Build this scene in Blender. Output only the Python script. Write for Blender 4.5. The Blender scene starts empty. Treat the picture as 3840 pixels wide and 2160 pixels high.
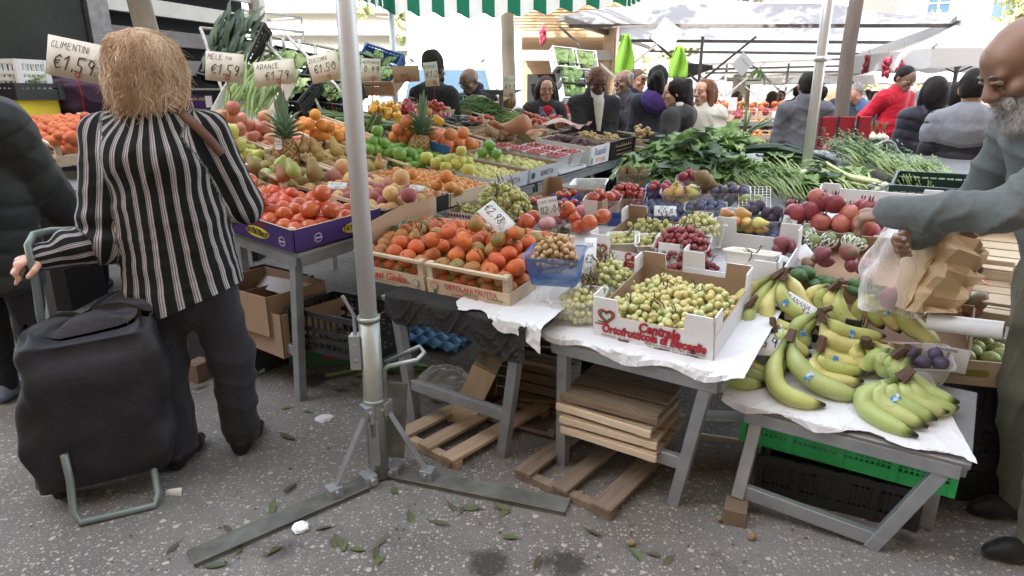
import bpy,math,random
import numpy as np
from mathutils import Vector,Matrix
D=bpy.data;SC=bpy.context.scene;COL=SC.collection
random.seed(7)
rnd=random.uniform
# - camera, world, sun, exposure
CH=1.42;PITCH=math.radians(17.011);FPX=2385.0
cam=D.objects.new("camera",D.cameras.new("camera"));COL.objects.link(cam)
cam.location=(0,0,CH);cam.rotation_euler=(math.pi/2-PITCH,0,0)
cam.data.sensor_width=36;cam.data.lens=36*FPX/3840;cam.data.clip_start=0.05;cam.data.clip_end=800
SC.camera=cam
SUN_EL=math.radians(42);SUN_AZ=math.radians(-152)
w=D.worlds.new("World");SC.world=w;w.use_nodes=True
nt=w.node_tree;bg=nt.nodes["Background"]
sky=nt.nodes.new("ShaderNodeTexSky");sky.sky_type='NISHITA';sky.sun_disc=False
sky.sun_elevation=SUN_EL;sky.sun_rotation=SUN_AZ;sky.air_density=1.0;sky.dust_density=3.0;sky.ozone_density=1.0
hs=nt.nodes.new("ShaderNodeHueSaturation");hs.inputs['Saturation'].default_value=.38
nt.links.new(sky.outputs[0],hs.inputs['Color']);nt.links.new(hs.outputs[0],bg.inputs[0]);bg.inputs[1].default_value=0.15
sl=D.lights.new("sun",'SUN');sl.energy=2.2;sl.angle=math.radians(0.6);sl.color=(1,.95,.87)
so=D.objects.new("sun",sl);COL.objects.link(so)
sdir=Vector((math.sin(SUN_AZ)*math.cos(SUN_EL),math.cos(SUN_AZ)*math.cos(SUN_EL),math.sin(SUN_EL)))
so.rotation_euler=(-sdir).to_track_quat('-Z','Y').to_euler();so.location=(0,-5,20)
vs=SC.view_settings
SC.display_settings.display_device='sRGB'
vs.view_transform='Standard';vs.look='None';vs.gamma=1;vs.use_curve_mapping=False
vs.exposure=3.1
SC.cycles.max_bounces=8;SC.cycles.transparent_max_bounces=16;SC.cycles.use_denoising=True
# - pixel -> world (photo pixels, 3840 wide)
CP,SP=math.cos(PITCH),math.sin(PITCH)
def ray(px,py):
 x=(px-1920)/FPX;y=-(py-1080)/FPX
 return Vector((x,CP+y*SP,-SP+y*CP))
EYE=Vector((0,0,CH))
def aty(px,py,Y):
 d=ray(px,py);return EYE+d*(Y/d.y)
def atz(px,py,z=0.0):
 d=ray(px,py);return EYE+d*((z-CH)/d.z)
def pxw(n,p):
 f=p.y*CP-(p.z-CH)*SP
 return n*f/FPX
YAW=math.radians(-34)
E1=Vector((math.cos(YAW),math.sin(YAW),0));E2=Vector((-math.sin(YAW),math.cos(YAW),0));UP=Vector((0,0,1))
P0=Vector((-.96,2.72,0))
PL={'A1':(.748,-.10,.045),'A2':(.728,-.20,.045),'B':(.60,0,.13),'C':(.527,0,.17),'D':(.268,0,.37)}
def pz(blk,s1,s2):
 c,a,b=PL[blk];return c+a*s1+b*s2
def pt(blk,s1,s2,h=0):
 p=P0+E1*s1+E2*s2;p.z=pz(blk,s1,s2)+h;return p
def onp(px,py,blk,h=0.0):
 c,a,b=PL[blk];d=ray(px,py)
 g=E1*a+E2*b
 k=(c+h-CH+g.dot(EYE-P0))/(d.z-g.dot(d))
 return EYE+d*k
def sxy(p):
 q=p-P0;return q.dot(E1),q.dot(E2)
def frame(blk,s1,s2,h=0,yaw=0):
 c,a,b=PL[blk]
 x=(E1+UP*a).normalized();y=(E2+UP*b);y=(y-x*y.dot(x)).normalized();z=x.cross(y)
 M=Matrix((x,y,z)).transposed().to_4x4();M.translation=pt(blk,s1,s2,0)+z*h
 return M@Matrix.Rotation(yaw,4,'Z')
 # - materials
MATS={}
def S(c):
 return tuple(((v/255+.055)/1.055)**2.4 if v>10 else v/255/12.92 for v in c)
def node(nt,t,**kw):
 n=nt.nodes.new(t)
 for k,v in kw.items():setattr(n,k,v)
 return n
def mat(name,c,c2=None,scale=8,rough=.6,bump=0,bscale=None,detail=4,var=0,metal=0,coat=0,spec=.5,sub=0,stretch=None,trans=0,alpha=1,contrast=.25,coords='Object',sheen=0,speck=0):
 """principled material: two colours mixed by noise, per-object value jitter, noise bump"""
 if name in MATS:return MATS[name]
 m=D.materials.new(name);m.use_nodes=True;nt=m.node_tree;b=nt.nodes["Principled BSDF"];L=nt.links.new
 c=tuple(c);c2=tuple(c2)if c2 else c
 tc=node(nt,"ShaderNodeTexCoord");src=tc.outputs[coords]
 if stretch:
  mp=node(nt,"ShaderNodeMapping");mp.inputs['Scale'].default_value=stretch;L(src,mp.inputs[0]);src=mp.outputs[0]
 oi=node(nt,"ShaderNodeObjectInfo")
 nz=node(nt,"ShaderNodeTexNoise");nz.noise_dimensions='4D';nz.inputs['Scale'].default_value=scale;nz.inputs['Detail'].default_value=detail
 L(src,nz.inputs['Vector']);mw=node(nt,"ShaderNodeMath",operation='MULTIPLY');L(oi.outputs['Random'],mw.inputs[0]);mw.inputs[1].default_value=37;L(mw.outputs[0],nz.inputs['W'])
 rp=node(nt,"ShaderNodeMapRange");rp.inputs[1].default_value=.5-contrast;rp.inputs[2].default_value=.5+contrast;L(nz.outputs['Fac'],rp.inputs[0])
 mx=node(nt,"ShaderNodeMix",data_type='RGBA');mx.inputs[6].default_value=(*c,1);mx.inputs[7].default_value=(*c2,1);L(rp.outputs[0],mx.inputs[0])
 out=mx.outputs[2]
 if var:
  hv=node(nt,"ShaderNodeHueSaturation")
  r1=node(nt,"ShaderNodeMapRange");r1.inputs[3].default_value=1-var;r1.inputs[4].default_value=1+var;L(oi.outputs['Random'],r1.inputs[0]);L(r1.outputs[0],hv.inputs['Value'])
  r2=node(nt,"ShaderNodeMath",operation='MULTIPLY_ADD');f=node(nt,"ShaderNodeMath",operation='FRACT');mm=node(nt,"ShaderNodeMath",operation='MULTIPLY');mm.inputs[1].default_value=17.3
  L(oi.outputs['Random'],mm.inputs[0]);L(mm.outputs[0],f.inputs[0]);L(f.outputs[0],r2.inputs[0]);r2.inputs[1].default_value=var*.12;r2.inputs[2].default_value=.5-var*.06;L(r2.outputs[0],hv.inputs['Hue'])
  L(out,hv.inputs['Color']);out=hv.outputs[0]
 if speck:
  sn=node(nt,"ShaderNodeTexNoise");sn.inputs['Scale'].default_value=speck;sn.inputs['Detail'].default_value=3;sn.noise_dimensions='4D';L(src,sn.inputs['Vector']);L(mw.outputs[0],sn.inputs['W'])
  sr=node(nt,"ShaderNodeMapRange");sr.inputs[1].default_value=.63;sr.inputs[2].default_value=.76;sr.inputs[4].default_value=.45;L(sn.outputs['Fac'],sr.inputs[0]);sm=node(nt,"ShaderNodeMix",data_type='RGBA',blend_type='MULTIPLY');L(sr.outputs[0],sm.inputs[0]);L(out,sm.inputs[6]);sm.inputs[7].default_value=(.45,.32,.22,1);out=sm.outputs[2]
 L(out,b.inputs['Base Color'])
 b.inputs['Roughness'].default_value=rough;b.inputs['Metallic'].default_value=metal;b.inputs['Coat Weight'].default_value=coat;b.inputs['Specular IOR Level'].default_value=spec
 b.inputs['Subsurface Weight'].default_value=sub;b.inputs['Transmission Weight'].default_value=trans;b.inputs['Alpha'].default_value=alpha;b.inputs['Sheen Weight'].default_value=sheen
 if sub:b.inputs['Subsurface Radius'].default_value=(.012,.008,.005);b.inputs['Subsurface Scale'].default_value=.6
 if bump:
  n2=node(nt,"ShaderNodeTexNoise");n2.inputs['Scale'].default_value=bscale or scale*4;n2.inputs['Detail'].default_value=5;L(src,n2.inputs['Vector'])
  bp=node(nt,"ShaderNodeBump");bp.inputs['Strength'].default_value=bump;bp.inputs['Distance'].default_value=.01;L(n2.outputs['Fac'],bp.inputs['Height']);L(bp.outputs[0],b.inputs['Normal'])
 MATS[name]=m;return m
def thin_mat(name,c,alpha=.35,rough=.12,spec=.6):
 if name in MATS:return MATS[name]
 m=D.materials.new(name);m.use_nodes=True;nt=m.node_tree;b=nt.nodes["Principled BSDF"]
 b.inputs['Base Color'].default_value=(*c,1);b.inputs['Roughness'].default_value=rough;b.inputs['Alpha'].default_value=alpha;b.inputs['Specular IOR Level'].default_value=spec
 fr=node(nt,"ShaderNodeLayerWeight");fr.inputs[0].default_value=.35
 mr=node(nt,"ShaderNodeMapRange");mr.inputs[3].default_value=alpha*.55;mr.inputs[4].default_value=min(1,alpha*2.4);nt.links.new(fr.outputs['Facing'],mr.inputs[0]);nt.links.new(mr.outputs[0],b.inputs['Alpha'])
 MATS[name]=m;return m
def cloth_mat(name,c,trans=.4,rough=.8,c2=None):
 if name in MATS:return MATS[name]
 m=mat(name,c,c2,scale=1.5,rough=rough,bump=.15,bscale=6);nt=m.node_tree;b=nt.nodes["Principled BSDF"];o=nt.nodes["Material Output"]
 t=node(nt,"ShaderNodeBsdfTranslucent");mx=node(nt,"ShaderNodeMixShader");mx.inputs[0].default_value=trans
 nt.links.new(b.inputs['Base Color'].links[0].from_socket,t.inputs[0]);nt.links.new(b.outputs[0],mx.inputs[1]);nt.links.new(t.outputs[0],mx.inputs[2]);nt.links.new(mx.outputs[0],o.inputs[0])
 return m
 # - mesh builder
class MB:
 def __init__(s):s.v=[];s.f=[];s.m=[];s.cur=0
 def add(s,vs,fs,mi=None):
  n=len(s.v);s.v+=[tuple(v)for v in vs];s.f+=[tuple(i+n for i in f)for f in fs];s.m+=[s.cur if mi is None else mi]*len(fs);return s
 def box(s,c,d,R=None,mi=None,taper=1):
  c=Vector(c);x,y,z=d[0]/2,d[1]/2,d[2]/2;k=taper
  vs=[(-x,-y,-z),(x,-y,-z),(x,y,-z),(-x,y,-z),(-x*k,-y*k,z),(x*k,-y*k,z),(x*k,y*k,z),(-x*k,y*k,z)]
  vs=[c+((R@Vector(v))if R else Vector(v))for v in vs]
  return s.add(vs,[(3,2,1,0),(4,5,6,7),(0,1,5,4),(1,2,6,5),(2,3,7,6),(3,0,4,7)],mi)
 def bar(s,a,b,w,t,up=(0,0,1),mi=None):
  a,b=Vector(a),Vector(b);x=(b-a);L=x.length;x.normalize();u=Vector(up);y=u.cross(x)
  if y.length<1e-4:y=Vector((1,0,0)).cross(x)
  y.normalize();z=x.cross(y)
  return s.box((a+b)/2,(L,w,t),Matrix((x,y,z)).transposed(),mi)
 def tube(s,pts,r,seg=8,mi=None,cap=True,flat=1.0):
  pts=[Vector(p)for p in pts];n=len(pts);rs=r if hasattr(r,'__len__')else[r]*n;vs=[];fs=[]
  ref=Vector((0,0,1));t0=(pts[1]-pts[0]).normalized()
  if abs(t0.dot(ref))>.9:ref=Vector((1,0,0))
  y=None
  for i,p in enumerate(pts):
   t=(pts[min(i+1,n-1)]-pts[max(i-1,0)]).normalized()
   y=t.cross(ref)if y is None else(y-t*y.dot(t));y.normalize();z=t.cross(y)
   for k in range(seg):
    a=2*math.pi*k/seg;vs.append(p+y*(math.cos(a)*rs[i])+z*(math.sin(a)*rs[i]*flat))
  for i in range(n-1):
   for k in range(seg):
    k2=(k+1)%seg;fs.append((i*seg+k,i*seg+k2,(i+1)*seg+k2,(i+1)*seg+k))
  if cap:fs+=[tuple(range(seg))[::-1],tuple((n-1)*seg+k for k in range(seg))]
  return s.add(vs,fs,mi)
 def lathe(s,prof,seg=14,c=(0,0,0),M=None,mi=None,lob=0,nl=5,ph=0):
  vs=[];fs=[];c=Vector(c)
  for r,z in prof:
   for k in range(seg):
    a=2*math.pi*k/seg;q=r*(1+lob*math.cos(nl*a+ph));v=Vector((q*math.cos(a),q*math.sin(a),z));vs.append(c+((M@v)if M else v))
  n=len(prof)
  for i in range(n-1):
   for k in range(seg):
    k2=(k+1)%seg;fs.append((i*seg+k,i*seg+k2,(i+1)*seg+k2,(i+1)*seg+k))
  fs+=[tuple(range(seg))[::-1],tuple((n-1)*seg+k for k in range(seg))]
  return s.add(vs,fs,mi)
 def ball(s,c,r,seg=10,rings=7,mi=None,M=None):
  rr=(r,r,r)if not hasattr(r,'__len__')else r;c=Vector(c);vs=[c+(M@Vector((0,0,-rr[2]))if M else Vector((0,0,-rr[2])))];fs=[]
  for i in range(1,rings):
   t=math.pi*i/rings
   for k in range(seg):
    a=2*math.pi*k/seg;v=Vector((rr[0]*math.sin(t)*math.cos(a),rr[1]*math.sin(t)*math.sin(a),-rr[2]*math.cos(t)));vs.append(c+(M@v if M else v))
  v=Vector((0,0,rr[2]));vs.append(c+(M@v if M else v));e=len(vs)-1
  for k in range(seg):
   k2=(k+1)%seg;fs.append((0,1+k2,1+k))
   for i in range(rings-2):
    a=1+i*seg;fs.append((a+k,a+k2,a+seg+k2,a+seg+k))
   a=1+(rings-2)*seg;fs.append((a+k,a+k2,e))
  return s.add(vs,fs,mi)
 def quad(s,a,b,c,d,mi=None):return s.add([a,b,c,d],[(0,1,2,3)],mi)
 def grid(s,fn,nu,nv,mi=None,th=0):
  vs=[Vector(fn(i/nu,j/nv))for j in range(nv+1)for i in range(nu+1)]
  W=nu+1;fs=[(j*W+i,j*W+i+1,(j+1)*W+i+1,(j+1)*W+i)for j in range(nv)for i in range(nu)]
  return s.add(vs,fs,mi)
 def build(s,name,mats,parent=None,smooth=False,world=False,loc=None,solid=0,bevel=0):
  me=D.meshes.new(name);off=Vector(loc)if loc is not None else Vector((0,0,0))
  vv=s.v
  if world and parent is not None:off=parent.matrix_basis.translation
  if off.length:vv=[(v[0]-off.x,v[1]-off.y,v[2]-off.z)for v in vv]
  me.from_pydata(vv,[],s.f);me.update()
  ms=mats if isinstance(mats,(list,tuple))else[mats]
  for m in ms:me.materials.append(m)
  me.polygons.foreach_set('material_index',[min(i,len(ms)-1)for i in s.m])
  if smooth:me.polygons.foreach_set('use_smooth',[True]*len(me.polygons))
  return link(name,me,parent,loc,solid,bevel)
def link(name,me,parent=None,loc=None,solid=0,bevel=0):
 o=D.objects.new(name,me);COL.objects.link(o)
 if parent is not None:o.parent=parent
 if loc is not None:o.location=loc
 if solid:md=o.modifiers.new("thickness",'SOLIDIFY');md.thickness=solid;md.offset=0
 if bevel:md=o.modifiers.new("bevel",'BEVEL');md.width=bevel;md.segments=2;md.limit_method='ANGLE'
 return o
def tag(o,label=None,cat=None,group=None,kind=None):
 if label:o["label"]=label
 if cat:o["category"]=cat
 if group:o["group"]=group
 if kind:o["kind"]=kind
 return o
def thing(name,label,cat,M=None,group=None):
 o=D.objects.new(name,None);COL.objects.link(o);o.empty_display_size=.05
 if M is not None:
  if isinstance(M,Matrix):o.matrix_basis=M
  else:o.location=M
 return tag(o,label,cat,group)
def dup(root,M=None,label=None,group=None,sc=None):
 c=root.copy();COL.objects.link(c)
 if M is not None:
  if isinstance(M,Matrix):c.matrix_basis=M
  else:c.location=M
 if sc:c.scale=(sc,sc,sc)
 if label:c["label"]=label
 if group:c["group"]=group
 def kids(a,b):
  for ch in list(a.children):
   d=ch.copy();COL.objects.link(d);d.parent=b;kids(ch,d)
 kids(root,c);return c
def M4(x,y,z,o):
 M=Matrix((Vector(x),Vector(y),Vector(z))).transposed().to_4x4();M.translation=Vector(o);return M
def RZ(a):return Matrix.Rotation(a,4,'Z')
def RX(a):return Matrix.Rotation(a,4,'X')
def RY(a):return Matrix.Rotation(a,4,'Y')
def T(*a):return Matrix.Translation(Vector(a[0])if len(a)==1 else Vector(a))
def rrot():return Matrix.Rotation(rnd(0,6.28),4,'Z')@Matrix.Rotation(rnd(-1,1),4,'X')@Matrix.Rotation(rnd(-1,1),4,'Y')
# - lettering
def text(parent,body,M,size,m,shear=0,fat=0,ext=.0006,ax='CENTER',name='lettering',sx=1):
 cu=D.curves.new('lettering','FONT');cu.body=body;cu.size=size;cu.shear=shear;cu.offset=fat;cu.extrude=ext;cu.align_x=ax;cu.align_y='CENTER';cu.resolution_u=3
 t=D.objects.new('lettering',cu);COL.objects.link(t)
 bpy.context.view_layer.update()
 me=D.meshes.new_from_object(t.evaluated_get(bpy.context.evaluated_depsgraph_get()));D.objects.remove(t);D.curves.remove(cu)
 me.materials.clear();me.materials.append(m);me.name=name
 o=D.objects.new(name,me);COL.objects.link(o);o.parent=parent;o.matrix_basis=M@Matrix.Diagonal((sx,1,1,1));return o
GL={'A':['00 47 80','23 63'],'B':['00 07 56 44 03','44 72 50 00'],'C':['76 47 13 20 71'],'D':['00 07 56 72 30 00'],'E':['67 07 00 70','04 54'],'F':['67 07 00','04 54'],'G':['76 37 03 20 61 63 43'],'H':['00 07','60 67','04 64'],'I':['00 07'],'K':['00 07','67 03 60'],'L':['07 00 60'],'M':['00 17 43 77 80'],'N':['00 07 60 67'],'O':['37 03 30 63 47 37'],'P':['00 07 57 63 03'],'R':['00 07 57 63 03 60'],'S':['67 26 14 53 40 00'],'T':['07 77','37 40'],'U':['07 02 30 62 67'],'V':['07 30 67'],'X':['07 60','00 67'],'Z':['07 67 00 60'],'0':['37 03 30 63 47 37'],'1':['05 37 20'],'2':['06 47 54 00 60'],'3':['07 67 34 52 00'],'4':['47 03 63','55 40'],'5':['67 17 14 53 40 00'],'7':['07 67 20'],'8':['34 07 57 34 02 40 62 34'],'9':['66 37 15 43 66 40'],'.':['20 21'],'/':['00 67'],'@':['99 5b 05 03 5t 98','06 56','04 54'],' ':[],'-':['03 53'],'€':['66 47 15 12 30 61','04 54','03 43'],'e':['03 54 35 02 30 51'],'l':['07 00 20'],'k':['07 00','44 02 50'],'g':['54 14 12 53 5t 0t'],'a':['54 14 11 52 54 50']}
def hand(parent,s,M,h,m,wd=.0022,name='handwriting',gap=.25,slant=.12,sp=.6):
 b=MB();x=0.0;k=h/7;rg=random.Random(s)
 hx=lambda ch:-2.5 if ch=='t' else int(ch,16)
 for ch in s:
  wmax=0
  for st in GL.get(ch,GL['I']if ch.isalnum()else[]):
   P=[]
   for q in st.split():
    u,v=hx(q[0]),hx(q[1]);wmax=max(wmax,u);u+=rg.uniform(-.35,.35);v+=rg.uniform(-.35,.35)
    P.append(Vector((x+(u*sp+v*slant)*k,v*k,.0012)))
   for a,c in zip(P,P[1:]):
    d=(c-a);n=Vector((-d.y,d.x,0));n=n.normalized()*wd/2 if n.length>0 else Vector((wd/2,0,0));e=d.normalized()*wd*.4 if d.length>0 else Vector()
    b.quad(a-n-e,c-n+e,c+n+e,a+n-e)
  x+=((wmax if ch!=' ' else 3)*sp+gap*7*.9)*k
 o=b.build(name,m,parent);o.matrix_basis=M;return o
INK=mat('black_ink',(.012,.012,.015),rough=.7)
# SETTING: ground and an added, unseen house that shades the stall
def asphalt():
 m=D.materials.new('asphalt_with_stone_chips');m.use_nodes=True;nt=m.node_tree;b=nt.nodes["Principled BSDF"];L=nt.links.new
 tc=node(nt,"ShaderNodeTexCoord")
 n0=node(nt,"ShaderNodeTexNoise");n0.inputs['Scale'].default_value=60;n0.inputs['Detail'].default_value=3;L(tc.outputs['Object'],n0.inputs['Vector'])
 ds=node(nt,"ShaderNodeVectorMath",operation='MULTIPLY_ADD');L(n0.outputs['Color'],ds.inputs[0]);ds.inputs[1].default_value=(.010,.010,.010);L(tc.outputs['Object'],ds.inputs[2])
 base=node(nt,"ShaderNodeTexNoise");base.inputs['Scale'].default_value=1.3;base.inputs['Detail'].default_value=6;base.inputs['Roughness'].default_value=.65;L(tc.outputs['Object'],base.inputs['Vector'])
 cr=node(nt,"ShaderNodeValToRGB");e=cr.color_ramp.elements;e[0].position=.33;e[0].color=(.095,.090,.083,1);e[1].position=.68;e[1].color=(.175,.167,.155,1);L(base.outputs['Fac'],cr.inputs[0])
 fine=node(nt,"ShaderNodeTexNoise");fine.inputs['Scale'].default_value=230;fine.inputs['Detail'].default_value=2;L(tc.outputs['Object'],fine.inputs['Vector'])
 mf=node(nt,"ShaderNodeMix",data_type='RGBA',blend_type='OVERLAY');mf.inputs[0].default_value=.75;L(cr.outputs[0],mf.inputs[6]);L(fine.outputs['Fac'],mf.inputs[7]);col=mf.outputs[2]
 hs=[]
 for sc,lim,thr,c1,c2 in((74,.44,.40,(.36,.335,.29),(.20,.19,.178)),(150,.44,.5,(.33,.31,.28),(.16,.155,.148)),(34,.34,.90,(.38,.345,.29),(.24,.22,.20))):
  v=node(nt,"ShaderNodeTexVoronoi",feature='F1');v.inputs['Scale'].default_value=sc;L(ds.outputs[0],v.inputs['Vector'])
  sp=node(nt,"ShaderNodeSeparateColor");L(v.outputs['Color'],sp.inputs[0])
  a=node(nt,"ShaderNodeMath",operation='GREATER_THAN');L(sp.outputs[0],a.inputs[0]);a.inputs[1].default_value=1-thr if sc!=34 else thr
  rr=node(nt,"ShaderNodeMath",operation='MULTIPLY_ADD');L(sp.outputs[1],rr.inputs[0]);rr.inputs[1].default_value=lim*.75;rr.inputs[2].default_value=lim*.35
  d=node(nt,"ShaderNodeMath",operation='LESS_THAN');L(v.outputs['Distance'],d.inputs[0]);L(rr.outputs[0],d.inputs[1])
  ad=node(nt,"ShaderNodeMath",operation='MULTIPLY');L(a.outputs[0],ad.inputs[0]);L(d.outputs[0],ad.inputs[1])
  cm=node(nt,"ShaderNodeMix",data_type='RGBA');L(sp.outputs[2],cm.inputs[0]);cm.inputs[6].default_value=(*c1,1);cm.inputs[7].default_value=(*c2,1)
  mx=node(nt,"ShaderNodeMix",data_type='RGBA');L(ad.outputs[0],mx.inputs[0]);L(col,mx.inputs[6]);L(cm.outputs[2],mx.inputs[7]);col=mx.outputs[2];hs.append(ad.outputs[0])
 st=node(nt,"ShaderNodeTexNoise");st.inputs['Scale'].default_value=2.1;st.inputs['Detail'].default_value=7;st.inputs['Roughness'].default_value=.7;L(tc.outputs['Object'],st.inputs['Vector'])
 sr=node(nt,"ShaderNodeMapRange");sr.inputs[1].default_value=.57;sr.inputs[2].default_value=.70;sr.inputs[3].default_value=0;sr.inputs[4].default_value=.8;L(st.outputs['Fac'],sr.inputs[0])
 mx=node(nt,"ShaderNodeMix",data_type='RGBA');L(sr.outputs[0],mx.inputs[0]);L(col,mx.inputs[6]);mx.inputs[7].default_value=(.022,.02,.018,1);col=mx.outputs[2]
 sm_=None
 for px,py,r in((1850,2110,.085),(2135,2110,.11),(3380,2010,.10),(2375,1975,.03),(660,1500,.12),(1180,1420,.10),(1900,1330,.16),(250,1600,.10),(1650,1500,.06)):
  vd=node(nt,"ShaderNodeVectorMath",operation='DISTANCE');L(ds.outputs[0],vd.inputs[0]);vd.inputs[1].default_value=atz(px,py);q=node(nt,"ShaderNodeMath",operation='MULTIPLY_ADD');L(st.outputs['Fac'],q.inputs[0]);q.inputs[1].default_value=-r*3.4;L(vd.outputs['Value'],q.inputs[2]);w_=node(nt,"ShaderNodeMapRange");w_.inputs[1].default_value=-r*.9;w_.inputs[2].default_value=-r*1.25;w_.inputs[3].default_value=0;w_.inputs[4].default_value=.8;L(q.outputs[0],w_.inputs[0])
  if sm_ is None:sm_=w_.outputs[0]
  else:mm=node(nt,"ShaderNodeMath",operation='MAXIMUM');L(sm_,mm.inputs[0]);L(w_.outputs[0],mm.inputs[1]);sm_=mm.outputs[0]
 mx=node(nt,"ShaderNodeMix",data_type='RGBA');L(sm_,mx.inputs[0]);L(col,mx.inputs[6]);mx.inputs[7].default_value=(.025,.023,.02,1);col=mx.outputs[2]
 br=node(nt,"ShaderNodeTexNoise");br.inputs['Scale'].default_value=.8;br.inputs['Detail'].default_value=5;mp=node(nt,"ShaderNodeMapping");mp.inputs['Location'].default_value=(3,7,0);L(tc.outputs['Object'],mp.inputs[0]);L(mp.outputs[0],br.inputs['Vector'])
 brr=node(nt,"ShaderNodeMapRange");brr.inputs[1].default_value=.48;brr.inputs[2].default_value=.68;brr.inputs[4].default_value=.5;L(br.outputs['Fac'],brr.inputs[0])
 mx=node(nt,"ShaderNodeMix",data_type='RGBA',blend_type='MULTIPLY');L(brr.outputs[0],mx.inputs[0]);L(col,mx.inputs[6]);mx.inputs[7].default_value=(.85,.68,.55,1);L(mx.outputs[2],b.inputs['Base Color'])
 b.inputs['Roughness'].default_value=.85;b.inputs['Specular IOR Level'].default_value=.3
 bp=node(nt,"ShaderNodeBump");bp.inputs['Strength'].default_value=.5;bp.inputs['Distance'].default_value=.004;L(fine.outputs['Fac'],bp.inputs['Height']);L(bp.outputs[0],b.inputs['Normal'])
 return m
g=MB();g.grid(lambda u,v:(-300+600*u,-200+600*v,0),6,6)
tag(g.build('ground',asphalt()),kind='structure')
GALV=mat('galvanised_steel',(.40,.42,.44),(.28,.30,.32),scale=14,rough=.42,metal=.65,bump=.06)
STEEL=mat('zinc_painted_pole',(.60,.62,.63),(.54,.56,.57),scale=5,rough=.4,metal=.2)
DKSTEEL=mat('dull_steel',(.22,.22,.22),(.13,.12,.11),scale=20,rough=.5,metal=.5)
BASEP=mat('worn_green_grey_plate',(.15,.155,.135),(.08,.08,.07),scale=16,rough=.62,metal=.25,bump=.12,contrast=.18)
TABTOP=mat('worn_zinc_tabletop',(.30,.31,.32),(.16,.16,.16),scale=7,rough=.5,metal=.3,bump=.1)
PINE=mat('thin_poplar_wood',(.56,.44,.30),(.44,.33,.21),scale=5,rough=.75,stretch=(1,1,9),bump=.06,var=.1)
POPL=mat('pale_crate_wood',(.60,.50,.37),(.47,.37,.25),scale=4,rough=.75,stretch=(1.5,12,12),bump=.05,var=.12)
OLDW=mat('weathered_wood',(.20,.145,.10),(.10,.072,.05),scale=5,rough=.85,stretch=(1.2,14,14),bump=.2,var=.2)
PALW=mat('pallet_wood',(.40,.31,.21),(.26,.19,.12),scale=4,rough=.8,stretch=(1.2,14,14),bump=.15,var=.15)
CARD=mat('brown_cardboard',(.36,.24,.155),(.30,.20,.13),scale=3,rough=.85,bump=.03,var=.08)
WCARD=mat('white_printed_board',(.74,.75,.76),(.66,.67,.68),scale=2,rough=.6,var=.04)
BLACKP=mat('black_plastic',(.013,.013,.015),(.022,.022,.024),scale=6,rough=.45,var=.1)
WHITEP=mat('white_plastic_film',(.70,.72,.74),(.62,.64,.67),scale=3,rough=.3,bump=.12,bscale=25)
# - market tables
def market_table(label,blk,s1a,s1b,s2a,s2b,feet=None,back=True,drop=.03):
 mid=pt(blk,(s1a+s1b)/2,(s2a+s2b)/2);t=thing('market_table',label,'table',Vector((mid.x,mid.y,0)),'folding tables under the stall')
 pts=[pt(blk,a,b,-.012)for a,b in((s1a,s2a),(s1b,s2a),(s1b,s2b),(s1a,s2b))]
 n=(pts[1]-pts[0]).cross(pts[3]-pts[0]).normalized()
 m=MB();lo=[p-n*.022 for p in pts]
 m.add(pts+lo,[(0,1,2,3),(7,6,5,4),(0,4,5,1),(1,5,6,2),(2,6,7,3),(3,7,4,0)]);m.build('tabletop',TABTOP,t,world=True,bevel=.003)
 r=MB()
 ins=[pt(blk,a,b,-.055)for a,b in((s1a+.02,s2a+.018),(s1b-.02,s2a+.018),(s1b-.02,s2b-.02),(s1a+.02,s2b-.02))]
 for i in range(4):r.bar(ins[i],ins[(i+1)%4],.03,.045)
 r.build('frame_rail',GALV,t,world=True,bevel=.003)
 i1=[s1a+.06,s1b-.06]
 tops=[pt(blk,i1[0],s2a+.03,-.07),pt(blk,i1[1],s2a+.03,-.07),pt(blk,i1[1],s2b-.05,-.07),pt(blk,i1[0],s2b-.05,-.07)]
 fl=[Vector((p.x,p.y,0))for p in tops]
 if feet:fl[0]=atz(*feet[0],feet[2]if len(feet)>2 else 0);fl[1]=atz(*feet[1],feet[3]if len(feet)>3 else 0)
 for i,(a,f)in enumerate(zip(tops,fl)):
  if i>1 and not back:continue
  l=MB();l.bar(f,a,.042,.042,up=E2);l.build('leg',GALV,t,world=True,bevel=.003)
 for i,j in((0,1),(2,3)):
  if i==2 and not back:continue
  k=.36 if feet is None or len(feet)<3 else.10
  c=MB();c.bar(fl[i].lerp(tops[i],k),fl[j].lerp(tops[j],k),.028,.05);c.build('crossbar',GALV,t,world=True,bevel=.003)
 return t
market_table('tall folding table under the purple persimmon box at the near corner','A1',-.74,0,.02,2.0,feet=((975,1398),(1128,1498)))
market_table('folding table under the flat boxes of yellow green apples and cherry tomatoes','A1',-.74,0,2.03,4.1)
market_table('raised back table under the apples, pears and oranges','A2',-1.95,-.77,.25,2.3)
market_table('raised back table under the peppers, green beans and pumpkins','A2',-1.95,-.77,2.33,4.6)
market_table('folding table draped in black under the slatted crates of leafy clementines','B',.42,1.16,.10,1.5,feet=((1559,1583),(1886,1707)))
market_table('folding table under the white boxes of grapes, stacked slats between its legs','C',1.18,1.84,.20,1.45,feet=((2109,1738),(2527,1886)))
market_table('low table of bananas standing on a wooden block','D',1.86,2.52,.36,.66,feet=((2768,1862),(3264,2048),.06,0))
market_table('long back table under the heap of leafy greens','B',.9,2.46,1.75,3.4)
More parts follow.
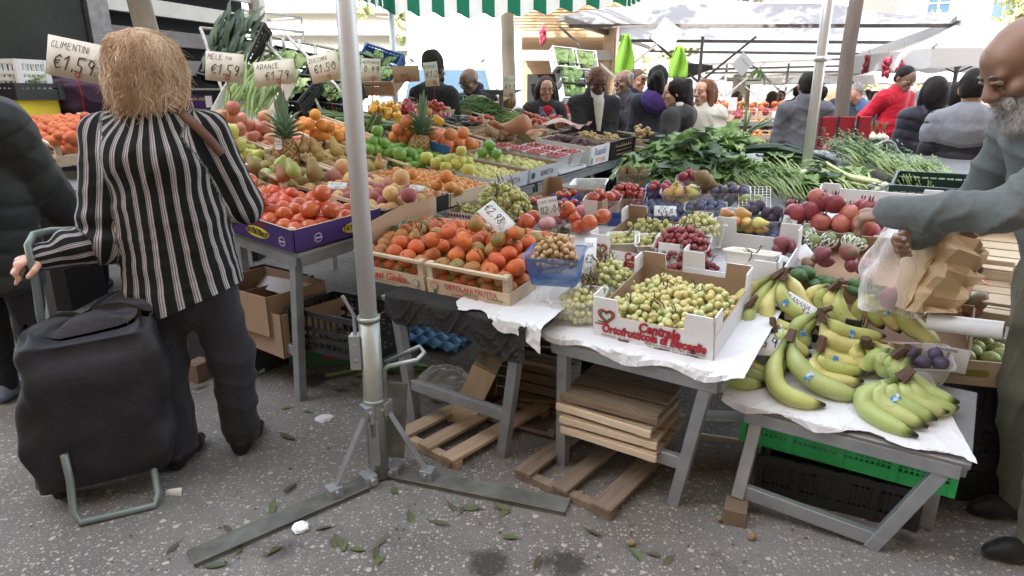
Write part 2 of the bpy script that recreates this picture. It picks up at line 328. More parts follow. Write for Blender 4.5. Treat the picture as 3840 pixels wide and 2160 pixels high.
# - covers
def cover(name,label,blk,s1a,s1b,s2a,s2b,front,m,hang=.05,lift=.004,nu=96,nv=60,seed=1,grp=None):
 rg=random.Random(seed);ph=[rg.uniform(0,6.28)for _ in range(12)]
 def rid(x,y):return(1-abs(math.sin(x*43+2.2*math.sin(y*19+ph[4])+ph[5])))**2*.6+(1-abs(math.sin(y*37-x*21+1.7*math.sin(x*27+ph[6]))))**3*.6
 def wav(x,y):return sum(math.sin(x*f+y*g+p)for f,g,p in((31,12,ph[0]),(17,-23,ph[1]),(55,9,ph[2]),(24,40,ph[3])))/4
 def fn(u,v):
  s1=s1a+(s1b-s1a)*(u if blk!='D' else u*(1-.20*v));f=front(u);s2=f+(s2b-f)*v;fw=rid(s1,s2);f2=.008*math.sin(s1*23+ph[8])+.003*(rid(s1*2.2,7.7)-.5);s2+=f2*(1-v);p=pt(blk,s1,s2,lift+.003+.0022*wav(s1,s2)+.0030*fw)
  over=s2a-s2
  if over>0:
   p=pt(blk,s1,s2a,lift)-E2*(min(over,.010)+.10*max(0,over-.01)*(.4+fw)+.004*fw+.006*math.sin(s1*29+ph[7]))-UP*(max(0,over-.008)*.9);
  return p
 b=MB();b.grid(fn,nu,nv);o=b.build(name,m,None,smooth=False,loc=pt(blk,(s1a+s1b)/2,(s2a+s2b)/2),solid=.0015)
 return tag(o,label,'table cover',grp)
BLK=mat('black_cloth',(.012,.012,.013),(.02,.02,.02),scale=10,rough=.9,bump=.1)
cover('table_cloth','black cloth hanging down the front of the clementine table','B',.45,1.16,.10,.9,lambda u:.10-.10-.05*u-.02*math.sin(u*9),BLK,seed=4,lift=.001)
cover('plastic_sheet','white plastic sheet under the clementine crates and clear grape tubs','B',.80,1.22,.10,1.5,lambda u:.14-.14*u-.02*math.sin(u*14),WHITEP,seed=2,lift=.012)
cover('plastic_sheet','white plastic sheet under the white cardboard grape boxes','C',1.16,1.90,.20,1.45,lambda u:.183-.028*math.sin(u*3.1)-.010*math.sin(u*17),WHITEP,seed=3)
cover('plastic_sheet','white plastic sheet crumpled under the bananas','D',1.80,2.53,.36,.68,lambda u:.345-.016*math.sin(u*6)-.008*math.sin(u*19),WHITEP,seed=5,hang=.02)
# - the big canopy pole with its folding foot
f=atz(1424,1789);t=thing('canopy_pole','thick grey canopy pole with folding three armed steel foot','pole',f)
m=MB();m.tube([(0,0,.55),(-.005,.0,2.6)],.0315,20);m.build('pole',STEEL,t,True)
m=MB();m.tube([(0,0,.01),(0,0,.65)],.038,20);m.tube([(0,0,.645),(0,0,.66)],.0415,20);m.tube([(0,0,.325),(0,0,.34)],.0415,20);m.build('sleeve',mat('zinc_sleeve',(.36,.39,.36),(.26,.28,.25),scale=9,rough=.4,metal=.5),t,True)
def arm(px,py,px2,py2,z=.012):
 a=atz(px,py,z)-f;b=atz(px2,py2,z)-f;a.z=b.z=z;m=MB();m.bar(a,b,.085,.012);d=(b-a).normalized();n=Vector((-d.y,d.x,0))
 for s in(-1,1):m.bar(a+n*.0385*s-UP*.004,b+n*.0385*s-UP*.004,.008,.024)
 o=m.build('foot_plate',BASEP,t,bevel=.003);k=MB()
 p=a+d*.12;top=a.normalized()*.04;top.z=.30
 k.bar(p+UP*.03,top,.026,.006,up=d);k.box(p+UP*.02,(.05,.05,.05),Matrix.Rotation(math.atan2(d.y,d.x),3,'Z'));k.tube([p+UP*.03-n*.035,p+UP*.03+n*.035],.009,8)
 k.box(top,(.035,.05,.05),Matrix.Rotation(math.atan2(d.y,d.x),3,'Z'));k.tube([top-n*.035,top+n*.035],.009,8)
 k.box(a-d*.02+UP*.014,(.05,.06,.045),Matrix.Rotation(math.atan2(d.y,d.x),3,'Z'));k.tube([a-d*.02+UP*.02-n*.045,a-d*.02+UP*.02+n*.045],.012,8)
 k.build('brace',GALV,t,bevel=.002)
arm(1365,1815,715,2095);arm(1500,1775,2130,1900)
a=Vector((.05,.06,.05));m=MB();m.bar(a,a+Vector((.02,.05,.30)),.075,.012,up=(0,-1,0));m.build('folded_foot_plate',BASEP,t,bevel=.003)
m=MB();m.tube([(.04,0,.30),(.045,0,.45),(.06,-.01,.47),(.17,-.02,.50),(.19,.02,.51),(.17,.06,.52),(.04,.05,.46)],.009,8);m.build('handle',GALV,t,True)
m=MB();m.bar((0,-.042,.08),(0,-.044,.20),.03,.008,up=(0,-1,0));m.tube([(-.014,-.05,.10),(-.014,-.05,.27),(.014,-.05,.27),(.014,-.05,.10)],.005,6);m.tube([(0,-.052,.26),(0,-.052,.30)],.008,6);m.build('latch',GALV,t)
m=MB();m.box((-.05,-.01,.53),(.04,.045,.13));m.tube([(-.05,-.01,.56),(-.05,-.01,.66),(-.053,-.01,.675),(-.085,-.01,.74)],.007,8);m.tube([(-.05,-.035,.56),(-.05,.015,.56)],.008,8);m.tube([(-.05,-.035,.50),(-.05,.015,.50)],.008,8);m.build('crank_lever',GALV,t,bevel=.002)
def pole(name,label,X,Y,z,r,m,lean=0):
 o=MB();o.tube([(0,0,0),(lean,0,z)],r,14);o.tube([(lean*.55,0,z*.55),(lean*.56,0,z*.56)],r*1.15,14)
 return tag(o.build(name,m,None,True,loc=None),label,'pole')
o=pole('canopy_pole','slim pale pole holding the striped canopy behind the peppers',0,0,2.3,.029,STEEL);o.location=(-1.13,6.45,0)
q=aty(3027,600,3.9);o=pole('canopy_pole','bright bare metal pole rising out of the leafy greens',0,0,2.9,.03,mat('bright_pole',(.62,.63,.63),(.5,.5,.5),scale=4,rough=.3,metal=.5));o.location=(q.x,q.y,0)
# - striped canopy above the stall
GRN=(.022,.16,.09);CRM=(.72,.71,.66)
def stripes(name,ax,period,trans):
 m=cloth_mat(name,CRM,trans);nt=m.node_tree;b=nt.nodes["Principled BSDF"]
 uv=node(nt,"ShaderNodeAttribute");uv.attribute_name='run';f=node(nt,"ShaderNodeMath",operation='FRACT');mu=node(nt,"ShaderNodeMath",operation='MULTIPLY');mu.inputs[1].default_value=1/period
 nt.links.new(uv.outputs['Fac'],mu.inputs[0]);nt.links.new(mu.outputs[0],f.inputs[0]);g=node(nt,"ShaderNodeMath",operation='LESS_THAN');g.inputs[1].default_value=.5;nt.links.new(f.outputs[0],g.inputs[0])
 mx=node(nt,"ShaderNodeMix",data_type='RGBA');mx.inputs[6].default_value=(*CRM,1);mx.inputs[7].default_value=(*GRN,1);nt.links.new(g.outputs[0],mx.inputs[0])
 nt.links.new(mx.outputs[2],b.inputs['Base Color']);t=[n for n in nt.nodes if n.type=='BSDF_TRANSLUCENT'][0];nt.links.new(mx.outputs[2],t.inputs[0]);return m
STR=stripes('green_white_awning_cloth',0,.235,.65)
c=[Vector((-1.20,6.42,2.315)),Vector((1.02,6.05,2.325)),Vector((.95,2.3,2.33)),Vector((-1.55,2.3,2.33))]
t=thing('striped_canopy','green and white striped canopy with a scalloped hanging edge above the stall','canopy',Vector((-.2,4.3,2.2)))
def runattr(o,fn):
 a=o.data.attributes.new('run','FLOAT','POINT');a.data.foreach_set('value',[fn(v.co)for v in o.data.vertices])
for i in range(4):
 a,b=c[i],c[(i+1)%4];ln=(b-a).length;n=max(8,int(ln/.03));vb=MB();nrm=(b-a).cross(UP).normalized()
 def fn(u,v,a=a,b=b,ln=ln,nrm=nrm):
  p=a.lerp(b,u)+nrm*(.02*math.sin(u*ln*26.7)*v);p.z-=.165*v*(1-.14*math.cos(u*ln*26.7))+.012*math.sin(u*5);p.z-=.05*math.sin(u*math.pi);return p
 vb.grid(fn,n,5);o=vb.build('valance',STR,t,True,world=True)
 o2=t.location;runattr(o,lambda co,a=a,b=b:((co+o2)-a).dot((b-a).normalized()))
pk=sum(c,Vector())/4;pk.z=2.88
rf=MB()
for i in range(4):
 a,b=c[i],c[(i+1)%4];rf.grid(lambda u,v,a=a,b=b:(a.lerp(b,u)).lerp(pk,v)-UP*(.05*math.sin(u*math.pi)*(1-v)),12,6)
o=rf.build('roof',STR,t,True,world=True);runattr(o,lambda co:co.x+3)
OCH=mat('ochre_render',(.42,.27,.15),(.34,.21,.11),scale=.6,rough=.9,bump=.05);SHUT=mat('house_shutters',(.08,.11,.07),rough=.6)  # unseen house added behind the viewer to throw shade over the foreground
t=thing('added_shade_house','long ochre house added unseen behind the viewer to shade the stall','building',Vector((-8,-6,0)))
m=MB();m.box((0,-3,8.6),(70,6,17.2));m.build('wall',OCH,t);m=MB();m.box((0,-2.8,17.3),(71,7,.4));m.build('roof',DKSTEEL,t)
for i in range(17):
 for j in range(5):m=MB();m.box((-32+4*i,.03,2+3.4*j+.8),(1.2,.1,1.9));m.build('window',SHUT,t)
 # CRATES
def crate(kind,label,blk,s1a,s1b,s2a,s2b,h=.11,col=None,inner=None,lift=0,yaw=0,grp='crates and boxes on the stall',M=None,cat=None,name=None,gap=True,tall=None):
 Lx,Wy=s1b-s1a,s2b-s2a
 if M is None:M=frame(blk,(s1a+s1b)/2,(s2a+s2b)/2,lift,yaw)
 nm=name or{'slat':'slatted_crate','board':'wooden_box','card':'cardboard_box','plastic':'plastic_crate','rail':'slatted_crate'}[kind]
 t=thing(nm,label,cat or('crate' if kind in('slat','plastic','rail')else 'box'),M,grp)
 t['dims']=(Lx,Wy,h);x,y=Lx/2,Wy/2;col=col or POPL;inner=inner or col
 if kind in('slat','rail'):
  p=MB()
  for sx in(-1,1):
   for sy in(-1,1):p=MB();p.box((sx*(x-.018),sy*(y-.018),h/2+.002),(.028,.028,h));p.build('corner_post',col,t,bevel=.0015)
  bh=h*.5 if kind=='slat' else h*.35
  for sy in(-1,1):
   m=MB();m.box((0,sy*(y-.002),bh/2),(Lx,.005,bh));m.build('side_board',col,t)
   m=MB();m.box((0,sy*(y-.006),h-.006),(Lx-.004,.018,.014));m.build('top_rail',col,t,bevel=.002)
   if kind=='rail':m=MB();m.box((0,sy*(y-.002),h*.62),(Lx,.004,h*.16));m.build('side_slat',col,t)
  for sx in(-1,1):
   eh=h*.5 if kind=='slat' else h*.8
   m=MB();m.box((sx*(x-.001),0,eh/2+.001),(.006,Wy-.008,eh));m.build('end_board',col,t)
  m=MB()
  for i in range(6):m.box((0,-y+Wy*(i+.5)/6,-.004),(Lx-.01,Wy/6*.86,.004))
  m.build('bottom',col,t)
 elif kind in('board','card'):
  th=.006 if kind=='card' else.009
  for nme,c,d in(('front_panel',(0,-y,h/2),(Lx,th,h)),('back_panel',(0,y,h/2),(Lx,th,h)),('end_panel',(x,0,h/2),(th,Wy-th*2,h-.003)),('end_panel',(-x,0,h/2),(th,Wy-th*2,h-.003))):
   m=MB();m.box(c,d,mi=0)
   m.f=m.f[:];m.m=[0]*6
   k={(0,-1):4,(0,1):2}.get((0,-1 if c[1]<0 else 1))if c[0]==0 else(5 if c[0]>0 else 3)
   m.m[k]=1;m.m[1]=1
   m.build(nme,[col,inner],t,bevel=.001)
  m=MB();m.box((0,0,.001),(Lx-.01,Wy-.01,.003));m.build('bottom',inner,t)
  if kind=='board':
   for sx in(-1,1):
    for sy in(-1,1):m=MB();m.box((sx*(x-.02),sy*(y-.017),h/2+.001),(.022,.024,h+.003));m.build('corner_post',inner,t)
  if tall:
   for sx in(-1,1):
    for sy in(-1,1):
     m=MB();w=tall[1];m.box((sx*(x-w/2),sy*(y-.001),h+tall[0]/2),(w,th,tall[0]),mi=0,taper=.9);m.box((sx*(x-.0005),sy*(y-w*.42-.004),h+tall[0]/2),(th,w*.8,tall[0]),mi=0,taper=.9);m.m[2 if sy>0 else 4]=1
     m.build('corner_tab',[col,inner],t)
 else:
  n=max(4,int(Lx/.045));
  def wall(a,b,nme):
   a,b=Vector(a),Vector(b);m=MB();up=UP
   for z in(.012,h*.34,h*.56,h-.012):m.bar(a+UP*z,b+UP*z,.012,.02 if z>.05 and z<h-.02 else.026)
   k=max(4,int((b-a).length/.035))
   for i in range(k+1):p=a.lerp(b,i/k);m.box((p.x,p.y,h/2),(.008,.008,h-.01))if 0<i<k else m.box((p.x,p.y,h/2),(.022,.022,h))
   m.build(nme,col,t)
  wall((-x,-y,0),(x,-y,0),'front_wall');wall((-x,y,0),(x,y,0),'back_wall');wall((x,-y+.02,0),(x,y-.02,0),'end_wall');wall((-x,-y+.02,0),(-x,y-.02,0),'end_wall')
  m=MB()
  for i in range(7):m.box((0,-y+Wy*(i+.5)/7,.004),(Lx-.02,.02,.006))
  m.build('bottom',col,t)
 return t
def slot(t,c,w,hh,m=None,face='f'):
 b=MB();n=16;x,y,z=c;P=[]
 for i in range(n):
  a=2*math.pi*i/n;u=(w/2-hh/2)*(1 if math.cos(a)>0 else-1)+hh/2*math.cos(a);v=hh/2*math.sin(a);P.append((x+u,y,z+v)if face=='f' else(x,y+u,z+v))
 b.add(P,[tuple(range(n))if face=='f' else tuple(range(n))]);o=b.build('hand_hole',m or BLK,t);return o
def FM(t,u,v,e=.0045):
 L,W,h=t['dims'];return M4((1,0,0),(0,0,1),(0,-1,0),(u,-W/2-e,v))
def RM(t,u,v,e=.0045):
 L,W,h=t['dims'];return M4((0,1,0),(0,0,1),(1,0,0),(L/2+e,u,v))
def patch(t,M,w,h,m,name='printed_patch',rnd_=None,n=28,z=0,th=.0012):
 b=MB()
 if rnd_=='oval':P=[(w/2*math.cos(6.2832*i/n),h/2*math.sin(6.2832*i/n),z)for i in range(n)]
 else:P=[(-w/2,-h/2,z),(w/2,-h/2,z),(w/2,h/2,z),(-w/2,h/2,z)]
 k=len(P);b.add(P+[(p[0],p[1],p[2]-th)for p in P],[tuple(range(k))]+[((i+1)%k,i,i+k,(i+1)%k+k)for i in range(k)])
 o=b.build(name,m,t);o.matrix_basis=M;return o
 # FRUIT
def fm(n,a,b,**k):
 kw=dict(scale=1.1,rough=.38,contrast=.22,var=.13,spec=.4,coat=.0,speck=3.2);kw.update(k);d=lambda c:tuple(v*.86+.14*(.3*c[0]+.55*c[1]+.15*c[2])for v in c);return mat(n,S(d(a)),S(d(b)),**kw)
FM_={'persimmon':[fm('persimmon_skin',(196,70,40),(212,98,52),rough=.28,coat=.25,var=.12)],'orange':[fm('orange_peel',(222,128,40),(232,150,62),bump=.25,bscale=28,rough=.45)],'grapefruit':[fm('grapefruit_peel',(220,132,62),(224,120,78),bump=.2,bscale=26,rough=.45)],'clementine':[fm('leafy_clementine_peel',(214,96,42),(206,104,48),bump=.3,bscale=24,rough=.42),fm('green_patched_clementine_peel',(208,100,45),(128,120,58),bump=.3,bscale=24,rough=.42,contrast=.12,scale=.8)],'peach':[fm('peach_skin',(222,178,112),(196,120,90),rough=.75,contrast=.13,scale=.75,sheen=.3),fm('dark_peach_skin',(176,96,86),(150,70,76),rough=.75,scale=.7,sheen=.3),fm('yellow_peach_skin',(220,188,124),(206,150,98),rough=.75,scale=.8,sheen=.3)],'apple':[fm('blush_apple_skin',(206,128,104),(196,150,110),scale=.9,rough=.4,contrast=.18),fm('red_blush_apple_skin',(192,104,88),(208,140,110),scale=1.0,rough=.4,contrast=.2)],'golden':[fm('yellow_apple_skin',(200,196,98),(188,190,88),rough=.4,var=.08)],'greenapple':[fm('green_apple_skin',(106,156,58),(122,168,72),rough=.3,var=.12)],'renetta':[fm('pale_apple_skin',(206,198,122),(190,184,100),rough=.45,var=.08),fm('russet_apple_skin',(176,176,92),(164,148,84),rough=.5)],'pear':[fm('green_pear_skin',(142,160,74),(158,164,88),scale=1.5),fm('brown_pear_skin',(150,128,72),(132,104,62),scale=2,rough=.6),fm('russet_pear_skin',(148,136,76),(160,108,74),scale=.9,rough=.5)],'conference':[fm('conference_pear_skin',(182,158,92),(160,124,70),scale=2.2,rough=.6)],'yellowpear':[fm('yellow_pear_skin',(206,196,92),(214,206,120),scale=1.0),fm('blushed_pear_skin',(208,190,96),(212,128,90),scale=.8,contrast=.15)],'kiwi':[fm('kiwi_skin',(132,112,74),(116,96,62),scale=5,rough=.8)],'loquat':[fm('small_orange_fruit_skin',(216,136,58),(206,118,52),rough=.35),fm('yellow_orange_fruit_skin',(212,156,78),(210,132,66),rough=.35)],'tomato':[fm('tomato_skin',(190,60,44),(204,90,62),rough=.25,coat=.3)],'cherry':[fm('cherry_tomato_skin',(178,34,40),(196,58,54),rough=.2,coat=.4)],'mango':[fm('mango_skin',(150,70,82),(112,118,72),scale=.65,rough=.35,contrast=.16),fm('purple_mango_skin',(128,66,84),(156,80,84),scale=.8,rough=.35)],'avocado':[fm('avocado_skin',(48,82,40),(72,106,54),scale=2,rough=.35,bump=.2,bscale=30)],'pomegranate':[fm('pomegranate_skin',(160,50,58),(196,122,96),scale=.9,rough=.32,contrast=.2),fm('dark_pomegranate_skin',(122,38,50),(164,66,68),scale=.9,rough=.32)],'plum':[fm('dusty_blue_plum_skin',(96,104,138),(70,72,104),scale=1.6,rough=.6)],'darkplum':[fm('dark_plum_skin',(66,58,82),(96,90,118),scale=1.4,rough=.45)],'redplum':[fm('red_plum_skin',(142,42,58),(176,78,84),scale=1.2,rough=.35)],'pepper':[fm('yellow_pepper_skin',(226,164,36),(218,148,34),rough=.2,coat=.4),fm('red_pepper_skin',(168,40,58),(150,28,44),rough=.2,coat=.4)],'potato':[fm('potato_skin',(158,128,92),(140,112,80),scale=3,rough=.8)],'sweet':[fm('sweet_potato_skin',(196,138,104),(182,118,88),scale=3,rough=.7)],'beet':[fm('beet_skin',(92,48,62),(74,40,52),scale=3,rough=.7)],'lime':[fm('lime_skin',(146,152,72),(126,140,62),rough=.4,bump=.15,bscale=26)],'garlic':[fm('garlic_skin',(222,214,206),(206,190,182),scale=3,rough=.6)],'zucchini':[fm('zucchini_skin',(70,98,52),(98,124,72),scale=7,rough=.35,stretch=(1,1,.2))],'aubergine':[fm('aubergine_skin',(44,34,46),(30,24,34),rough=.18,coat=.4)],'onionwhite':[fm('white_onion_skin',(226,226,214),(206,214,188),rough=.3)],}
STALK=mat('fruit_stalk',(.05,.045,.02),(.09,.07,.035),scale=20,rough=.8)
GCAL=mat('green_calyx',(.06,.10,.03),(.09,.10,.035),scale=9,rough=.6)
MESH={}
def fmesh(kind,v=0):
 k=(kind,v)
 if k in MESH:return MESH[k]
 m=MB();z5=[i/10 for i in range(11)]
 def prof(fn,n=11):return[(max(fn(i/(n-1))[0],.002),fn(i/(n-1))[1])for i in range(n)]
 base=lambda k1,k2=1:prof(lambda u:(math.sin(u*math.pi)**k2*.5,-math.cos(u*math.pi)*.5*k1))
 if kind in('apple','golden','greenapple','renetta'):
  m.lathe([(.02,-.36),(.12,-.43),(.24,-.45),(.37,-.34),(.47,-.12),(.5,.08),(.46,.26),(.34,.40),(.18,.43),(.07,.36),(.01,.27)],18,lob=.025);m.tube([(0,0,.26),(.02,0,.42),(.06,0,.50)],.018,5,mi=1)
 elif kind in('pear','yellowpear','conference'):
  n=1.0 if kind!='conference' else 1.25
  m.lathe([(.03,-.45),(.22,-.49),(.40,-.36),(.5,-.1),(.47,.12),(.35,.36),(.24,.58*n),(.19,.74*n),(.12,.84*n),(.01,.86*n)],16);m.tube([(0,0,.8*n),(.04,0,.95*n),(.12,0,1.06*n)],.025,5,mi=1)
 elif kind=='persimmon':
  m.lathe(base(.88),20,lob=.03,nl=4);m.tube([(0,0,-.4),(0,0,-.45)],.12,6,mi=1)
 elif kind=='tomato':
  m.lathe([(.02,-.36),(.2,-.40),(.4,-.26),(.5,0),(.44,.24),(.28,.36),(.12,.35),(.02,.30)],20,lob=.05,nl=6)
  for i in range(5):a=i*1.257;m.add([(0,0,.33),(.08*math.cos(a-.5),.08*math.sin(a-.5),.35),(.26*math.cos(a),.26*math.sin(a),.40),(.08*math.cos(a+.5),.08*math.sin(a+.5),.35)],[(0,1,2,3)],1)
 elif kind=='clementine':
  m.lathe([(.02,-.37),(.2,-.40),(.4,-.28),(.5,-.02),(.47,.18),(.34,.36),(.16,.42),(.06,.39),(.01,.37)],20,lob=.012,nl=7);m.tube([(0,0,.37),(.0,0,.42)],.05,6,mi=1)
 elif kind=='peach':
  m.lathe(base(.96),24)
  for i,q in enumerate(m.v):
   a=math.atan2(q[1],q[0]);s=1-.07*math.exp(-(a/.22)**2);m.v[i]=(q[0]*s,q[1]*s,q[2]*s)
  m.tube([(0,0,.42),(0,0,.47)],.06,6,mi=1)
 elif kind in('orange','grapefruit','loquat','cherry','lime'):
  m.lathe(base(.97),18);m.tube([(0,0,.46),(0,0,.495)],.05,6,mi=1)
  if kind=='cherry':
   for i in range(4):a=i*1.571;m.add([(0,0,.49),(.09*math.cos(a-.6),.09*math.sin(a-.6),.5),(.34*math.cos(a),.34*math.sin(a),.50),(.09*math.cos(a+.6),.09*math.sin(a+.6),.5)],[(0,1,2,3)],1)
 elif kind in('plum','darkplum','redplum'):m.lathe(base(1.12),14);m.tube([(0,0,.53),(0,0,.6)],.03,5,mi=1)
 elif kind in('kiwi','potato','avocado'):
  m.lathe(base(1.3 if kind!='avocado' else 1.35),14,lob=.04,nl=3)
  if kind=='avocado':m.v=[(x*(1-.18*max(0,z)),y*(1-.18*max(0,z)),z)for x,y,z in m.v];m.tube([(0,0,.66),(0,0,.71)],.05,6,mi=1)
  if kind=='kiwi':m.tube([(0,0,.64),(0,0,.68)],.05,6,mi=1)
 elif kind=='mango':
  m.lathe(base(1.35),18);m.v=[(x*1.0+.12*(1-(z/.67)**2),y*.82,z)for x,y,z in m.v];m.tube([(0,0,.66),(-.01,0,.72)],.04,6,mi=1)
 elif kind=='sweet':m.lathe(prof(lambda u:(math.sin(u*math.pi)**.7*.5*(1-.3*u),(u-.5)*2.3)),12,lob=.06,nl=3)
 elif kind=='beet':m.lathe([(.01,-.62),(.06,-.5),(.3,-.38),(.5,0),(.4,.3),(.18,.42),(.1,.5)],12)
 elif kind=='pomegranate':
  m.lathe(prof(lambda u:(math.sin(u*math.pi)**.85*.5,-math.cos(u*math.pi)*.47)),18,lob=.035,nl=6)
  for i in range(6):
   a=i*1.047;p=lambda r,z,d=0:(r*math.cos(a+d),r*math.sin(a+d),z);m.add([p(.11,.42,-.5),p(.11,.42,.5),p(.2,.68)],[(0,1,2),(2,1,0)],0)
 elif kind=='pepper':
  m.lathe([(.05,-.55),(.22,-.60),(.36,-.48),(.42,-.1),(.5,.25),(.42,.46),(.2,.50),(.06,.42)],20,lob=.12,nl=4);m.tube([(0,0,.42),(.03,0,.6),(.1,0,.72)],[.08,.05,.05],6,mi=1)
 elif kind=='garlic':
  m.lathe([(.05,-.36),(.3,-.38),(.48,-.16),(.45,.1),(.22,.32),(.08,.5),(.05,.8)],14,lob=.07,nl=7)
 elif kind=='onionwhite':m.lathe([(.02,-.45),(.3,-.42),(.5,0),(.36,.34),(.14,.5),(.1,.8)],14);m.tube([(0,0,.7),(.1,.1,1.6),(.3,.1,2.6)],.09,6,mi=1)
 elif kind=='zucchini':
  m.tube([(0,0,-2.0),(0,0,-1.7),(.05,0,0),(0,0,1.6),(0,0,1.9),(0,0,2.3)],[.25,.45,.5,.4,.26,.2],10);m.tube([(0,0,2.25),(0,0,2.36)],.19,8,mi=1)
 elif kind=='aubergine':m.lathe([(.02,-1.2),(.3,-1.1),(.5,-.6),(.46,0),(.33,.6),(.2,.9),(.05,.95)],12);m.lathe([(.34,.55),(.26,.85),(.08,1.0),(.06,1.25)],10,mi=1)
 me=D.meshes.new(kind);me.from_pydata(m.v,[],m.f);me.materials.append(FM_[kind][v]);me.materials.append({'tomato':GCAL,'cherry':GCAL,'aubergine':GCAL,'onionwhite':GCAL,'pepper':GCAL,'clementine':GCAL}.get(kind,STALK))
 me.polygons.foreach_set('material_index',m.m);me.polygons.foreach_set('use_smooth',[True]*len(m.f));me.update();MESH[k]=me;return me
NAMES=dict(golden='apple',greenapple='apple',renetta='apple',conference='pear',yellowpear='pear',loquat='clementine',cherry='cherry_tomato',darkplum='plum',redplum='plum',pepper='bell_pepper',sweet='sweet_potato',beet='beetroot',lime='green_citrus',garlic='garlic_bulb',onionwhite='white_onion',zucchini='courgette')
def fruit(kind,P,d,label,group,v=None,rot=None,squash=1):
 n=len(FM_[kind]);v=rnd_i(n)if v is None else v%n
 o=D.objects.new(NAMES.get(kind,kind),fmesh(kind,v));COL.objects.link(o)
 o.matrix_basis=T(P)@(rot if rot is not None else rrot())@Matrix.Diagonal((d*rnd(.95,1.05),d*rnd(.95,1.05),d*squash*rnd(.93,1.05),1))
 nm=NAMES.get(kind,kind).replace('_',' ');return tag(o,label,nm,group)
def rnd_i(n):return random.randrange(n)
def lay():return Matrix.Rotation(rnd(0,6.28),4,'Z')@Matrix.Rotation(math.pi/2+rnd(-.25,.25),4,'Y')
UPR=lambda:Matrix.Rotation(rnd(0,6.28),4,'Z')@Matrix.Rotation(rnd(-.35,.35),4,'X')
def fill(t,kind,d,z0,heap,label,group,two=False,kinds=None,rot=None,L=None,W=None,ox=0,oy=0,sp=.95,keep=1.0,v=None,M=None):
 """heap fruit in a crate: one packed layer following a mound, optionally a layer below it"""
 if M is None:M=t.matrix_basis
 L=L or t['dims'][0]-.02;W=W or t['dims'][1]-.02
 for lay_ in((1,0)if two else(1,)):
  ny=max(1,int(W/(d*sp*.88)));
  for j in range(ny):
   y=-W/2+(j+.5)*W/ny;nx=max(1,int((L-(d*.5 if j%2 else 0))/(d*sp)))
   for i in range(nx):
    if random.random()>keep:continue
    x=-L/2+(i+.5)*L/nx+(d*.22 if j%2 else-d*.0);px,py=x+rnd(-.1,.1)*d,y+rnd(-.1,.1)*d;cl=lambda q,S_:max(-S_/2+d*.48,min(S_/2-d*.48,q))if S_>d else 0
    g=max(0,1-(abs(2*px/L))**2.2)*max(0,1-(abs(2*py/W))**2.2);z=z0+heap*g**.6+rnd(-.07,.07)*d-(0 if lay_ else d*.72)
    if not lay_:px+=d*.45;py+=d*.3
    px,py=cl(px,L),cl(py,W)
    k=random.choice(kinds)if kinds else kind
    fruit(k,M@Vector((px+ox,py+oy,z)),d*rnd(.93,1.05),label,group,rot=(rot()if rot else None),v=v)
def pix(kind,blk,lst,label,group,rot=None,v=None):
 """single fruit placed where the photo shows them: (px, py, diameter px, height above the plank[, variant])"""
 for q in lst:
  P=onp(q[0],q[1],blk,q[3]);fruit(kind,P,pxw(q[2],P),label,group,rot=(rot()if rot else None),v=q[4]if len(q)>4 else v)
G_CR='crates and boxes on the left stall'
PURP=mat('purple_printed_board',S((62,38,104)),S((52,30,92)),scale=3,rough=.55,var=.03);YEL=mat('yellow_print',S((214,200,62)),rough=.6);WHT=mat('white_print',(.75,.75,.75),rough=.6)
RED=mat('red_print',S((186,40,52)),rough=.6);GREENP=mat('green_print',S((60,130,84)),rough=.6);BLUEP=mat('blue_print',S((44,66,120)),rough=.6);DKP=mat('dark_print',(.02,.02,.025),rough=.6);GREYP=mat('grey_print',(.22,.23,.25),rough=.6)
# - persimmon box
t=crate('board','purple wooden box of big red persimmons with yellow oval emblems','A1',-.80,0,0,.53,.105,PURP,POPL,grp=G_CR)
def faybos(M):
 patch(t,M,.17,.052,YEL,'emblem','oval');text(t,'FAYBOS',M@T(-.024,.001,.002),.042,DKP,fat=.0008,sx=.72);text(t,'FRUT',M@T(.052,-.004,.002),.034,DKP,fat=.0006,sx=.72)
def starring(M):
 b=MB()
 for i in range(12):a=i*.5236;b.lathe([(.0032,0),(.0032,.001)],5,c=(.02*math.cos(a),.02*math.sin(a),0))
 b.build('star_ring',WHT,t).matrix_basis=M;text(t,'Spania',M@T(0,0,.001),.013,WHT,shear=.3)
faybos(FM(t,.16,.045,.006));starring(FM(t,.335,.04,.006));slot(t,(.18,-.53/2-.0062,.088),.10,.016,mat('red_gap',S((120,34,30)),rough=.6));text(t,'CAT. I  EXTRA',FM(t,-.10,.075,.006),.014,WHT);text(t,'ORIGEN ESPAÑA',FM(t,-.10,.058,.006),.012,WHT)
faybos(RM(t,.10,.045,.006));starring(RM(t,-.13,.042,.006))
for u in(-.16,.14):slot(t,(u,.53/2-.0062,.08),.10,.016)
lab='glossy red persimmon heaped in the purple box';gr='persimmons in the purple box'
fill(t,'persimmon',.088,.055,.035,lab,gr,two=True,L=.74,W=.46)
pix('persimmon','A1',[(932,680,68,.23),(878,750,66,.16),(965,745,72,.155),(1208,725,70,.20),(1163,785,74,.135),(1240,788,68,.135),(1018,712,52,.10),(1092,725,54,.13),(1030,765,56,.10)],lab,gr,rot=lambda:Matrix.Rotation(rnd(-.4,.4),4,'X'))
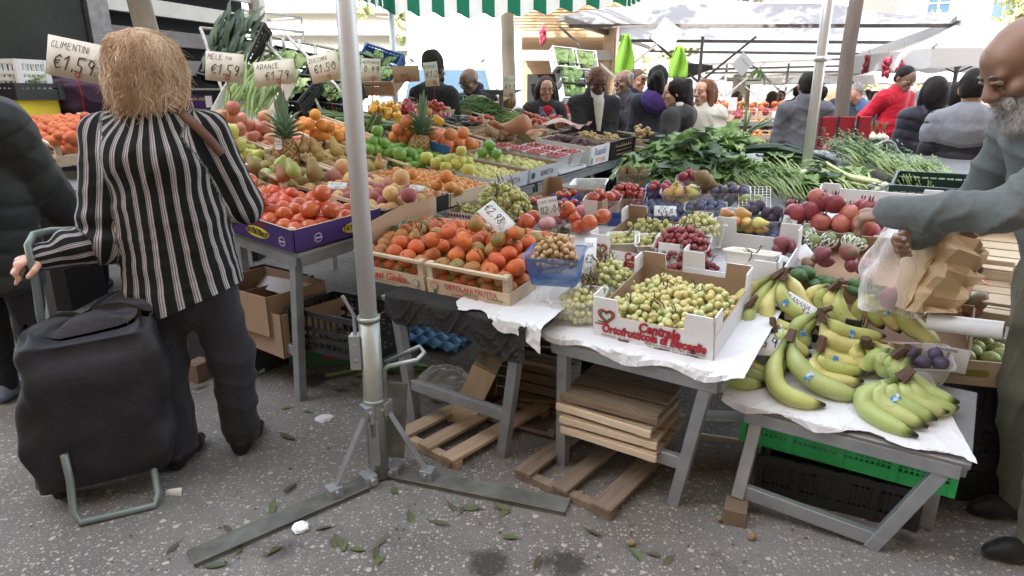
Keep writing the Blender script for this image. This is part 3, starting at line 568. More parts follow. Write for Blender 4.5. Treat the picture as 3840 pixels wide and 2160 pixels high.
# - peaches in the black box
BLKB=mat('black_printed_board',(.015,.015,.017),(.02,.02,.02),rough=.5)
t=crate('board','black printed box of yellow and red peaches','A1',-.66,0,.55,1.06,.085,BLKB,CARD,grp=G_CR);text(t,'fritt  o  ceoot',RM(t,.0,.06,.006),.05,mat('pink_print',S((196,150,170))),sx=.9,fat=.001)
lab='ripe peach in the black printed box';gr='peaches in the black box'
fill(t,'peach',.075,.06,.04,lab,gr,two=True)
pix('peach','A1',[(1505,665,64,.20,2),(1465,725,62,.14,2),(1534,733,62,.14,1),(1285,625,62,.17,0),(1250,665,64,.12,1),(1316,675,60,.12,0)],lab,gr,rot=lambda:Matrix.Rotation(rnd(-1,1),4,'X'))
# - small orange fruit
t=crate('board','low wooden box of small yellow orange fruit','A1',-.66,0,1.08,1.46,.08,POPL,POPL,grp=G_CR)
lab='small yellow orange fruit in the low wooden box';gr='small orange fruit in the low box'
fill(t,'loquat',.058,.055,.035,lab,gr)
pix('loquat','A1',[(1673,662,52,.19,0),(1637,695,44,.14,0),(1690,702,44,.14,1),(1490,645,42,.16,0),(1545,655,44,.15,0),(1720,715,38,.09)],lab,gr)
# - flat white boxes of pale apples
GRB=mat('pale_grey_board',S((196,202,210)),S((186,192,200)),rough=.6)
for(a,b,lb,gl)in((1.48,1.90,'nearer flat white box printed RENETTA heaped with yellow apples','yellow apple in the nearer flat box printed RENETTA'),(1.925,2.31,'farther flat white box printed RENETTA with green yellow apples','green yellow apple in the farther flat box printed RENETTA')):
 t=crate('card',lb,'A1',-.68,0,a,b,.10,GRB,CARD,grp=G_CR);OR=mat('orange_print',S((214,140,80)))
 text(t,'RENETTA',FM(t,.12,.062),.055,mat('brown_print',S((110,96,84))),sx=.8);text(t,'RENETTA',RM(t,.03,.05),.05,MATS['brown_print'],sx=.8);patch(t,FM(t,.27,.058,.005),.03,.03,OR,'printed_apple','oval')
 patch(t,FM(t,-.21,.06,.005),.12,.06,BLUEP,'emblem','oval');text(t,'linda',FM(t,-.21,.06,.007),.05,WHT,fat=.001);patch(t,RM(t,-.15,.05,.005),.05,.045,mat('teal_print',S((40,90,96))),'emblem','oval')
 slot(t,(.02,-(b-a)/2-.0042,.085),.09,.02,mat('teal_tab',S((120,170,160)),rough=.4))
 fill(t,'renetta',.068,.05,.02,gl,gl.replace('apple','apples',1),v=0 if a<1.6 else None)
pix('golden','A1',[(1600,592,50,.15),(1636,612,48,.13),(1673,628,46,.12),(1730,568,42,.22),(1712,615,46,.14),(1757,638,50,.12),(1690,598,48,.16),(1655,600,46,.14),(1725,603,46,.16),(1755,608,40,.14),(1765,640,30,.1)],'yellow apple in the nearer flat box printed RENETTA','yellow apples in the nearer flat box printed RENETTA',rot=UPR)
pix('greenapple','A1',[(1835,545,40,.20),(1810,572,40,.15),(1861,577,40,.15),(1845,568,36,.14)],'green yellow apple in the farther flat box printed RENETTA','green yellow apples in the farther flat box printed RENETTA',rot=UPR)
# - cherry tomatoes in clear punnets
CLR=thin_mat('clear_punnet',(.85,.88,.88),.26)
def punnet(label,M,L=.17,W=.11,h=.085,m=None,grp='plastic punnets of fruit',name='plastic_punnet',taper=.82,rim=.006):
 t=thing(name,label,'punnet',M,grp);t['dims']=(L,W,h);b=MB()
 def ring(l,w,z,r=.02,n=5):
  P=[]
  for cx,cy,a0 in((1,1,0),(-1,1,1.5708),(-1,-1,3.1416),(1,-1,4.7124)):
   for i in range(n+1):a=a0+1.5708*i/n;P.append((cx*(l/2-r)+r*math.cos(a),cy*(w/2-r)+r*math.sin(a),z))
  return P
 R=[ring(L*taper,W*taper,.0),ring(L*taper*1.01,W*taper*1.01,.006),ring(L*(taper+1)/2,W*(taper+1)/2,h*.5),ring(L*.985,W*.985,h-.004),ring(L,W,h-.003),ring(L+rim*2,W+rim*2,h),ring(L+rim*2,W+rim*2,h-.006)]
 n=len(R[0]);b.add(sum(R,[]),[(k*n+i,k*n+(i+1)%n,(k+1)*n+(i+1)%n,(k+1)*n+i)for k in range(6)for i in range(n)]+[tuple(range(n))])
 b.build('tub',m or CLR,t,True);return t
t=crate('board','low white tray carrying the clear punnets of cherry tomatoes','A1',-.66,0,2.335,2.75,.02,WCARD,WCARD,grp=G_CR,name='tray')
lab='cherry tomato in the clear punnets on the low tray';gr='cherry tomatoes on the low tray'
for i,x in enumerate((-.235,-.08,.075,.23)):
 for j,y in enumerate((-.11,.10)):
  if(i,j)in((0,1),):continue
  p=punnet('clear punnet of cherry tomatoes on the low tray',t.matrix_basis@T(x,y,.025),.15,.19,.10,grp='punnets of cherry tomatoes');fill(p,'cherry',.031,.085,.018,lab,gr,keep=.92)
  # - printed crate at the far end of the rail
t=crate('board','white crate with blue and orange handwriting style print full of beetroots','A1',-.5,0,2.79,3.13,.15,WCARD,POPL,grp=G_CR);text(t,'Rosandol',RM(t,0,.10),.085,BLUEP,shear=.3,sx=.62,fat=.001);text(t,'di Virgilio',RM(t,.02,.035),.05,mat('orange_print',S((200,110,50))),sx=.9,fat=.001);patch(t,RM(t,-.13,.035),.03,.05,GREENP)
fill(t,'beet',.07,.11,.03,'dark beetroot in the printed white crate','beetroots in the printed crate',keep=.8)
t=crate('plastic','black plastic crate of ginger roots behind the printed white crate','A1',-.55,0,3.16,3.62,.15,BLACKP,grp=G_CR)
# - second and third rows
RAIL=POPL
def row(kind,label,s1a,s1b,s2a,s2b,h=.10,col=None,inner=None,**k):return crate(kind,label,'A2',s1a,s1b,s2a,s2b,h,col,inner,grp=G_CR,**k)
t=row('slat','slatted crate of brown and green pears below the left pineapple',-1.14,-.63,.44,.81)
lab='brown green pear in the slatted crate below the left pineapple';gr='brown green pears by the left pineapple'
fill(t,'pear',.085,.045,.03,lab,gr,rot=lay,keep=.9)
pix('pear','A2',[(1100,640,58,.17,0),(1063,658,56,.13,2),(1178,645,66,.13,1),(950,622,54,.14,1),(1165,605,46,.17,2),(1050,615,46,.17,0)],lab,gr,rot=lambda:Matrix.Rotation(rnd(-.7,.7),4,'Y')@Matrix.Rotation(rnd(-.4,.4),4,'X'))
t=row('slat','slatted crate of long conference pears beside the pale pole',-1.14,-.64,.83,1.24)
lab='long speckled pear standing in the crate beside the pale pole';gr='long speckled pears'
fill(t,'conference',.07,.05,.02,lab,gr,rot=lay,keep=.8)
pix('conference','A2',[(1142,555,46,.17),(1195,580,46,.14),(1260,562,48,.16),(1308,570,40,.15),(1420,615,38,.11),(1185,560,44,.17)],lab,gr,rot=lambda:Matrix.Rotation(rnd(-.35,.35),4,'Y'))
t=row('slat','slatted crate of blushed apples and yellow apples behind the left pineapple',-1.78,-1.16,.79,1.17)
lab='blushed pink apple in the crate left of the oranges';gr='blushed pink apples'
fill(t,'apple',.082,.06,.05,lab,gr,rot=UPR)
pix('apple','A2',[(874,404,54,.32,1),(834,434,50,.26,0),(868,442,54,.25,1),(903,445,46,.22),(993,438,52,.23,0),(985,480,58,.17,1),(895,485,54,.2,1),(955,515,52,.12),(1018,522,54,.12,0),(935,470,46,.18,1),(826,470,48,.22,0)],lab,gr,rot=UPR)
t=row('slat','slatted crate of yellow apples at the elbow of the striped woman',-1.70,-1.16,.40,.77)
lab='yellow green apple in the crate at the elbow of the striped woman';gr='yellow green apples at her elbow'
fill(t,'golden',.082,.05,.03,lab,gr,rot=UPR)
pix('golden','A2',[(860,493,66,.26),(893,541,60,.19),(850,535,50,.2),(917,582,56,.12),(880,598,60,.12),(965,580,44,.1)],lab,gr,rot=UPR)
t=row('slat','slatted crate heaped with oranges',-1.78,-1.13,1.19,1.64)
lab='round orange in the heaped crate left of the pale pole';gr='oranges in the heaped crate'
fill(t,'orange',.08,.06,.04,lab,gr)
pix('orange','A2',[(1183,430,45,.29),(1157,465,48,.22),(1205,468,42,.22),(1232,476,48,.20),(1206,508,48,.14),(1266,511,50,.13),(1180,500,46,.15),(1130,475,40,.2),(1300,495,44,.15)],lab,gr)
t=row('slat','slatted crate of bright green apples under the right pineapple',-1.12,-.52,1.29,1.76)
lab='bright green apple between the two pineapples';gr='bright green apples'
fill(t,'greenapple',.08,.05,.03,lab,gr,rot=UPR)
pix('greenapple','A2',[(1415,491,48,.25),(1396,530,44,.19),(1437,536,46,.18),(1385,560,42,.15),(1497,578,54,.13),(1536,572,44,.13),(1410,560,44,.14),(1455,575,44,.12),(1400,540,40,.16)],lab,gr,rot=UPR)
BLUB=mat('blue_printed_board',S((48,96,150)),S((42,84,136)),rough=.5);m=MB();o=patch(t,M4((1,0,0),(0,0,1),(0,-1,0),(.1,.2,.13)),.36,.06,BLUB,'blue_box_flap',th=.006)
t=row('slat','slatted crate of pink grapefruit behind the right pineapple',-1.24,-.68,1.80,2.32)
lab='large pink grapefruit around the right pineapple';gr='pink grapefruit'
fill(t,'grapefruit',.092,.055,.03,lab,gr)
pix('grapefruit','A2',[(1526,455,48,.27),(1492,485,46,.2),(1535,493,48,.19),(1620,502,50,.19),(1690,505,52,.2),(1738,498,46,.2),(1712,532,46,.13),(1676,540,52,.13),(1763,537,40,.13),(1660,520,46,.14),(1478,515,46,.13),(1515,520,48,.13)],lab,gr)
t=row('slat','slatted crate of dark courgettes behind the oranges',-2.1,-1.50,1.68,2.12)
def along(a):return lambda:Matrix.Rotation(a+rnd(-.2,.2),4,'Z')@Matrix.Rotation(math.pi/2+rnd(-.1,.1),4,'Y')
fill(t,'zucchini',.045,.07,.03,'dark green courgette in the crate behind the oranges','courgettes behind the oranges',rot=along(.3),sp=1.6,keep=.8)
t=row('slat','slatted crate of striped courgettes left of the right pineapple',-1.75,-1.25,2.0,2.3,lift=.02)
for i,(x,y,a)in enumerate(((1388,460,1.2),(1400,470,1.1),(1415,470,1.35),(1440,475,.1),(1465,462,-.05),(1470,475,0),(1450,480,-.1),(1485,488,.05))):
 P=onp(x,y,'A2',.15-.006*i);fruit('zucchini',P,.042,'striped courgette left of the right pineapple','courgettes by the pineapple',rot=Matrix.Rotation(-.55,4,'Z')@Matrix.Rotation(math.pi/2-a*.8,4,'Y'))
t=row('slat','slatted crate of yellow and red bell peppers',-1.95,-1.32,2.34,2.86)
lab='yellow bell pepper at the foot of the slim pale pole';gr='yellow bell peppers';l2='red bell pepper at the foot of the slim pale pole';g2='red bell peppers'
fill(t,'pepper',.09,.06,.03,lab,gr,v=0,L=.4,ox=-.12);fill(t,'pepper',.09,.06,.03,l2,g2,v=1,L=.2,ox=.2)
pix('pepper','A2',[(1414,397,36,.2),(1450,425,44,.14),(1468,396,34,.17),(1485,412,34,.15),(1490,437,36,.13),(1397,410,34,.18),(1432,405,32,.17),(1642,452,40,.13)],lab,gr,v=0)
pix('pepper','A2',[(1523,393,40,.19),(1540,412,40,.16),(1515,420,36,.13),(1425,424,28,.12),(1548,428,34,.13),(1537,400,34,.18)],l2,g2,v=1)
t=row('slat','slatted crate of aubergines and small tomatoes before the green beans',-1.40,-1.06,2.50,2.95)
fill(t,'aubergine',.055,.08,.02,'black aubergine in front of the green beans','aubergines',rot=along(.2),sp=1.8,keep=.7)
t=row('rail','slatted crate piled with tomatoes behind the right pineapple',-2.0,-1.5,2.9,3.25,lift=.04)
pix('tomato','A2',[(1628,382,22,.24),(1606,388,22,.2),(1640,392,22,.2),(1615,395,22,.18),(1655,393,20,.2),(1570,398,22,.18),(1588,395,22,.17),(1665,405,22,.15),(1645,408,22,.15),(1630,405,22,.16)],'red tomato in the pile behind the right pineapple','tomatoes behind the pineapple')
t=row('slat','slatted crate of small potatoes',-.98,-.70,2.42,2.80)
fill(t,'potato',.06,.07,.03,'brown potato in the small crate right of the grapefruit','brown potatoes',rot=lay);pix('potato','A2',[(1835,492,40,.17),(1852,500,36,.13)],'brown potato in the small crate right of the grapefruit','brown potatoes',rot=lay)
t=row('slat','slatted crate of sweet potatoes',-1.06,-.66,2.84,3.27)
fill(t,'sweet',.07,.07,.03,'pinkish sweet potato in the slatted crate','sweet potatoes',rot=along(.8),sp=1.5,keep=.8)
pix('sweet','A2',[(1850,462,26,.2),(1868,474,26,.17),(1925,480,34,.17),(1885,500,24,.12)],'pinkish sweet potato in the slatted crate','sweet potatoes',rot=along(-.6))
m=MB();m.lathe([(.02,-.15),(.06,-.14),(.075,-.08),(.06,0),(.045,.08),(.042,.16),(.03,.2),(.01,.21)],14);o=m.build('butternut_squash',FM_['sweet'][0],None,True);o.matrix_basis=T(onp(1925,478,'A2',.17))@RZ(-.5)@RY(-1.9);tag(o,'pale butternut squash lying on the sweet potato crate','squash')
t=row('slat','slatted crate of red tomatoes with green beans beside it',-1.28,-1.02,3.0,3.4)
pix('tomato','A2',[(1770,445,24,.15),(1800,445,24,.14),(1825,438,24,.17),(1845,445,20,.15),(1803,457,22,.12),(1780,458,20,.11)],'red tomato in front of the green beans','tomatoes in front of the green beans')
t=row('rail','slatted crate heaped with green beans',-1.80,-1.25,3.08,3.62,h=.12)
# - left crate of leafy clementines (behind the striped woman)
t=crate('slat','slatted crate of leafy clementines beside the purple jacket','A2',-2.3,-1.62,-.22,.22,.11,grp=G_CR);text(t,'SAPORI DI ROMAGNA',FM(t,.2,.03),.028,DKP)
lab='leafy clementine in the crate beside the purple jacket';gr='clementines in the left crate'
fill(t,'clementine',.068,.07,.05,lab,gr,v=0)
pix('clementine','A2',[(260,515,48,.2),(225,510,44,.18),(322,440,40,.3),(285,530,44,.16),(310,475,42,.25),(270,555,46,.12),(205,530,48,.15)],lab,gr,v=0)
# FRONT TABLES: clementines, grapes, plums, bananas
def FP(px,py,blk,yaw=0,h=0.0):
 P=onp(px,py,blk,h);a,b=sxy(P);return frame(blk,a,b,h,yaw)
LEAF=mat('citrus_leaf',S((58,84,44)),S((82,108,58)),scale=8,rough=.4,var=.2);TWIG=mat('brown_twig',S((92,76,50)),S((110,96,60)),scale=20,rough=.8)
def leaf(b,p,d,n,L,W,curl=.2,wav=.0,nu=5,mi=None,ph=0,fold=.25,jag=0):
 d=Vector(d).normalized();n=Vector(n);n=(n-d*n.dot(d));n=n.normalized()if n.length>1e-4 else Vector((0,0,1));s=d.cross(n);p=Vector(p);vs=[]
 for i in range(nu+1):
  u=i/nu;wd=W/2*(math.sin(math.pi*min(1,u*.92+.06))**.75)*(1+jag*math.sin(i*2.4+ph*3));c=p+d*(L*(u-curl*.4*u*u))-n*(L*curl*u*u)
  for k in(-1,-.5,0,.5,1):vs.append(c+s*(wd*k)+n*(abs(k)*wd*fold+wav*W*math.sin(ph+u*15+k*3)*abs(k)))
 b.add(vs,[(i*5+k,i*5+k+1,i*5+k+6,i*5+k+5)for i in range(nu)for k in range(4)],mi)
SUG=mat('crate_print_red',S((196,70,66)),rough=.7)
for nm,a,b,lb in(('r',.19,.595,'slatted crate of leafy clementines printed Rossi Giulio in red script'),('o',.61,1.025,'slatted crate of leafy clementines printed ORTOLANI FRUTTA')):
 t=crate('slat',lb,'B',a,b,.185,.71,.135,grp='slatted crates of leafy clementines')
 if nm=='r':text(t,'Rossi Giulio',FM(t,-.02,.038),.05,SUG,shear=.35,fat=.0006);text(t,'SRC',FM(t,.115,.026),.016,GREYP);patch(t,FM(t,.158,.035,.005),.034,.034,GREYP,'round_stamp','oval');patch(t,FM(t,.158,.035,.0056),.026,.026,POPL,'round_stamp','oval');text(t,'PRODOTTO ITALIANO  CAT. I',FM(t,-.03,.012),.011,GREYP)
 else:
  text(t,'ORTOLANI FRUTTA',FM(t,.02,.048),.034,SUG,sx=.86);text(t,'CESENA (FO)',FM(t,.02,.031),.013,GREENP);text(t,'PRODOTTO   CAT.  CAL.',FM(t,-.01,.019),.012,SUG);text(t,'Tel. 338/2001909',FM(t,.14,.032),.011,GREENP);text(t,'TARA: 0,30 ± 5%',FM(t,.13,.012),.012,SUG)
  patch(t,FM(t,-.165,.018,.005),.014,.02,GREENP,'printed_tree');patch(t,FM(t,-.165,.042,.005),.042,.034,SUG,'printed_tree','oval');patch(t,FM(t,-.165,.042,.0056),.036,.028,POPL,'printed_tree','oval')
 lab='leafy clementine in the crate printed '+('Rossi Giulio' if nm=='r' else 'ORTOLANI FRUTTA');gr='clementines in the crate printed '+('Rossi' if nm=='r' else 'ORTOLANI')
 fill(t,'clementine',.078,.09,.065,lab,gr,two=True,kinds=['clementine'],sp=.97);fill(t,'clementine',.078,.045,0,lab,gr,L=t['dims'][0]-.03,W=.10,oy=-.20)
 if nm=='o':pix('clementine','B',[(1785,840,66,.25),(1680,870,62,.22),(1620,900,62,.2),(1740,900,64,.2),(1935,875,60,.22),(1870,900,60,.2)],lab,gr)
 for i in range(7):
  p=t.matrix_basis@Vector((rnd(-.16,.16),rnd(-.2,.2),rnd(.14,.18)));m=MB();d=Vector((rnd(-1,1),rnd(-1,1),rnd(.2,.9))).normalized();q=p+d*rnd(.05,.10)
  m.tube([p,(p+q)/2+Vector((rnd(-.015,.015),0,.01)),q],[.003,.0026,.002],5);m.tube([(p+q)/2,(p+q)/2+Vector((rnd(-.03,.03),rnd(-.03,.03),.03))],[.002,.0015],5);m.cur=1
  for k in range(random.choice((0,1,1,2))):leaf(m,q,Vector((rnd(-1,1),rnd(-1,1),rnd(-.4,.3))),UP,rnd(.05,.08),.03,.3)
  tag(m.build('twig',[TWIG,LEAF],None,True,loc=p),'woody twig lying among the leafy clementines','twig','twigs among the clementines')
m=MB();m.grid(lambda u,v:pt('B',.19,.22+.52*u,.02+.20*v+.02*math.sin(u*3)*v)+E1*(.004*math.sin(u*9)),8,3);tag(m.build('cardboard_sheet',CARD,None,True,loc=pt('B',.19,.45),solid=.004),'brown cardboard sheet standing behind the crate printed Rossi Giulio','cardboard')
# - grapes
def gmat(n,a,b,**k):return mat(n,S(a),S(b),scale=24,rough=.32,contrast=.2,sub=.25,spec=.4,**k)
GRAPE={'green':[gmat('green_grape',(198,200,146),(178,186,122)),gmat('pale_grape',(206,202,152),(192,190,130))],'white':[gmat('amber_grape',(204,194,136),(200,190,128)),gmat('white_grape',(188,196,136),(200,202,152))],'red':[gmat('red_grape',(150,80,84),(120,60,70)),gmat('pink_grape',(168,96,92),(138,74,80))],'pink':[gmat('beige_grape',(192,160,122),(178,146,108)),gmat('rose_grape',(188,150,120),(176,160,110))]}
def grapes(label,M,rx,ry,rz,kind='green',d=.024,n=160,long=1.15,grp='bunches of grapes',stems=3,seed=0,flat=0):
 t=thing('grape_bunch',label,'grapes',M,grp);rg=random.Random(seed+n);b=MB();P=[];tries=0
 while len(P)<n and tries<n*60:
  tries+=1;a=rg.uniform(0,6.283);z=rg.uniform(-.25,1);r=math.sqrt(max(0,1-z*z));k=rg.uniform(.84,1.0)if rg.random()<.6 else rg.uniform(.5,.84)
  p=Vector((rx*r*math.cos(a)*k,ry*r*math.sin(a)*k,max(flat,rz*z*k)))
  if all((p-q).length>d*.72 for q in P):P.append(p)
 for p in P:
  s=d/2*rg.uniform(.85,1.1);b.ball(p,(s,s,s*long),8,6,mi=rg.randrange(2),M=Matrix.Rotation(rg.uniform(-.9,.9),3,'X')@Matrix.Rotation(rg.uniform(-.9,.9),3,'Y'))
 b.build('berries',GRAPE[kind],t,True);s=MB()
 for i in range(stems):
  a=rg.uniform(0,6.283);p=Vector((rx*.4*math.cos(a),ry*.4*math.sin(a),rz*.6));q=p+Vector((rg.uniform(-.04,.04),rg.uniform(-.03,.03),rz*.4+rg.uniform(.02,.05)))
  s.tube([p,p.lerp(q,.6)+Vector((.01,0,.005)),q],[.003,.0025,.0025],5)
  for k in range(3):e=p.lerp(q,rg.uniform(.2,.8));s.tube([e,e+Vector((rg.uniform(-.03,.03),rg.uniform(-.03,.03),rg.uniform(-.01,.03)))],[.0018,.0012],4)
 s.build('stem',TWIG,t,True);return t
t=crate('card','white box with a red and blue diamond border under a big heap of green grapes','B',.08,.62,.97,1.30,.075,WCARD,CARD,grp='boxes on the front tables')
for sgn,(f,w)in enumerate(((FM,.54),(RM,.33))):
 b=MB()
 for i in range(int(w/.02)):
  x=-w/2+.012+.02*i;c=[(x-.009,0,0),(x,-.013,0),(x+.009,0,0),(x,.013,0)];b.add(c,[(0,1,2,3)],i%2)
 b.build('diamond_border',[RED,BLUEP],t).matrix_basis=f(t,0,.058,.005)
text(t,'GLOBALFRUIT',FM(t,-.19,.018),.013,GREYP)
grapes('big heap of pale green grapes piled above the diamond bordered box',FP(1890,815,'B',0,.03),.175,.13,.20,'green',.027,260,1.05,seed=1,stems=5)
grapes('few green grapes at the left end of the diamond bordered box',FP(1745,812,'B',0,.02),.08,.07,.07,'green',.024,40,seed=2,stems=1)
FOAM=mat('white_foam',(.80,.79,.77),(.74,.73,.72),scale=20,rough=.7);TISS=mat('pink_tissue',S((206,110,124)),S((226,190,192)),scale=9,rough=.7,contrast=.1)
for i,(x,y)in enumerate(((1945,850),(2065,868),(2185,862))):
 p=punnet(('left','middle','right')[i]+'most white foam tray of kaki behind the blue grape tub',FP(x,y,'B',.1),.13,.17,.04,FOAM,'foam trays of kaki','foam_tray')
lab='red kaki on a white foam tray'
pix('persimmon','B',[(1972,832,74,.08),(2000,812,56,.09),(2130,785,62,.12),(2260,812,64,.10),(2210,835,66,.09),(2170,850,58,.06),(2115,800,50,.1),(2155,820,54,.08)],'red kaki on a white foam tray','loose kaki',rot=UPR)
for i,(x,y)in enumerate(((2052,838),(2140,805),(2185,795),(2085,815))):
 P=onp(x,y,'B',.07);m=MB();m.lathe([(.01,-.028),(.03,-.03),(.043,-.008),(.042,.012),(.026,.032),(.012,.036),(.02,.05),(.004,.052)],16,lob=.05,nl=8);m.lathe([(.0,.0365),(.02,.037),(.02,.0375),(0,.038)],12,mi=1)
 o=m.build('wrapped_kaki',[TISS,BLUEP],None,True);o.matrix_basis=T(P)@Matrix.Rotation(-.5,4,'X')@Matrix.Rotation(rnd(-.3,.3),4,'Y');tag(o,'kaki wrapped in pink printed tissue','fruit','wrapped kaki')
PAPER=mat('white_card',(.72,.73,.74),(.66,.67,.69),scale=4,rough=.7);CREAM=mat('cream_card',(.66,.63,.55),(.60,.57,.49),scale=4,rough=.75)
def card(label,M,w,h,lines,m=None,curve=0,name='price_card',ink=None):
 t=thing(name,label,'price card',M,'handwritten price cards');b=MB();b.grid(lambda u,v:((u-.5)*w,(v-.5)*h,curve*(math.sin(u*math.pi)-.5)*w-.002),6,2);b.build('card',m or PAPER,t,True,solid=.0012)
 for s,x,y,hh in lines:hand(t,s,T((x-.5)*w,(y-.5)*h,curve*(math.sin(x*3.14)-.5)*w if curve else 0),hh*h,ink or INK,wd=hh*h*.085)
 return t
def facing(P,w_axis,tilt,roll=0):
 x=Vector(w_axis).normalized();up=UP;z=x.cross(up).normalized();y=(up*math.cos(tilt)-z*math.sin(tilt));y=(y-x*y.dot(x)).normalized();z=x.cross(y);M=M4(x,y,z,P)
 return M@RZ(roll)
EX=Vector((1,0,0))
card('long white card reading 2.98 lying over the clementines',facing(onp(1860,815,'B',.26),EX+E1,.75,-.72),.17,.085,[('€2.98',.05,.35,.42),('AL',.72,.5,.2),('KG',.75,.22,.2)])
card('white card reading KAKI 1x2.00 behind the pink wrapped fruit',facing(onp(2056,778,'B',.15),EX+E1*.3,.3,.22),.10,.10,[('KAKI MARAT.',.06,.72,.16),('1x2.00€',.05,.22,.34)])
card('tall white card standing sideways between the blue tub and the grape boxes',facing(onp(2212,985,'C',.16),(E2*.75+EX*.3),.1,-.12),.075,.20,[('UVA',.1,.8,.1),('€2',.15,.5,.16),('IT',.2,.3,.1)])
card('white card reading 0.89 on the dusty blue plums',facing(onp(2495,790,'C',.10),EX+E1*.4,1.0,0),.11,.075,[('€0.89',.15,.25,.42),('PRUG',.25,.7,.2)])
card('small white card tilted against the pomegranates',facing(onp(2960,840,'D',.10),EX+E1*.8,.3,-.15),.062,.075,[('€2',.2,.3,.3),('ME',.2,.65,.2)])
card('blank white card lying over the purple mangoes',facing(onp(3012,948,'D',.10),EX+E1,.9,.55),.072,.075,[])
card('white card reading 1.00 beside the avocados',facing(onp(2912,985,'D',.12),EX+E1*1.2,.5,-.35),.08,.08,[('AVOC',.08,.6,.2),('1.00€',.1,.25,.3)])
card('white card reading BANANA 1.59 over the green bananas',facing(onp(2838,1268,'D',.135),EX+E1*.55,.95,-.02),.175,.135,[('BANANA',.05,.68,.2),('CAT1',.66,.78,.1),('€1.59',.20,.25,.30),('AL',.82,.55,.12),('KG',.86,.36,.12)])
card('narrow white card reading BANANA stuck between two yellow bunches',facing(onp(2998,1150,'D',.15),EX+E1*1.4,.5,-.5),.12,.06,[('BANANA',.05,.55,.3),('€2.29',.2,.1,.4)])
BLT=thin_mat('blue_tub',S((36,92,160)),.85,.3);
M=FP(2085,1150,'B',.25,0);punnet('upturned clear tub carrying the blue grape tub',M@T(.01,.02,.10)@RX(math.pi),.19,.13,.10,grp='plastic punnets of fruit')
p=punnet('blue plastic tub of rosy beige grapes at the corner of the clementines',M@T(0,.02,.103),.21,.15,.115,BLT);grapes('rosy beige grapes in the blue tub',p.matrix_basis@T(0,.0,.075),.085,.055,.10,'pink',.024,110,seed=3,stems=3)
p=punnet('clear tub of green grapes at the front edge of the white sheet',FP(2172,1205,'C',.2,.002),.20,.14,.12);grapes('green grapes inside the clear tub at the front edge',p.matrix_basis@T(0,0,.03),.078,.052,.11,'white',.025,120,seed=4,stems=2)
grapes('green grapes with a bare brown stem behind the front clear tub',FP(2285,1075,'C',0,.03),.11,.09,.12,'green',.025,120,seed=5,stems=9)
grapes('brown picked over grape stem beside the front clear tub',FP(2205,1110,'C',0,.05),.07,.05,.07,'pink',.018,26,seed=6,stems=12)
def heartbox(label,a,b,c,d,h=.10,seed=0,big=True):
 t=crate('card',label,'C',a,b,c,d,h,WCARD,CARD,grp='white grape boxes printed with a heart',tall=(.065,.10));L=b-a
 REDB=mat('bright_red_print',S((188,36,48)),rough=.5)
 def curve(pts,w,m,nm):
  q=MB();n=len(pts)
  for i in range(n-1):
   p0,p1=Vector(pts[i]),Vector(pts[i+1]);dd=(p1-p0);nn=Vector((-dd.y,dd.x,0)).normalized()*w/2;e=dd.normalized()*w*.2;q.quad(p0-nn-e,p1-nn+e,p1+nn+e,p0+nn-e)
  o=q.build(nm,m,t);return o
 for k,(m,sc)in enumerate(((REDB,1),(GREENP,.74))):
  pts=[]
  for i in range(30):
   a_=-2.75+5.7*i/29;x=16*math.sin(a_)**3;y=13*math.cos(a_)-5*math.cos(2*a_)-2*math.cos(3*a_)-math.cos(4*a_);pts.append((x*.0019*sc,y*.0019*sc,0))
  pts=[(-.045*sc,-.036*sc,0),(-.02*sc,-.037*sc,0)]+pts
  curve(pts,.006,m,'heart_emblem').matrix_basis=FM(t,-L/2+.055,h*.98,.0056)
 for s,(x,z),sz in(('Centrale',(.03,.078),.052),('Ortofrutticola di Bisceglie',(.005,.045),.045)):
  text(t,s,FM(t,x,z,.0050)@RZ(-.0),sz,DKP,shear=.25,fat=.0022,sx=.80);text(t,s,FM(t,x,z,.0058),sz,REDB,shear=.25,fat=.0010,sx=.80)
 text(t,'SEDE: C.so Garibaldi, 21 - 76011 BISCEGLIE-BT-',FM(t,.09,.022),.011,GREYP);text(t,'Tel. 080.3921995 - email: cecoba06@libero.it',FM(t,.09,.010),.0105,GREYP);text(t,'ITALIA PUGLIA   330   000334',FM(t,-.13,.018),.009,GREYP)
 for u in(-.10,.05,.15):slot(t,(u,-(d-c)/2-.0038,.008),.045,.014,mat('brown_gap',S((120,84,60)),rough=.9))
 return t
t1=heartbox('front white grape box printed with a heart and red lettering',1.35,1.785,.25,.70)
for q,(x,y,z,r)in enumerate(((-.10,-.09,.035,.115),(.06,-.11,.03,.115),(-.06,.07,.045,.125),(.10,.06,.04,.115),(.0,-.02,.06,.10))):
 grapes('amber green grapes heaped in the front white heart box',t1.matrix_basis@T(x,y,z),r,r*.85,.085,'white',.0265,120,1.2,'bunches in the front heart box',seed=10+q,stems=2)
t2=heartbox('white grape box printed with a heart behind the front one',1.05,1.47,.80,1.22)
CUPM=mat('white_plastic_cup',(.78,.77,.70),(.74,.73,.66),scale=4,rough=.4)
for i,(x,y)in enumerate(((-.10,-.10),(.03,-.08))):
 p=punnet(('left','right')[i]+' white plastic bowl of grapes in the second heart box',t2.matrix_basis@T(x,y,.05)@RZ(.4),.14,.14,.07,CUPM,'white bowls of grapes','plastic_bowl');grapes(('left','right')[i]+' small bunch of grapes in a white bowl',p.matrix_basis@T(0,0,.045),.055,.05,.04,'green',.022,40,seed=20+i,stems=2)
grapes('green grapes at the back of the second heart box',t2.matrix_basis@T(-.05,.12,.07),.13,.06,.07,'green',.024,60,seed=22)
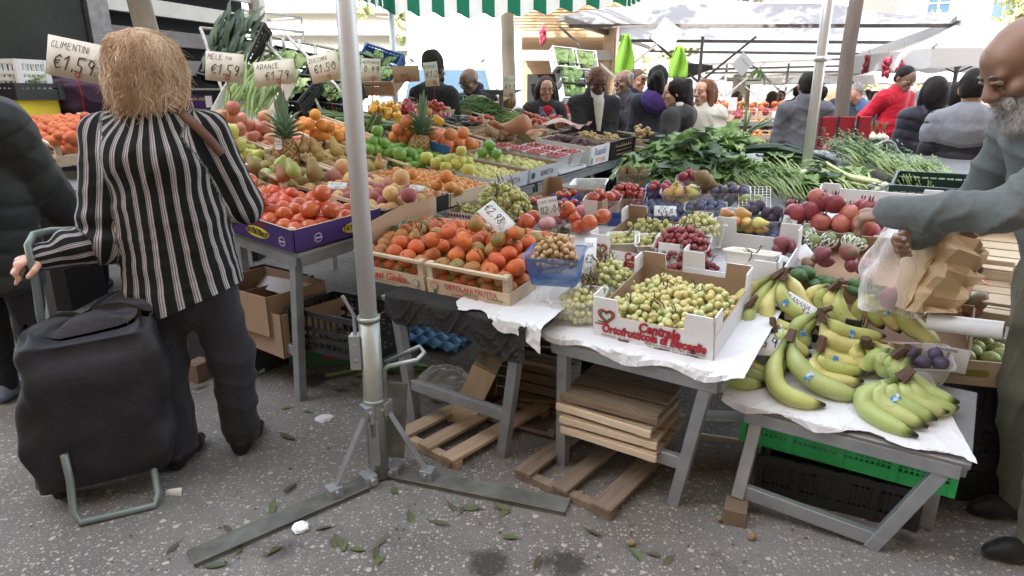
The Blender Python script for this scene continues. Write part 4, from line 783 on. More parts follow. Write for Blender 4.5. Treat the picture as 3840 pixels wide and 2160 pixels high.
p=punnet('clear tub of bright green grapes tipped towards the red ones',FP(2620,925,'C',.45,.06)@RX(-.28),.22,.16,.10);grapes('bright green grapes in the tipped clear tub',p.matrix_basis@T(0,.01,.055),.095,.07,.10,'green',.025,110,1.0,seed=23)
t3=crate('card','white open box with a white bowl and few grapes','C',1.50,1.86,.74,1.17,.10,WCARD,WCARD,grp='boxes on the front tables',tall=(.07,.09))
p=punnet('white plastic bowl with two grapes in the open white box',t3.matrix_basis@T(.04,-.05,.04)@RX(-.3),.19,.16,.09,CUPM,'white bowls of grapes','plastic_bowl');grapes('two grapes on a stem in the white bowl',p.matrix_basis@T(0,-.02,.05),.03,.02,.02,'green',.022,5,seed=24,stems=3)
p=punnet('clear tub of red grapes in the middle of the front tables',FP(2560,985,'C',.2,.05),.22,.17,.10);grapes('red grapes piled in the clear tub',p.matrix_basis@T(0,0,.05),.115,.085,.115,'red',.026,170,1.05,seed=25,stems=4)
grapes('red grapes spilling behind the front heart box',FP(2600,1035,'C',0,.03),.13,.07,.08,'red',.025,80,seed=26)
grapes('small bunch of red grapes beside the bananas',FP(2788,1045,'C',0,.02),.06,.05,.10,'red',.024,45,seed=27)
def pun(px,py,blk,label,kind,d,L=.17,W=.12,h=.10,m=None,yaw=.3,lab=None,gr=None,n=(1.0),heap=.02,v=None,lift=0):
 p=punnet(label,FP(px,py,blk,yaw,lift),L,W,h,m);fill(p,kind,d,h-.3*d,heap,lab,gr,v=v,L=L*.96,W=W*.96)
 fill(p,kind,d,h-d*1.1,0,lab,gr,v=v,L=L*.86,W=W*.86)if h>d*1.4 else None
 return p
pun(2643,842,'C','clear punnet of dusty blue plums above the green grapes','plum',.042,.20,.13,.10,lab='dusty blue plum in the clear punnet above the green grapes',gr='blue plums in a punnet')
pun(2731,800,'C','tall clear punnet of dark plums','darkplum',.05,.20,.13,.13,lab='dark plum in the tall clear punnet',gr='dark plums in the tall punnet')
pun(2551,800,'C','clear punnet of yellow pears','yellowpear',.06,.20,.13,.13,lab='small yellow pear in the clear punnet',gr='yellow pears in the punnet',heap=.015)
pun(2490,778,'C','blue punnet of red plums','redplum',.052,.19,.13,.12,BLT,lab='red plum in the blue punnet',gr='red plums in the blue punnet')
PKT=thin_mat('pinkish_punnet',S((220,180,190)),.3)
pun(2600,735,'C','pinkish punnet of red plums behind the pears','redplum',.055,.19,.13,.11,PKT,lab='red plum in the pinkish punnet',gr='red plums in the pinkish punnet',heap=.04)
pun(2374,715,'B','clear punnet of brown kiwi by the leafy greens','kiwi',.06,.20,.14,.12,lab='brown kiwi in the clear punnet by the greens',gr='kiwi in the punnet')
pun(2352,790,'B','clear punnet of cherry tomatoes on the vine','cherry',.032,.19,.15,.09,lab='cherry tomato on the vine in the clear punnet',gr='vine cherry tomatoes',heap=.06)
pun(2262,818,'B','tall clear punnet of ribbed tomatoes','tomato',.068,.19,.13,.115,lab='ribbed red tomato in the tall clear punnet',gr='ribbed tomatoes',heap=.035)
for i in range(3):punnet('empty clear punnet nested behind the tomatoes',FP(2212,730,'B',.3,.015*i),.20,.15,.08,thin_mat('milky_punnet',(.85,.87,.87),.5),'empty nested punnets')
t=crate('card','brown cardboard box with white corner tabs and small blue punnets of tomatoes','B',.36,.90,1.20,1.60,.08,CARD,CARD,grp='boxes on the front tables',tall=(.06,.09))
for sx in(-1,1):m=MB();m.box((sx*.215,-.203,.10),(.075,.004,.09));m.build('white_corner_print',WCARD,t)
CB=mat('blue_punnet_card',S((62,84,150)),rough=.6)
for i,(x,y)in enumerate(((-.17,-.08),(.0,-.08),(.16,-.08),(-.1,.09))):
 p=punnet('small blue card punnet of tomatoes in the brown box',t.matrix_basis@T(x,y,.02),.14,.13,.055,CB,'small blue card punnets',taper=.95,rim=.001);fill(p,'tomato',.05,.045,.01,'small red tomato in a blue card punnet','tomatoes in blue card punnets')
punnet('small blue card punnet standing by the loose kaki',FP(2318,850,'B',.2),.10,.10,.06,CB,'small blue card punnets',taper=.95,rim=.001)
t=crate('card','low tray of dusty blue plums under a price card','C',.98,1.30,1.32,1.62,.05,WCARD,WCARD,grp='boxes on the front tables');fill(t,'plum',.045,.05,.02,'dusty blue plum in the low tray under the price card','blue plums in the low tray')
t=crate('card','low tray of dusty blue plums beside the small pears','C',1.48,1.80,1.18,1.48,.05,WCARD,WCARD,grp='boxes on the front tables');fill(t,'plum',.045,.05,.015,'dusty blue plum in the tray beside the small pears','blue plums beside the pears')
p=punnet('clear punnet of small pears and dark plums',FP(2810,870,'C',.2,.04),.26,.16,.09);
pix('yellowpear','C',[(2780,800,46,.17),(2755,830,44,.14),(2795,835,50,.13),(2845,835,44,.14),(2770,850,42,.1),(2810,855,46,.1),(2850,860,40,.1),(2720,800,38,.14),(2740,808,36,.12)],'small yellow pear in the pile in front of the dark plums','small pears piled',rot=lay)
pix('darkplum','C',[(2800,785,38,.15),(2830,788,38,.15),(2850,770,40,.17),(2875,795,40,.15),(2915,790,42,.16),(2895,812,40,.13),(2925,815,38,.12),(2870,815,36,.11),(2820,770,36,.16)],'round dark plum behind the small yellow pears','round dark plums')
pix('kiwi','C',[(2635,665,52,.2),(2660,690,44,.16),(2650,705,42,.13),(2680,705,42,.13)],'loose brown kiwi behind the pinkish punnet','loose kiwi',rot=lay)
pix('lime','C',[(2840,755,52,.12),(2795,755,50,.11,0)],'yellow green citrus in the white net','netted citrus')
# - pomegranates, mangoes, avocados
t=crate('card','white topped cardboard tray of pomegranates','D',1.83,2.33,1.36,1.76,.07,WCARD,WCARD,grp='boxes on the front tables',tall=(.025,.08))
lab='shiny red pomegranate on the tray above the mangoes';gr='pomegranates'
pix('pomegranate','D',[(2985,800,84,.12),(3038,790,80,.13),(3090,760,74,.16),(3132,765,76,.17),(3078,835,78,.10),(3155,838,80,.10),(3185,800,72,.14),(3232,835,84,.11),(3262,785,78,.15),(3235,775,70,.14),(3258,868,76,.07),(3300,845,60,.07),(3015,850,50,.06),(2970,770,50,.12),(3210,865,60,.06),(3120,870,50,.05)],lab,gr,rot=UPR)
m=MB();P=onp(3064,745,'D',.17);r=pxw(38,P);m.ball((0,0,0),r,16,10);rg=random.Random(3)
for i in range(70):
 a=rg.uniform(0,6.28);k=rg.uniform(0,.8);m.ball((r*k*math.cos(a),-r*.75+.1*r*k,r*k*math.sin(a)*.8+r*.2),r*.11,6,4,mi=1)
o=m.build('cut_pomegranate',[FM_['pomegranate'][0],mat('pomegranate_seeds',S((130,20,32)),S((200,150,120)),scale=30,rough=.2)],None,True);o.location=P;o.rotation_euler=(.2,0,.5);tag(o,'pomegranate cut open with dark red seeds showing','pomegranate')
NETF=mat('white_foam_net',(.80,.82,.80),(.68,.74,.68),scale=30,rough=.8);CUS=mat('custard_apple_skin',S((150,164,120)),S((110,128,84)),scale=14,rough=.7,bump=.3,bscale=14)
for i,(x,y,d_)in enumerate(((2985,880,60),(3030,880,60),(3050,905,60),(3110,900,60),(3190,905,62),(3225,915,50))):
 P=onp(x,y,'D',.07);r=pxw(d_/2,P);t=thing('custard_apple','pale green custard apple in a white foam net','fruit',P,'netted custard apples');m=MB();m.ball((0,0,0),(r*.85,r*.85,r),12,8);m.build('fruit',CUS,t,True)
 m=MB();n=9
 for k in range(n):
  for s in(-1,1):
   m.tube([(r*1.0*math.sin(th)*math.cos(k*6.283/n+s*th*.5),r*1.0*math.sin(th)*math.sin(k*6.283/n+s*th*.5),-r*1.05*math.cos(th))for th in[.5+.2*q for q in range(9)]],r*.09,4)
 m.build('foam_net',NETF,t,True);t.rotation_euler=(rnd(-.8,.8),rnd(-.5,.5),rnd(0,6))
t=crate('card','brown cardboard box of purple mangoes','D',1.84,2.34,1.00,1.34,.09,CARD,CARD,grp='boxes on the front tables')
lab='purple red mango in the brown box above the avocados';gr='mangoes in the brown box'
pix('mango','D',[(2930,905,54,.16,1),(2925,935,54,.12,1),(2965,920,50,.13),(3085,945,56,.14,1),(3095,975,48,.10,1),(3185,940,66,.16,0),(3195,985,62,.11,1),(3030,985,46,.08),(3225,1000,44,.08,0),(3060,965,40,.1),(3250,985,50,.1,0)],lab,gr,rot=lay)
NAV=mat('dark_printed_board',(.025,.026,.03),(.03,.03,.035),rough=.55)
t=crate('card','dark printed cardboard box of green avocados behind the bananas','D',1.86,2.16,.72,.99,.085,NAV,CARD,grp='boxes on the front tables',tall=(.05,.05));text(t,'A CASA',FM(t,.0,.05),.045,mat('ochre_print',S((168,150,98))),sx=.9)
lab='shiny green avocado in the dark box behind the bananas';gr='avocados in the dark box'
pix('avocado','D',[(2995,1035,58,.13),(3020,1020,56,.13),(2930,1000,46,.12),(3055,1066,46,.10),(3110,1060,46,.10),(3085,1050,44,.08),(2960,1050,46,.08)],lab,gr,rot=lay)
t=crate('card','brown box with white line drawings holding small avocados','D',2.17,2.48,.70,.98,.085,CARD,CARD,grp='boxes on the front tables');patch(t,FM(t,.09,.06),.13,.10,PAPER,'white_label');text(t,'Avocados',FM(t,.09,.10,.006),.016,GREYP);
m=MB()
for i in range(3):
 for k in range(5):m.box((-.03+.022*i,-.012*k,0),(.008,.008,.001))
m.build('label_boxes',GREYP,t).matrix_basis=FM(t,.085,.085,.0056)
pix('avocado','D',[(3225,1068,44,.12),(3205,1090,46,.10),(3245,1075,40,.10),(3270,1095,40,.10),(3200,1060,36,.11)],'small dark avocado in the box with line drawings','small avocados',rot=lay)
t=crate('slat','low wooden crate of big dull mangoes beside the paper bag','D',2.30,2.62,.99,1.28,.09,grp='boxes on the front tables')
pix('mango','D',[(3580,1085,92,.14,1),(3655,1130,70,.08,0),(3640,1150,76,.06,1),(3560,1140,70,.05,1)],'big dull purple mango beside the paper bag','big dull mangoes',rot=lambda:Matrix.Rotation(.9,4,'Y')@Matrix.Rotation(rnd(-.4,.4),4,'X'))
t=crate('board','wooden box of green citrus with two hand holes on the black crates','D',0,.36,0,.26,.09,POPL,POPL,grp='boxes on the front tables',M=T(aty(3650,1392,2.10))@RZ(-.26))
for u in(-.06,):slot(t,(u,-.1355,.045),.10,.026,mat('citrus_gap',S((140,136,64)),rough=.7))
patch(t,FM(t,.08,.045,.006),.09,.05,PAPER,'paper_label');text(t,'PERINO BFUSO',FM(t,.08,.04,.0075),.013,GREYP)
lab='green citrus in the wooden box at the right end';gr='green citrus in the wooden box';fill(t,'lime',.065,.07,.01,lab,gr,sp=1.0)
P=onp(3300,1215,'D',.16);Q=onp(3745,1275,'D',.16);m=MB();m.tube([aty(3480,1205,2.0),aty(3765,1240,1.86)],.029,16,mi=0,cap=False);m.tube([aty(3478,1205,2.002),aty(3768,1240,1.858)],.012,10,mi=1);
o=m.build('bag_roll',[WHITEP,CARD],None,True,loc=aty(3620,1220,1.93));tag(o,'white roll of plastic bags lying on the citrus box','bag roll')
p=punnet('clear punnet of dark figs at the right of the bananas',FP(3440,1405,'D',.25,.0),.17,.12,.085);fill(p,'darkplum',.048,.06,.02,'dark fig in the clear punnet right of the bananas','figs in the clear punnet')
# - bananas
def banmat(n,a,b):
 m=mat(n,S(a),S(b),scale=7,rough=.42,contrast=.25,var=.05,bump=.04,bscale=30);nt=m.node_tree;bb=nt.nodes["Principled BSDF"];src=bb.inputs['Base Color'].links[0].from_socket
 at=node(nt,"ShaderNodeAttribute");at.attribute_name='along';cr=node(nt,"ShaderNodeValToRGB");e=cr.color_ramp.elements;e[0].position=.0;e[0].color=(*S((96,120,48)),1);e[1].position=.16;e[1].color=(1,1,1,1)
 for pos,c in((.90,(1,1,1)),(.955,S((110,120,52))),(.975,(.02,.015,.01))):q=cr.color_ramp.elements.new(pos);q.color=(*c,1)
 mx=node(nt,"ShaderNodeMix",data_type='RGBA',blend_type='MULTIPLY');mx.inputs[0].default_value=1;nt.links.new(at.outputs['Fac'],cr.inputs[0]);nt.links.new(src,mx.inputs[6]);nt.links.new(cr.outputs[0],mx.inputs[7]);nt.links.new(mx.outputs[2],bb.inputs['Base Color'])
 v=node(nt,"ShaderNodeTexNoise");v.inputs['Scale'].default_value=55;v.inputs['Detail'].default_value=4;tc=node(nt,"ShaderNodeTexCoord");nt.links.new(tc.outputs['Object'],v.inputs['Vector']);r=node(nt,"ShaderNodeMapRange");r.inputs[1].default_value=.66;r.inputs[2].default_value=.74;r.inputs[4].default_value=.55;nt.links.new(v.outputs['Fac'],r.inputs[0])
 m2=node(nt,"ShaderNodeMix",data_type='RGBA');nt.links.new(r.outputs[0],m2.inputs[0]);nt.links.new(mx.outputs[2],m2.inputs[6]);m2.inputs[7].default_value=(*S((96,80,40)),1);nt.links.new(m2.outputs[2],bb.inputs['Base Color']);return m
BANY=[banmat('yellow_banana_peel',(206,198,134),(194,192,122)),banmat('yellow_green_banana_peel',(188,192,120),(168,182,106))];BANG=[banmat('green_banana_peel',(152,174,104),(174,184,118)),banmat('pale_green_banana_peel',(182,190,128),(162,180,108))]
CROWN=mat('banana_crown',S((74,54,46)),S((96,74,58)),scale=40,rough=.8,bump=.3);STK=mat('blue_fruit_label',S((70,130,180)),S((190,210,220)),scale=90,rough=.4,contrast=.05)
def banana(t,C,K,E,r,m,stick=0):
 b=MB();al=[];n=15;pts=[];rs=[]
 for i in range(n):
  u=i/(n-1);w=u**.92;pts.append(C*(1-w)**2+K*(2*w*(1-w))+E*w*w)
  rs.append(r*(.30+.0*u if u<.06 else(.34+.66*min(1,(u-.06)/.22)**.8 if u<.3 else(1 if u<.72 else max(.16,1-((u-.72)/.28)**2.2*.86)))))
 b.tube(pts,rs,10);k=len(b.v)//n
 o=b.build('banana',m,t,True,world=True);a=o.data.attributes.new('along','FLOAT','POINT');a.data.foreach_set('value',[min(1,(i//10)/(n-1))for i in range(len(o.data.vertices))])
 me=o.data
 for i in range(n):
  c=pts[i]-t.matrix_basis.translation
  for q in range(10):v=me.vertices[i*10+q];v.co=c+(v.co-c)*(1.06 if q%2==0 else.97)
 if stick:
  u=.5;p=pts[n//2];d=(pts[n//2+1]-pts[n//2-1]).normalized();nrm=(EYE-p);nrm=(nrm-d*nrm.dot(d)).normalized();s=d.cross(nrm);sb=MB();sb.grid(lambda x,y:p+nrm*(r*1.10*math.cos((y-.5)*1.0))+s*(r*1.10*math.sin((y-.5)*1.0))+d*((x-.5)*.018),3,4);sb.build('fruit_label',STK,t,True,world=True)
def bunch(label,crown,A,B,n,mats,r=.0225,sag=0):
 r*=1.2
 C=onp(crown[0],crown[1],'D',crown[2]);t=thing('banana_bunch',label,'bananas',Vector((C.x,C.y,C.z-.1)),'bunches of bananas')
 f=lambda q,h:onp(q[0],q[1],'D',h)
 KA,EA,KB,EB=f(A[0],A[0][2]),f(A[1],A[1][2]),f(B[0],B[0][2]),f(B[1],B[1][2]);side=(EB-EA).normalized()if n>1 else Vector()
 for i in range(n):
  u=i/max(1,n-1);banana(t,C+side*((u-.5)*.022*n*.5),KA.lerp(KB,u)+UP*(.03*math.sin(u*math.pi)),EA.lerp(EB,u)+UP*(.012*math.sin(u*math.pi))+side*rnd(-.006,.006),r*rnd(.93,1.06),mats[i%2]if not callable(mats)else mats(i),stick=(i==n//2))
 m=MB();mid=(KA+KB)/2;up=(C-mid).normalized();
 m.tube([C-up*.012,C+up*.012,C+up*.038],[.016+.003*n,.013+.0022*n,.010+.002*n],7,flat=.6);m.build('crown',CROWN,t,False,world=True)
bunch('pale green bunch at the front right corner of the cloth',(3385,1412,.115),((3095,1500,.02),(3440,1640,.022)),((3425,1545,.03),(3592,1530,.028)),5,BANG,r=.0245)
bunch('green and yellow bunch at the front edge with two big fingers',(2960,1272,.14),((2805,1490,.03),(3092,1520,.022)),((2955,1440,.04),(3240,1490,.03)),2,lambda i:(BANY[1],BANG[0])[i],r=.027)
bunch('green bunch under the BANANA card at the left corner',(2722,1240,.10),((2610,1440,.03),(2880,1440,.02)),((2700,1400,.04),(2900,1415,.03)),2,lambda i:BANG[0],r=.0255)
bunch('single small yellow banana below the BANANA card',(2820,1262,.11),((2740,1360,.06),(2890,1400,.035)),((2740,1360,.06),(2890,1400,.035)),1,BANY,r=.019)
bunch('yellow bunch in the centre of the cloth with a greenish top',(3076,1300,.125),((2990,1440,.03),(3238,1435,.025)),((3100,1350,.05),(3262,1350,.05)),4,lambda i:(BANY[0],BANY[1],BANY[0],BANG[0])[i])
bunch('long yellow bunch pointing right above the centre',(3082,1170,.20),((2925,1230,.10),(3000,1330,.05)),((2960,1240,.10),(3040,1310,.06)),2,BANG)
bunch('two long yellow bananas reaching right in the middle of the pile',(3085,1195,.19),((3080,1330,.09),(3322,1290,.07)),((3140,1270,.11),(3320,1255,.09)),2,BANY,r=.023)
bunch('tall yellow bunch below the avocado box',(2905,1035,.24),((2700,1130,.12),(2790,1250,.06)),((2760,1200,.11),(2880,1230,.07)),2,BANY)
bunch('large yellow bunch with blue and pink fruit labels',(2935,1040,.235),((2790,1240,.10),(3015,1235,.07)),((2985,1100,.15),(3050,1190,.10)),3,BANY,r=.024)
bunch('green stemmed bunch behind the BANANA card',(2815,1140,.20),((2735,1210,.12),(2740,1290,.06)),((2790,1200,.14),(2810,1280,.08)),2,BANG,r=.018)
bunch('upright yellow bunch in the middle of the back row',(3130,1075,.22),((3000,1110,.12),(3050,1190,.08)),((3110,1190,.12),(3245,1245,.07)),4,BANY)
bunch('yellow bunch at the right of the back row with one long finger',(3330,1120,.19),((3190,1140,.10),(3240,1220,.05)),((3390,1200,.10),(3535,1310,.045)),5,BANY)
bunch('green bunch with a thick brown crown beside the clear fig punnet',(3372,1325,.15),((3240,1340,.07),(3270,1400,.04)),((3330,1450,.03),(3600,1510,.05)),5,BANG)
bunch('yellow bunch lying low between the centre and the right',(3250,1290,.13),((3180,1330,.06),(3260,1400,.04)),((3330,1330,.06),(3420,1390,.04)),3,BANY)
bunch('yellow green bunch low at the left behind the big fingers',(2900,1230,.14),((2860,1330,.06),(2960,1390,.03)),((2950,1290,.07),(3040,1340,.05)),3,lambda i:(BANY[1],BANG[0],BANY[0])[i])
# PEOPLE: smooth blended bodies grown from joints
class SDF:
 def __init__(s):s.p=[]
 def cap(s,a,b,ra,rb=None,k=.03,f=None,fs=1.0,bone=True):
  s.p.append(('c',np.array(a,float),np.array(b,float),ra,ra if rb is None else rb,k,None if f is None else np.array(Vector(f).normalized(),float),fs,bone));return s
 def ell(s,c,r,k=.03,M=None,sub=False):
  s.p.append(('s' if sub else 'e',np.array(c,float),np.array(r,float),k,np.array(M if M is not None else Matrix.Identity(3),float)));return s
 def dist(s,q,P):
  if q[0]=='c':
   _,a,b,ra,rb,k,f,fs,_=q;ab=b-a;L2=max(ab@ab,1e-9);t=np.clip(((P-a)@ab)/L2,0,1);d=P-a-t[...,None]*ab
   if f is not None:d=d+(d@f)[...,None]*f*(1/fs-1)
   return np.sqrt((d*d).sum(-1))-(ra+(rb-ra)*t),t
  _,c,r,k,M=q;d=(P-c)@M;n=np.sqrt(((d/r)**2).sum(-1));m=np.sqrt(((d/r**2)**2).sum(-1));return n*(n-1)/np.maximum(m,1e-6),None
 def mesh(s,h,zmin=None,zmax=None):
  lo=np.array([1e9]*3);hi=-lo;bb=[]
  for q in s.p:
   if q[0]=='c':r=max(q[3],q[4])*max(1,q[7])+q[5];l=np.minimum(q[1],q[2])-r;u=np.maximum(q[1],q[2])+r
   else:r=q[2].max()+q[3];l=q[1]-r;u=q[1]+r
   bb.append((l,u))
   if q[0]!='s':lo=np.minimum(lo,l);hi=np.maximum(hi,u)
  if zmin is not None:lo[2]=max(lo[2],zmin-h)
  if zmax is not None:hi[2]=min(hi[2],zmax+h)
  lo-=2*h;n=np.ceil((hi+2*h-lo)/h).astype(int)+1;F=np.full(n,.3,np.float32)
  for q,(l,u)in zip(s.p,bb):
   i0=np.maximum(np.floor((l-lo)/h).astype(int)-1,0);i1=np.minimum(np.ceil((u-lo)/h).astype(int)+2,n)
   if(i1<=i0).any():continue
   ax=[lo[k]+h*np.arange(i0[k],i1[k])for k in range(3)];P=np.stack(np.meshgrid(*ax,indexing='ij'),-1);d,_=s.dist(q,P);k=q[5]if q[0]=='c' else q[3]
   sl=tuple(slice(i0[j],i1[j])for j in range(3));f=F[sl]
   if q[0]=='s':hh=np.clip(.5-.5*(f+d)/k,0,1);F[sl]=f*(1-hh)-d*hh+k*hh*(1-hh)
   else:hh=np.clip(.5+.5*(f-d)/k,0,1);F[sl]=f*(1-hh)+d*hh-k*hh*(1-hh)
  if zmin is not None:F[:,:,0]=.3;z=lo[2]+h*np.arange(n[2]);F=np.maximum(F,(zmin-z)[None,None,:].astype(np.float32))
  if zmax is not None:z=lo[2]+h*np.arange(n[2]);F=np.maximum(F,(z-zmax)[None,None,:].astype(np.float32))
  F[0]=F[-1]=.3;F[:,0]=F[:,-1]=.3;F[:,:,0]=F[:,:,-1]=.3
  return nets(F,lo,h)
def nets(F,lo,h):
 ins=F<0;nx,ny,nz=F.shape;cnt=np.zeros((nx-1,ny-1,nz-1),np.int8);C=[(i,j,k)for i in(0,1)for j in(0,1)for k in(0,1)]
 for i,j,k in C:cnt+=ins[i:nx-1+i,j:ny-1+j,k:nz-1+k]
 act=(cnt>0)&(cnt<8);idx=np.full(act.shape,-1,np.int64);A=np.argwhere(act);idx[act]=np.arange(len(A))
 acc=np.zeros((len(A),3));wt=np.zeros(len(A));f={c:F[A[:,0]+c[0],A[:,1]+c[1],A[:,2]+c[2]]for c in C}
 for c in C:
  for ax in range(3):
   if c[ax]==0:
    e=list(c);e[ax]=1;e=tuple(e);f0,f1=f[c],f[e];m=(f0<0)!=(f1<0);t=np.where(m,f0/np.where(m,f0-f1,1),0);p=np.tile(np.array(c,float),(len(A),1));p[:,ax]=t;acc[m]+=p[m];wt[m]+=1
 V=lo+h*(A+acc/np.maximum(wt,1)[:,None]);Q=[]
 for ax in range(3):
  s0=[slice(None)]*3;s1=[slice(None)]*3;s0[ax]=slice(0,-1);s1[ax]=slice(1,None);a,b=ins[tuple(s0)],ins[tuple(s1)];E=np.argwhere(a!=b);o1,o2=[(1,2),(2,0),(0,1)][ax]
  E=E[(E[:,o1]>0)&(E[:,o2]>0)&(E[:,o1]<F.shape[o1]-1)&(E[:,o2]<F.shape[o2]-1)]
  g=lambda d1,d2:idx[tuple((E-np.array([d1 if q==o1 else d2 if q==o2 else 0 for q in range(3)])).T)]
  q4=np.stack([g(1,1),g(0,1),g(0,0),g(1,0)],1);fl=a[tuple(E.T)];q4[~fl]=q4[~fl][:,::-1];Q.append(q4)
 return V,np.concatenate(Q)
def sdf_obj(name,sdf,m,parent,h,disp=None,attr=None,relax=1,zmin=None,zmax=None,off=None):
 V,Q=sdf.mesh(h,zmin,zmax)
 for _ in range(relax):
  S_=np.zeros_like(V);c=np.zeros(len(V))
  for i in range(4):np.add.at(S_,Q[:,i],V[Q[:,(i+1)%4]]);np.add.at(c,Q[:,i],1);np.add.at(S_,Q[:,i],V[Q[:,(i-1)%4]]);np.add.at(c,Q[:,i],1)
  V=V*.5+.5*S_/np.maximum(c,1)[:,None]
 bone=None
 if disp or attr:
  best=np.full(len(V),9.);al=np.zeros(len(V));bi=np.zeros(len(V),int);L0=0
  for n_,q in enumerate(sdf.p):
   if q[0]!='c' or not q[8]:continue
   d,t=sdf.dist(q,V);w=d<best;best[w]=d[w];al[w]=(t*np.linalg.norm(q[2]-q[1]))[w];bi[w]=n_
  bone=(bi,al)
 if disp:
  N=np.zeros_like(V);fn=np.cross(V[Q[:,2]]-V[Q[:,0]],V[Q[:,3]]-V[Q[:,1]])
  for i in range(4):np.add.at(N,Q[:,i],fn)
  N/=np.maximum(np.linalg.norm(N,axis=1),1e-9)[:,None];V=V+N*disp(V,bone,N)[:,None]
 me=D.meshes.new(name);W=V-(np.array(off)if off is not None else 0);me.from_pydata(W.tolist(),[],Q.tolist());me.materials.append(m);me.polygons.foreach_set('use_smooth',[True]*len(me.polygons))
 if attr:
  a=me.attributes.new('run','FLOAT','POINT');a.data.foreach_set('value',attr(V,bone,sdf).astype(np.float32))
 me.update();o=D.objects.new(name,me);COL.objects.link(o)
 if parent is not None:o.parent=parent
 return o
def wr(seed,amp,fr=(9,23)):
 rg=np.random.RandomState(seed);K=rg.randn(6,3);K/=np.linalg.norm(K,axis=1)[:,None];K[:,2]*=.5;fq=rg.uniform(*fr,6);ph=rg.uniform(0,6.28,6)
 G=rg.randn(4,3);G[:,2]*=1.6;G/=np.linalg.norm(G,axis=1)[:,None]
 def f(V,b,N):
  d=amp*.8*sum(np.sin(V@(K[i]*fq[i])*2+ph[i]+2*np.sin(V@K[(i+1)%6]*7))for i in range(6))/3
  for i in range(4):d=d+amp*1.1*(1-np.abs(np.sin(V@G[i]*26+ph[i]+1.8*np.sin(V@K[i]*9+ph[i+1])+1.2*np.sin(V@K[i+1]*17))))**2*np.clip(np.sin(V@K[i+2]*11+ph[i+2])*1.4+.2,0,1)
  return d
 return f
def sleeve(f):
 return lambda V,b,N:f(V,b,N)+np.where(b[0]>=5,.007*(1-np.abs(np.sin(b[1]*34+b[0]+1.3*np.sin(V[:,0]*23+V[:,2]*31))))**2*np.clip(.35+np.sin(b[1]*17+b[0]*2),0,1),0)
def puff(seed,amp,per):
 w=wr(seed,.003)
 return lambda V,b,N:amp*(np.abs(np.sin(np.pi*(b[1]+b[0]*.37+.01*np.sin(V[:,0]*9+V[:,1]*7))/per))**.6-.6)+w(V,b,N)
SKIN={k:mat('skin_'+k,S(a),S(b),scale=9,rough=.5,sub=.12,bump=.05,bscale=60,contrast=.3)for k,(a,b)in dict(dark=((92,62,48),(78,52,40)),brown=((134,104,88),(114,86,72)),olive=((186,142,118),(168,124,102)),light=((206,164,142),(190,140,120)),hero=((148,114,94),(116,86,70))).items()}
HAIR={k:mat('hair_'+k,S(a),S(b),scale=16,rough=.6,stretch=(3,3,.35),contrast=.12,bump=.5,bscale=40,spec=.15)for k,(a,b)in dict(black=((26,23,23),(38,33,32)),brown=((86,56,40),(120,84,60)),dark=((44,32,28),(70,50,42)),grey=((150,146,142),(104,100,98)),hero=((164,134,108),(196,168,142)),white=((196,194,190),(150,148,146))).items()}
EYEM=mat('eye_white',(.62,.6,.56),rough=.2);IRIS=mat('dark_iris',(.02,.014,.01),rough=.1);BROWM=mat('dark_eyebrow',(.02,.016,.014),rough=.8)
LIPM={k:mat('lips_'+k,S(a),rough=.45)for k,a in dict(dark=(92,52,48),brown=(122,72,64),olive=(160,96,88),light=(176,104,98),hero=(120,74,64)).items()}
GLASSM=mat('spectacle_frame',(.02,.02,.022),rough=.3)
def fabric(n,a,b=None,**k):
 kw=dict(scale=30,rough=.95,bump=.55,bscale=16,sheen=.1,spec=.2);kw.update(k);return mat(n,S(a),S(b or tuple(max(0,v-8)for v in a)),**kw)
def hand_prims(b,W,E,nrm,side=1,curl=.6,s=1.0,spread=.0):
 """palm, four unequal curled fingers and a thumb; W wrist, E forearm direction, nrm back-of-hand normal"""
 W,d=Vector(W),Vector(E).normalized();n=Vector(nrm);n=(n-d*n.dot(d)).normalized();x=d.cross(n)*side
 b.cap(W-d*.01,W+d*.035*s,.024*s,.027*s,.02,n,.72,False);b.cap(W+d*.03*s-x*.012*s,W+d*.085*s-x*.014*s,.022*s,.020*s,.012,n,.62,False);b.cap(W+d*.03*s+x*.014*s,W+d*.08*s+x*.02*s,.022*s,.019*s,.012,n,.62,False)
 for i,(o,l)in enumerate(((-.030,.92),(-.010,1.0),(.011,.94),(.030,.76))):
  p=W+d*(.086-.004*abs(i-1.2))*s+x*o*s;dd=d.copy()
  for j,(ll,r)in enumerate(((.040,.0095),(.026,.0088),(.021,.0078))):
   a=curl*(.75 if j==0 else 1.0)*(1+.08*i);ax=dd.cross(-n).normalized()if dd.cross(-n).length>1e-3 else x;dd=(Matrix.Rotation(a,3,ax)@dd);dd=(dd+x*spread*o*8).normalized();q=p+dd*ll*l*s;b.cap(p,q,r*s,(r-.0008)*s,.004,None,1,False);p=q
 p=W+d*.028*s-x*.026*s-n*.006;q=p+(d*.55-x*.7-n*.35).normalized()*.042*s;r_=q+(d*.85-x*.15-n*.55).normalized()*.030*s;b.cap(p,q,.0125*s,.0105*s,.012,None,1,False);b.cap(q,r_,.0105*s,.009*s,.005,None,1,False)
